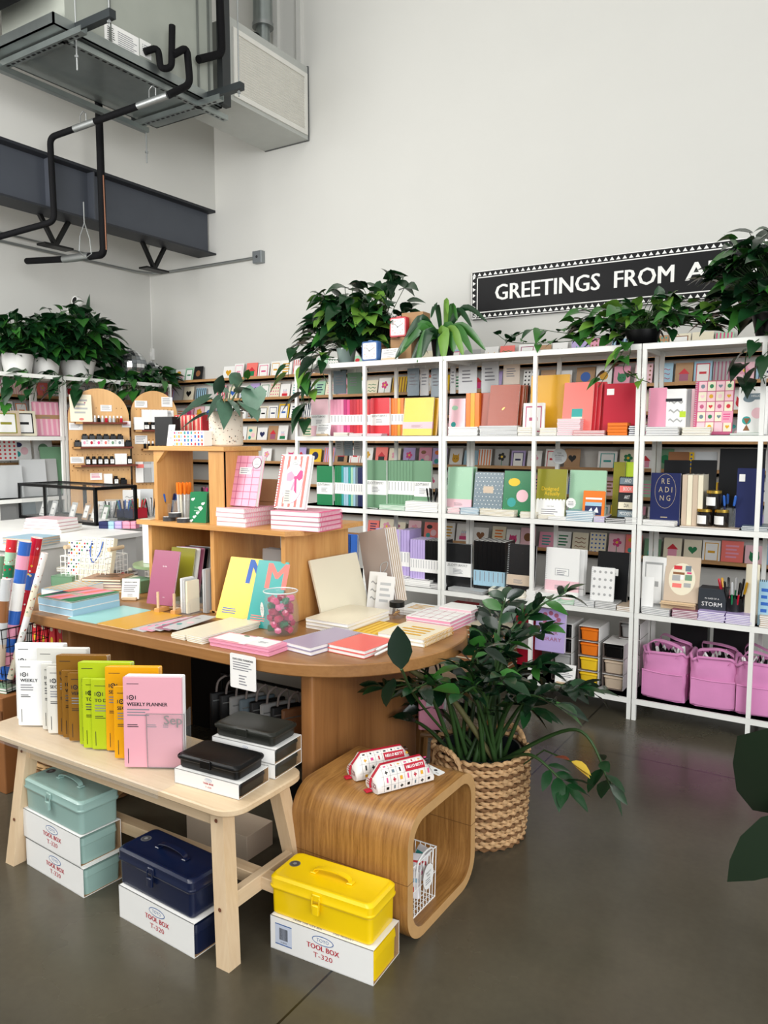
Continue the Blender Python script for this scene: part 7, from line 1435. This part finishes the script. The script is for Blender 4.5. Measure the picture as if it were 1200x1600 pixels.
plain_carton('single white box on the lowest peg shelf', *lowz(B1, W1, .60, z+.001, .06).translation, .06, .045, .085, 'white', rz=62); ink('black ink bottle with pale label on the lowest peg shelf', lowz(B1, W1, .73, z+.001, .04), 'black', .065, .038); ink('round black bottle at the right of the lowest peg shelf', lowz(B1, W1, .85, z+.001, .04), 'black', .05, .05, False)
def pcard(r_, w, f, py_, W_, H_, lab, c='white', ink_=None):
    z = fz(py_, r_, w, f); r = MB().rbox(-W_/2, W_/2, -.003, 0, 0, H_, cm(c), .001, .0005).build('info_card', M=lowz(r_, w, f, z, .002)); t = MB().at(T(0, -.0036, 0)@RX(90)); t.lines(-W_*.4, W_*.4, H_*.8, 4, H_*.17, ink_ or GREYINK); t.build('print', r); tag(r, lab, 'card')
pcard(B1, W1, .62, 643, .085, .05, 'small white information card high on the left pegboard'); pcard(B1, W1, .12, 672, .10, .055, 'white information card at the left of the second peg shelf'); pcard(B1, W1, .95, 668, .07, .05, 'pink-lettered card at the right of the left pegboard', 'white', cm('pink')); pcard(B1, W1, .12, 724, .10, .05, 'tilted white card on the third peg shelf'); pcard(B1, W1, .42, 750, .09, .055, 'white card with pink print on the lowest peg shelf', 'white', cm('hot pink'))
B2, W2, H2 = pegboard('right arched plywood pegboard with paint sets, partly behind the small crate', 206, 278, 611, 4.25)
z = fz(672, B2, W2, .4); pshelf(lowz(B2, W2, .05, z, 0), W2*.9, 'upper small shelf on the right arched pegboard')
for i in range(4): plain_carton(f'white box with flower print on the right pegboard, {ORD[i]} from left', *lowz(B2, W2, .14+.17*i, z+.001+(.0 if i == 0 else .062), .06).translation, .075, .04, .10, 'white', rz=62)
for i in range(2): ink(f'black bottle under the flower boxes, {ORD[i]} from left', lowz(B2, W2, .30+.15*i, z+.001, .03), 'black', .06, .05)
z = fz(701, B2, W2, .4); pshelf(lowz(B2, W2, .2, z, 0), W2*.8, 'lower small shelf on the right arched pegboard')
for i in range(6): vial(f'little dark vial on the right pegboard shelf, {ORD[i]} from left', lowz(B2, W2, .26+.085*i, z+.001, .035), 'black', .06)
pcard(B2, W2, .22, 637, .10, .055, 'white information card at the left of the right pegboard'); pcard(B2, W2, .78, 636, .09, .08, 'white information card at the right of the right pegboard'); pcard(B2, W2, .80, 652, .09, .055, 'grid swatch card below the right information card'); pcard(B2, W2, .2, 694, .10, .07, 'pale card at the left of the dark vials')
for i in range(3):
    z = fz(748, B2, W2, .3); r = MB().rbox(-.035, .035, -.02, 0, 0, .17, cm(['white', 'grey', 'silver', 'grey', 'silver'][i], .2), .003).build('hanging_set', M=lowz(B2, W2, .14+.15*i, z-.03, .02)); MB().box(-.03, .03, -.0215, -.0205, .12, .15, cm('coral' if i == 0 else 'silver')).build('header_print', r); tag(r, f'blister pack hanging low on the right pegboard, {ORD[i]} from left', 'pack')
# things on counter below pegboards
def jarpens(label, px_, py_, cols, desc, where, w=.07, h=.07, L=.14, m=None):
    p = Vector((-4.60, PX(px_, 800, -4.60).y, 0)); cup(label, p.x, p.y, CT+.001, w, h, m or CLEAR, m is None); pens(desc, where, p.x, p.y, CT+.005, 8, L, cols, w*.3, None, 13)
jarpens('clear cup with silver pens on the counter', 172, 800, ['silver', 'black', 'white'], 'metal pen', 'on the counter at left'); jarpens('navy square cup with blue pens on the counter', 195, 798, ['blue', 'navy', 'teal'], 'gel pen', 'on the counter, blue bunch', .08, .075, m=cm('navy')); jarpens('crimson square cup of pens on the counter', 215, 797, ['red', 'crimson', 'green', 'mustard'], 'marker', 'on the counter, red bunch', .10, .075, m=cm('crimson')); jarpens('clear cup of black and white pens by the crate', 236, 800, ['black', 'white', 'grey'], 'fineliner', 'by the small crate')
for i, (px_, c, h_) in enumerate(((165, 'white', .13), (178, 'beige', .14), (205, 'white', .2), (225, 'silver', .2))):
    p = Vector((-4.78, PX(px_, 800, -4.78).y, 0)); book('paper_sheet_pad', f'{c} sheet standing on the counter below the pegboards, {ORD[i]} from left', 'pad', T(p.x+.03, p.y-.02, CT+.001)@RZ(40)@UPR(6), .13, h_, .004, c, kind='squiggle' if i < 3 else None, fg='grey')
# contents of left wall shelving
def lw(py_px, px0, ytop, lev, label, c, h=None, **k):
    X = -5.33-.10; z = LV[lev]+.001; p = PX(px0, ytop, X); w = k.pop('w', .15); hh = ZA(ytop, X, p.y)-z
    return book('notebook', label, 'notebook', T(X, p.y, z)@RZ(78)@UPR(8), w, hh, .02, c, **k)
lw(0, 8, 642, 3, 'olive-beige framed print standing on the left wall shelf', 'beige', w=.2, kind='frame', fg='olive'); lw(0, 36, 642, 3, 'dark framed notebook set with small mushrooms on the left wall shelf', 'cream', w=.18, kind='frame', fg='black'); lw(0, 72, 628, 3, 'tall pink gingham folder with kraft band on the left wall shelf', 'pink', w=.2, band=(.5, .62, 'kraft'), kind='stripes', fg='pale pink')
for i, (px_, yt, c) in enumerate(((14, 727, 'silver'), (52, 718, 'silver'), (70, 717, 'grey'), (84, 698, 'sage'))): lw(0, px_, yt, 2, f'{c} translucent folder on the second wall shelf, {ORD[i]} from left', c, w=.19)
for i, (px_, c, k_, f_) in enumerate(((12, 'white', 'dots', 'red'), (34, 'white', 'blobs', 'navy'), (68, 'white', 'disc', 'sage'))): 
    X = -5.33-.30; p = PX(px_, 718, X); book('notebook', f'white notebook with {f_} {MOT[k_]} behind the folders, {ORD[i]} from left', 'notebook', T(X, p.y, 1.32)@RZ(80)@UPR(6), .15, .16, .01, c, kind=k_, fg=f_)
for i, (px_, c) in enumerate(((15, 'grey'), (40, 'slate'), (75, 'silver'), (120, 'beige'))): lw(0, px_, 772, 1, f'{c} clear-wrapped notebook low on the wall shelving, {ORD[i]} from left', c, w=.17)
# ---- wrapping paper rolls in a black wire bin
def roll(label, p0, p1, R, cols, pat=None):
    p0, p1 = Vector(p0), Vector(p1); d = (p1-p0); L = d.length; M = T(p0)@d.to_track_quat('Z', 'Y').to_matrix().to_4x4(); t = MB(); z = 0; n = len(cols)
    for i, c in enumerate(cols): t.lathe([(R, L*i/n), (R, L*(i+1)/n)], mat(CN[c], .15, coat=.5), 18)
    t.at(T(0, 0, 0)); r = t.build('wrapping_roll', smooth=40, M=M)
    MB().lathe([(R, L), (R*.45, L), (R*.45, L-.02)], mat('#e8d6cf', .6), 16).build('roll_end', r)
    if pat: 
        q = MB(); rr = random.Random(len(label))
        for i in range(90):
            a = rr.uniform(0, 6.28); z = rr.uniform(.02, L-.02); s = rr.uniform(.003, .006); RR = R+.0005; q.add([(RR*cos(a+s*cos(u)/RR), RR*sin(a+s*cos(u)/RR), z+s*sin(u)) for u in (0, 1.57, 3.14, 4.71)], [(0, 1, 2, 3)], cm(pat[i % len(pat)]))
        q.build('printed_pattern', r)
    return tag(r, label, 'wrapping paper')
def wp(x, y, Y): return PY(x, y, Y)
roll('wrapping roll banded red, mint, green and white in the wire bin', wp(2, 1000, 1.92), wp(19, 843, 1.98), .023, ['white', 'mint', 'white', 'white', 'white', 'green', 'mint', 'red'], ['crimson', 'white'])
roll('wrapping roll with blue, pink and white wide stripes', wp(8, 1060, 1.86), wp(40, 846, 1.94), .025, ['blue', 'pink', 'blue', 'pink', 'blue', 'white', 'white', 'blue', 'pink', 'blue'])
roll('wrapping roll with red floral print', wp(18, 1052, 1.94), wp(58, 840, 2.02), .024, ['crimson', 'red', 'crimson', 'red', 'crimson', 'blue', 'red', 'crimson'], ['white', 'pale pink', 'yellow'])
roll('thin cream wrapping roll with berry print, leaning right', wp(16, 1060, 1.86), wp(70, 864, 1.96), .014, ['cream', 'white', 'cream', 'white'], ['crimson', 'sage', 'brown'])
roll('silver and copper wrapping roll low in the wire bin', wp(0, 1040, 1.82), wp(9, 905, 1.86), .02, ['beige', 'silver', 'brown', 'silver']); roll('green wrapping roll tip behind the others', wp(-6, 1000, 2.05), wp(4, 868, 2.08), .02, ['green', 'green', 'sage']); roll('dark red patterned roll at the back of the wire bin', wp(24, 1060, 2.0), wp(37, 965, 2.02), .02, ['crimson', 'brown', 'crimson'], ['cream', 'sage'])
c = wp(8, 1000, 1.90); r = empty('wire_bin', 'black wire bin holding rolls of wrapping paper', 'bin', T(c.x, 1.93, 0)); t = MB(); z0 = .42; z1 = .70; hw_ = .115
for i in range(8): z = z0+(z1-z0)*i/7; q = hw_*(.72+.28*i/7); t.tube([(-q, -q, z), (q, -q, z), (q, q, z), (-q, q, z)], .003 if i == 7 else .0016, BLACK, 4, closed=True)
for i in range(8):
    x = -1+2*i/7
    for s in (-1, 1):
        t.tube([(x*hw_*.72, s*hw_*.72, z0), (x*hw_, s*hw_, z1)], .0016, BLACK, 4); t.tube([(s*hw_*.72, x*hw_*.72, z0), (s*hw_, x*hw_, z1)], .0016, BLACK, 4)
t.build('wire_mesh', r); MB().box(-.083, .083, -.083, .083, z0-.004, z0, BLACK).build('bin_floor', r)
o = MB().rbox(-.2, .12, -.15, .15, 0, z0-.006, mat('#8c5a30', .6, var=.2), .006).build('drawer_cabinet', M=T(c.x, 1.95, 0)); MB().box(-.21, .121, -.155, -.15, .32, .36, mat('#6e4424', .6)).build('drawer_edge', o); tag(o, 'brown wooden drawer unit at left edge supporting the wire bin', 'drawer')
stack('fabric_swatch', 'green and orange folded swatch', 'in the wooden drawer', c.x+.03, 1.86, z0-.005, 2, .10, .06, .012, 'sage', 10, cat='swatch')
# seagrass basket behind the bench left
p = PZ(40, 1285, 0); basket('low round seagrass basket in the shade behind the bench', T(-2.78, 2.02, 0), .20, .215, .30, 19, '#c09a68', handles=False, n=80)
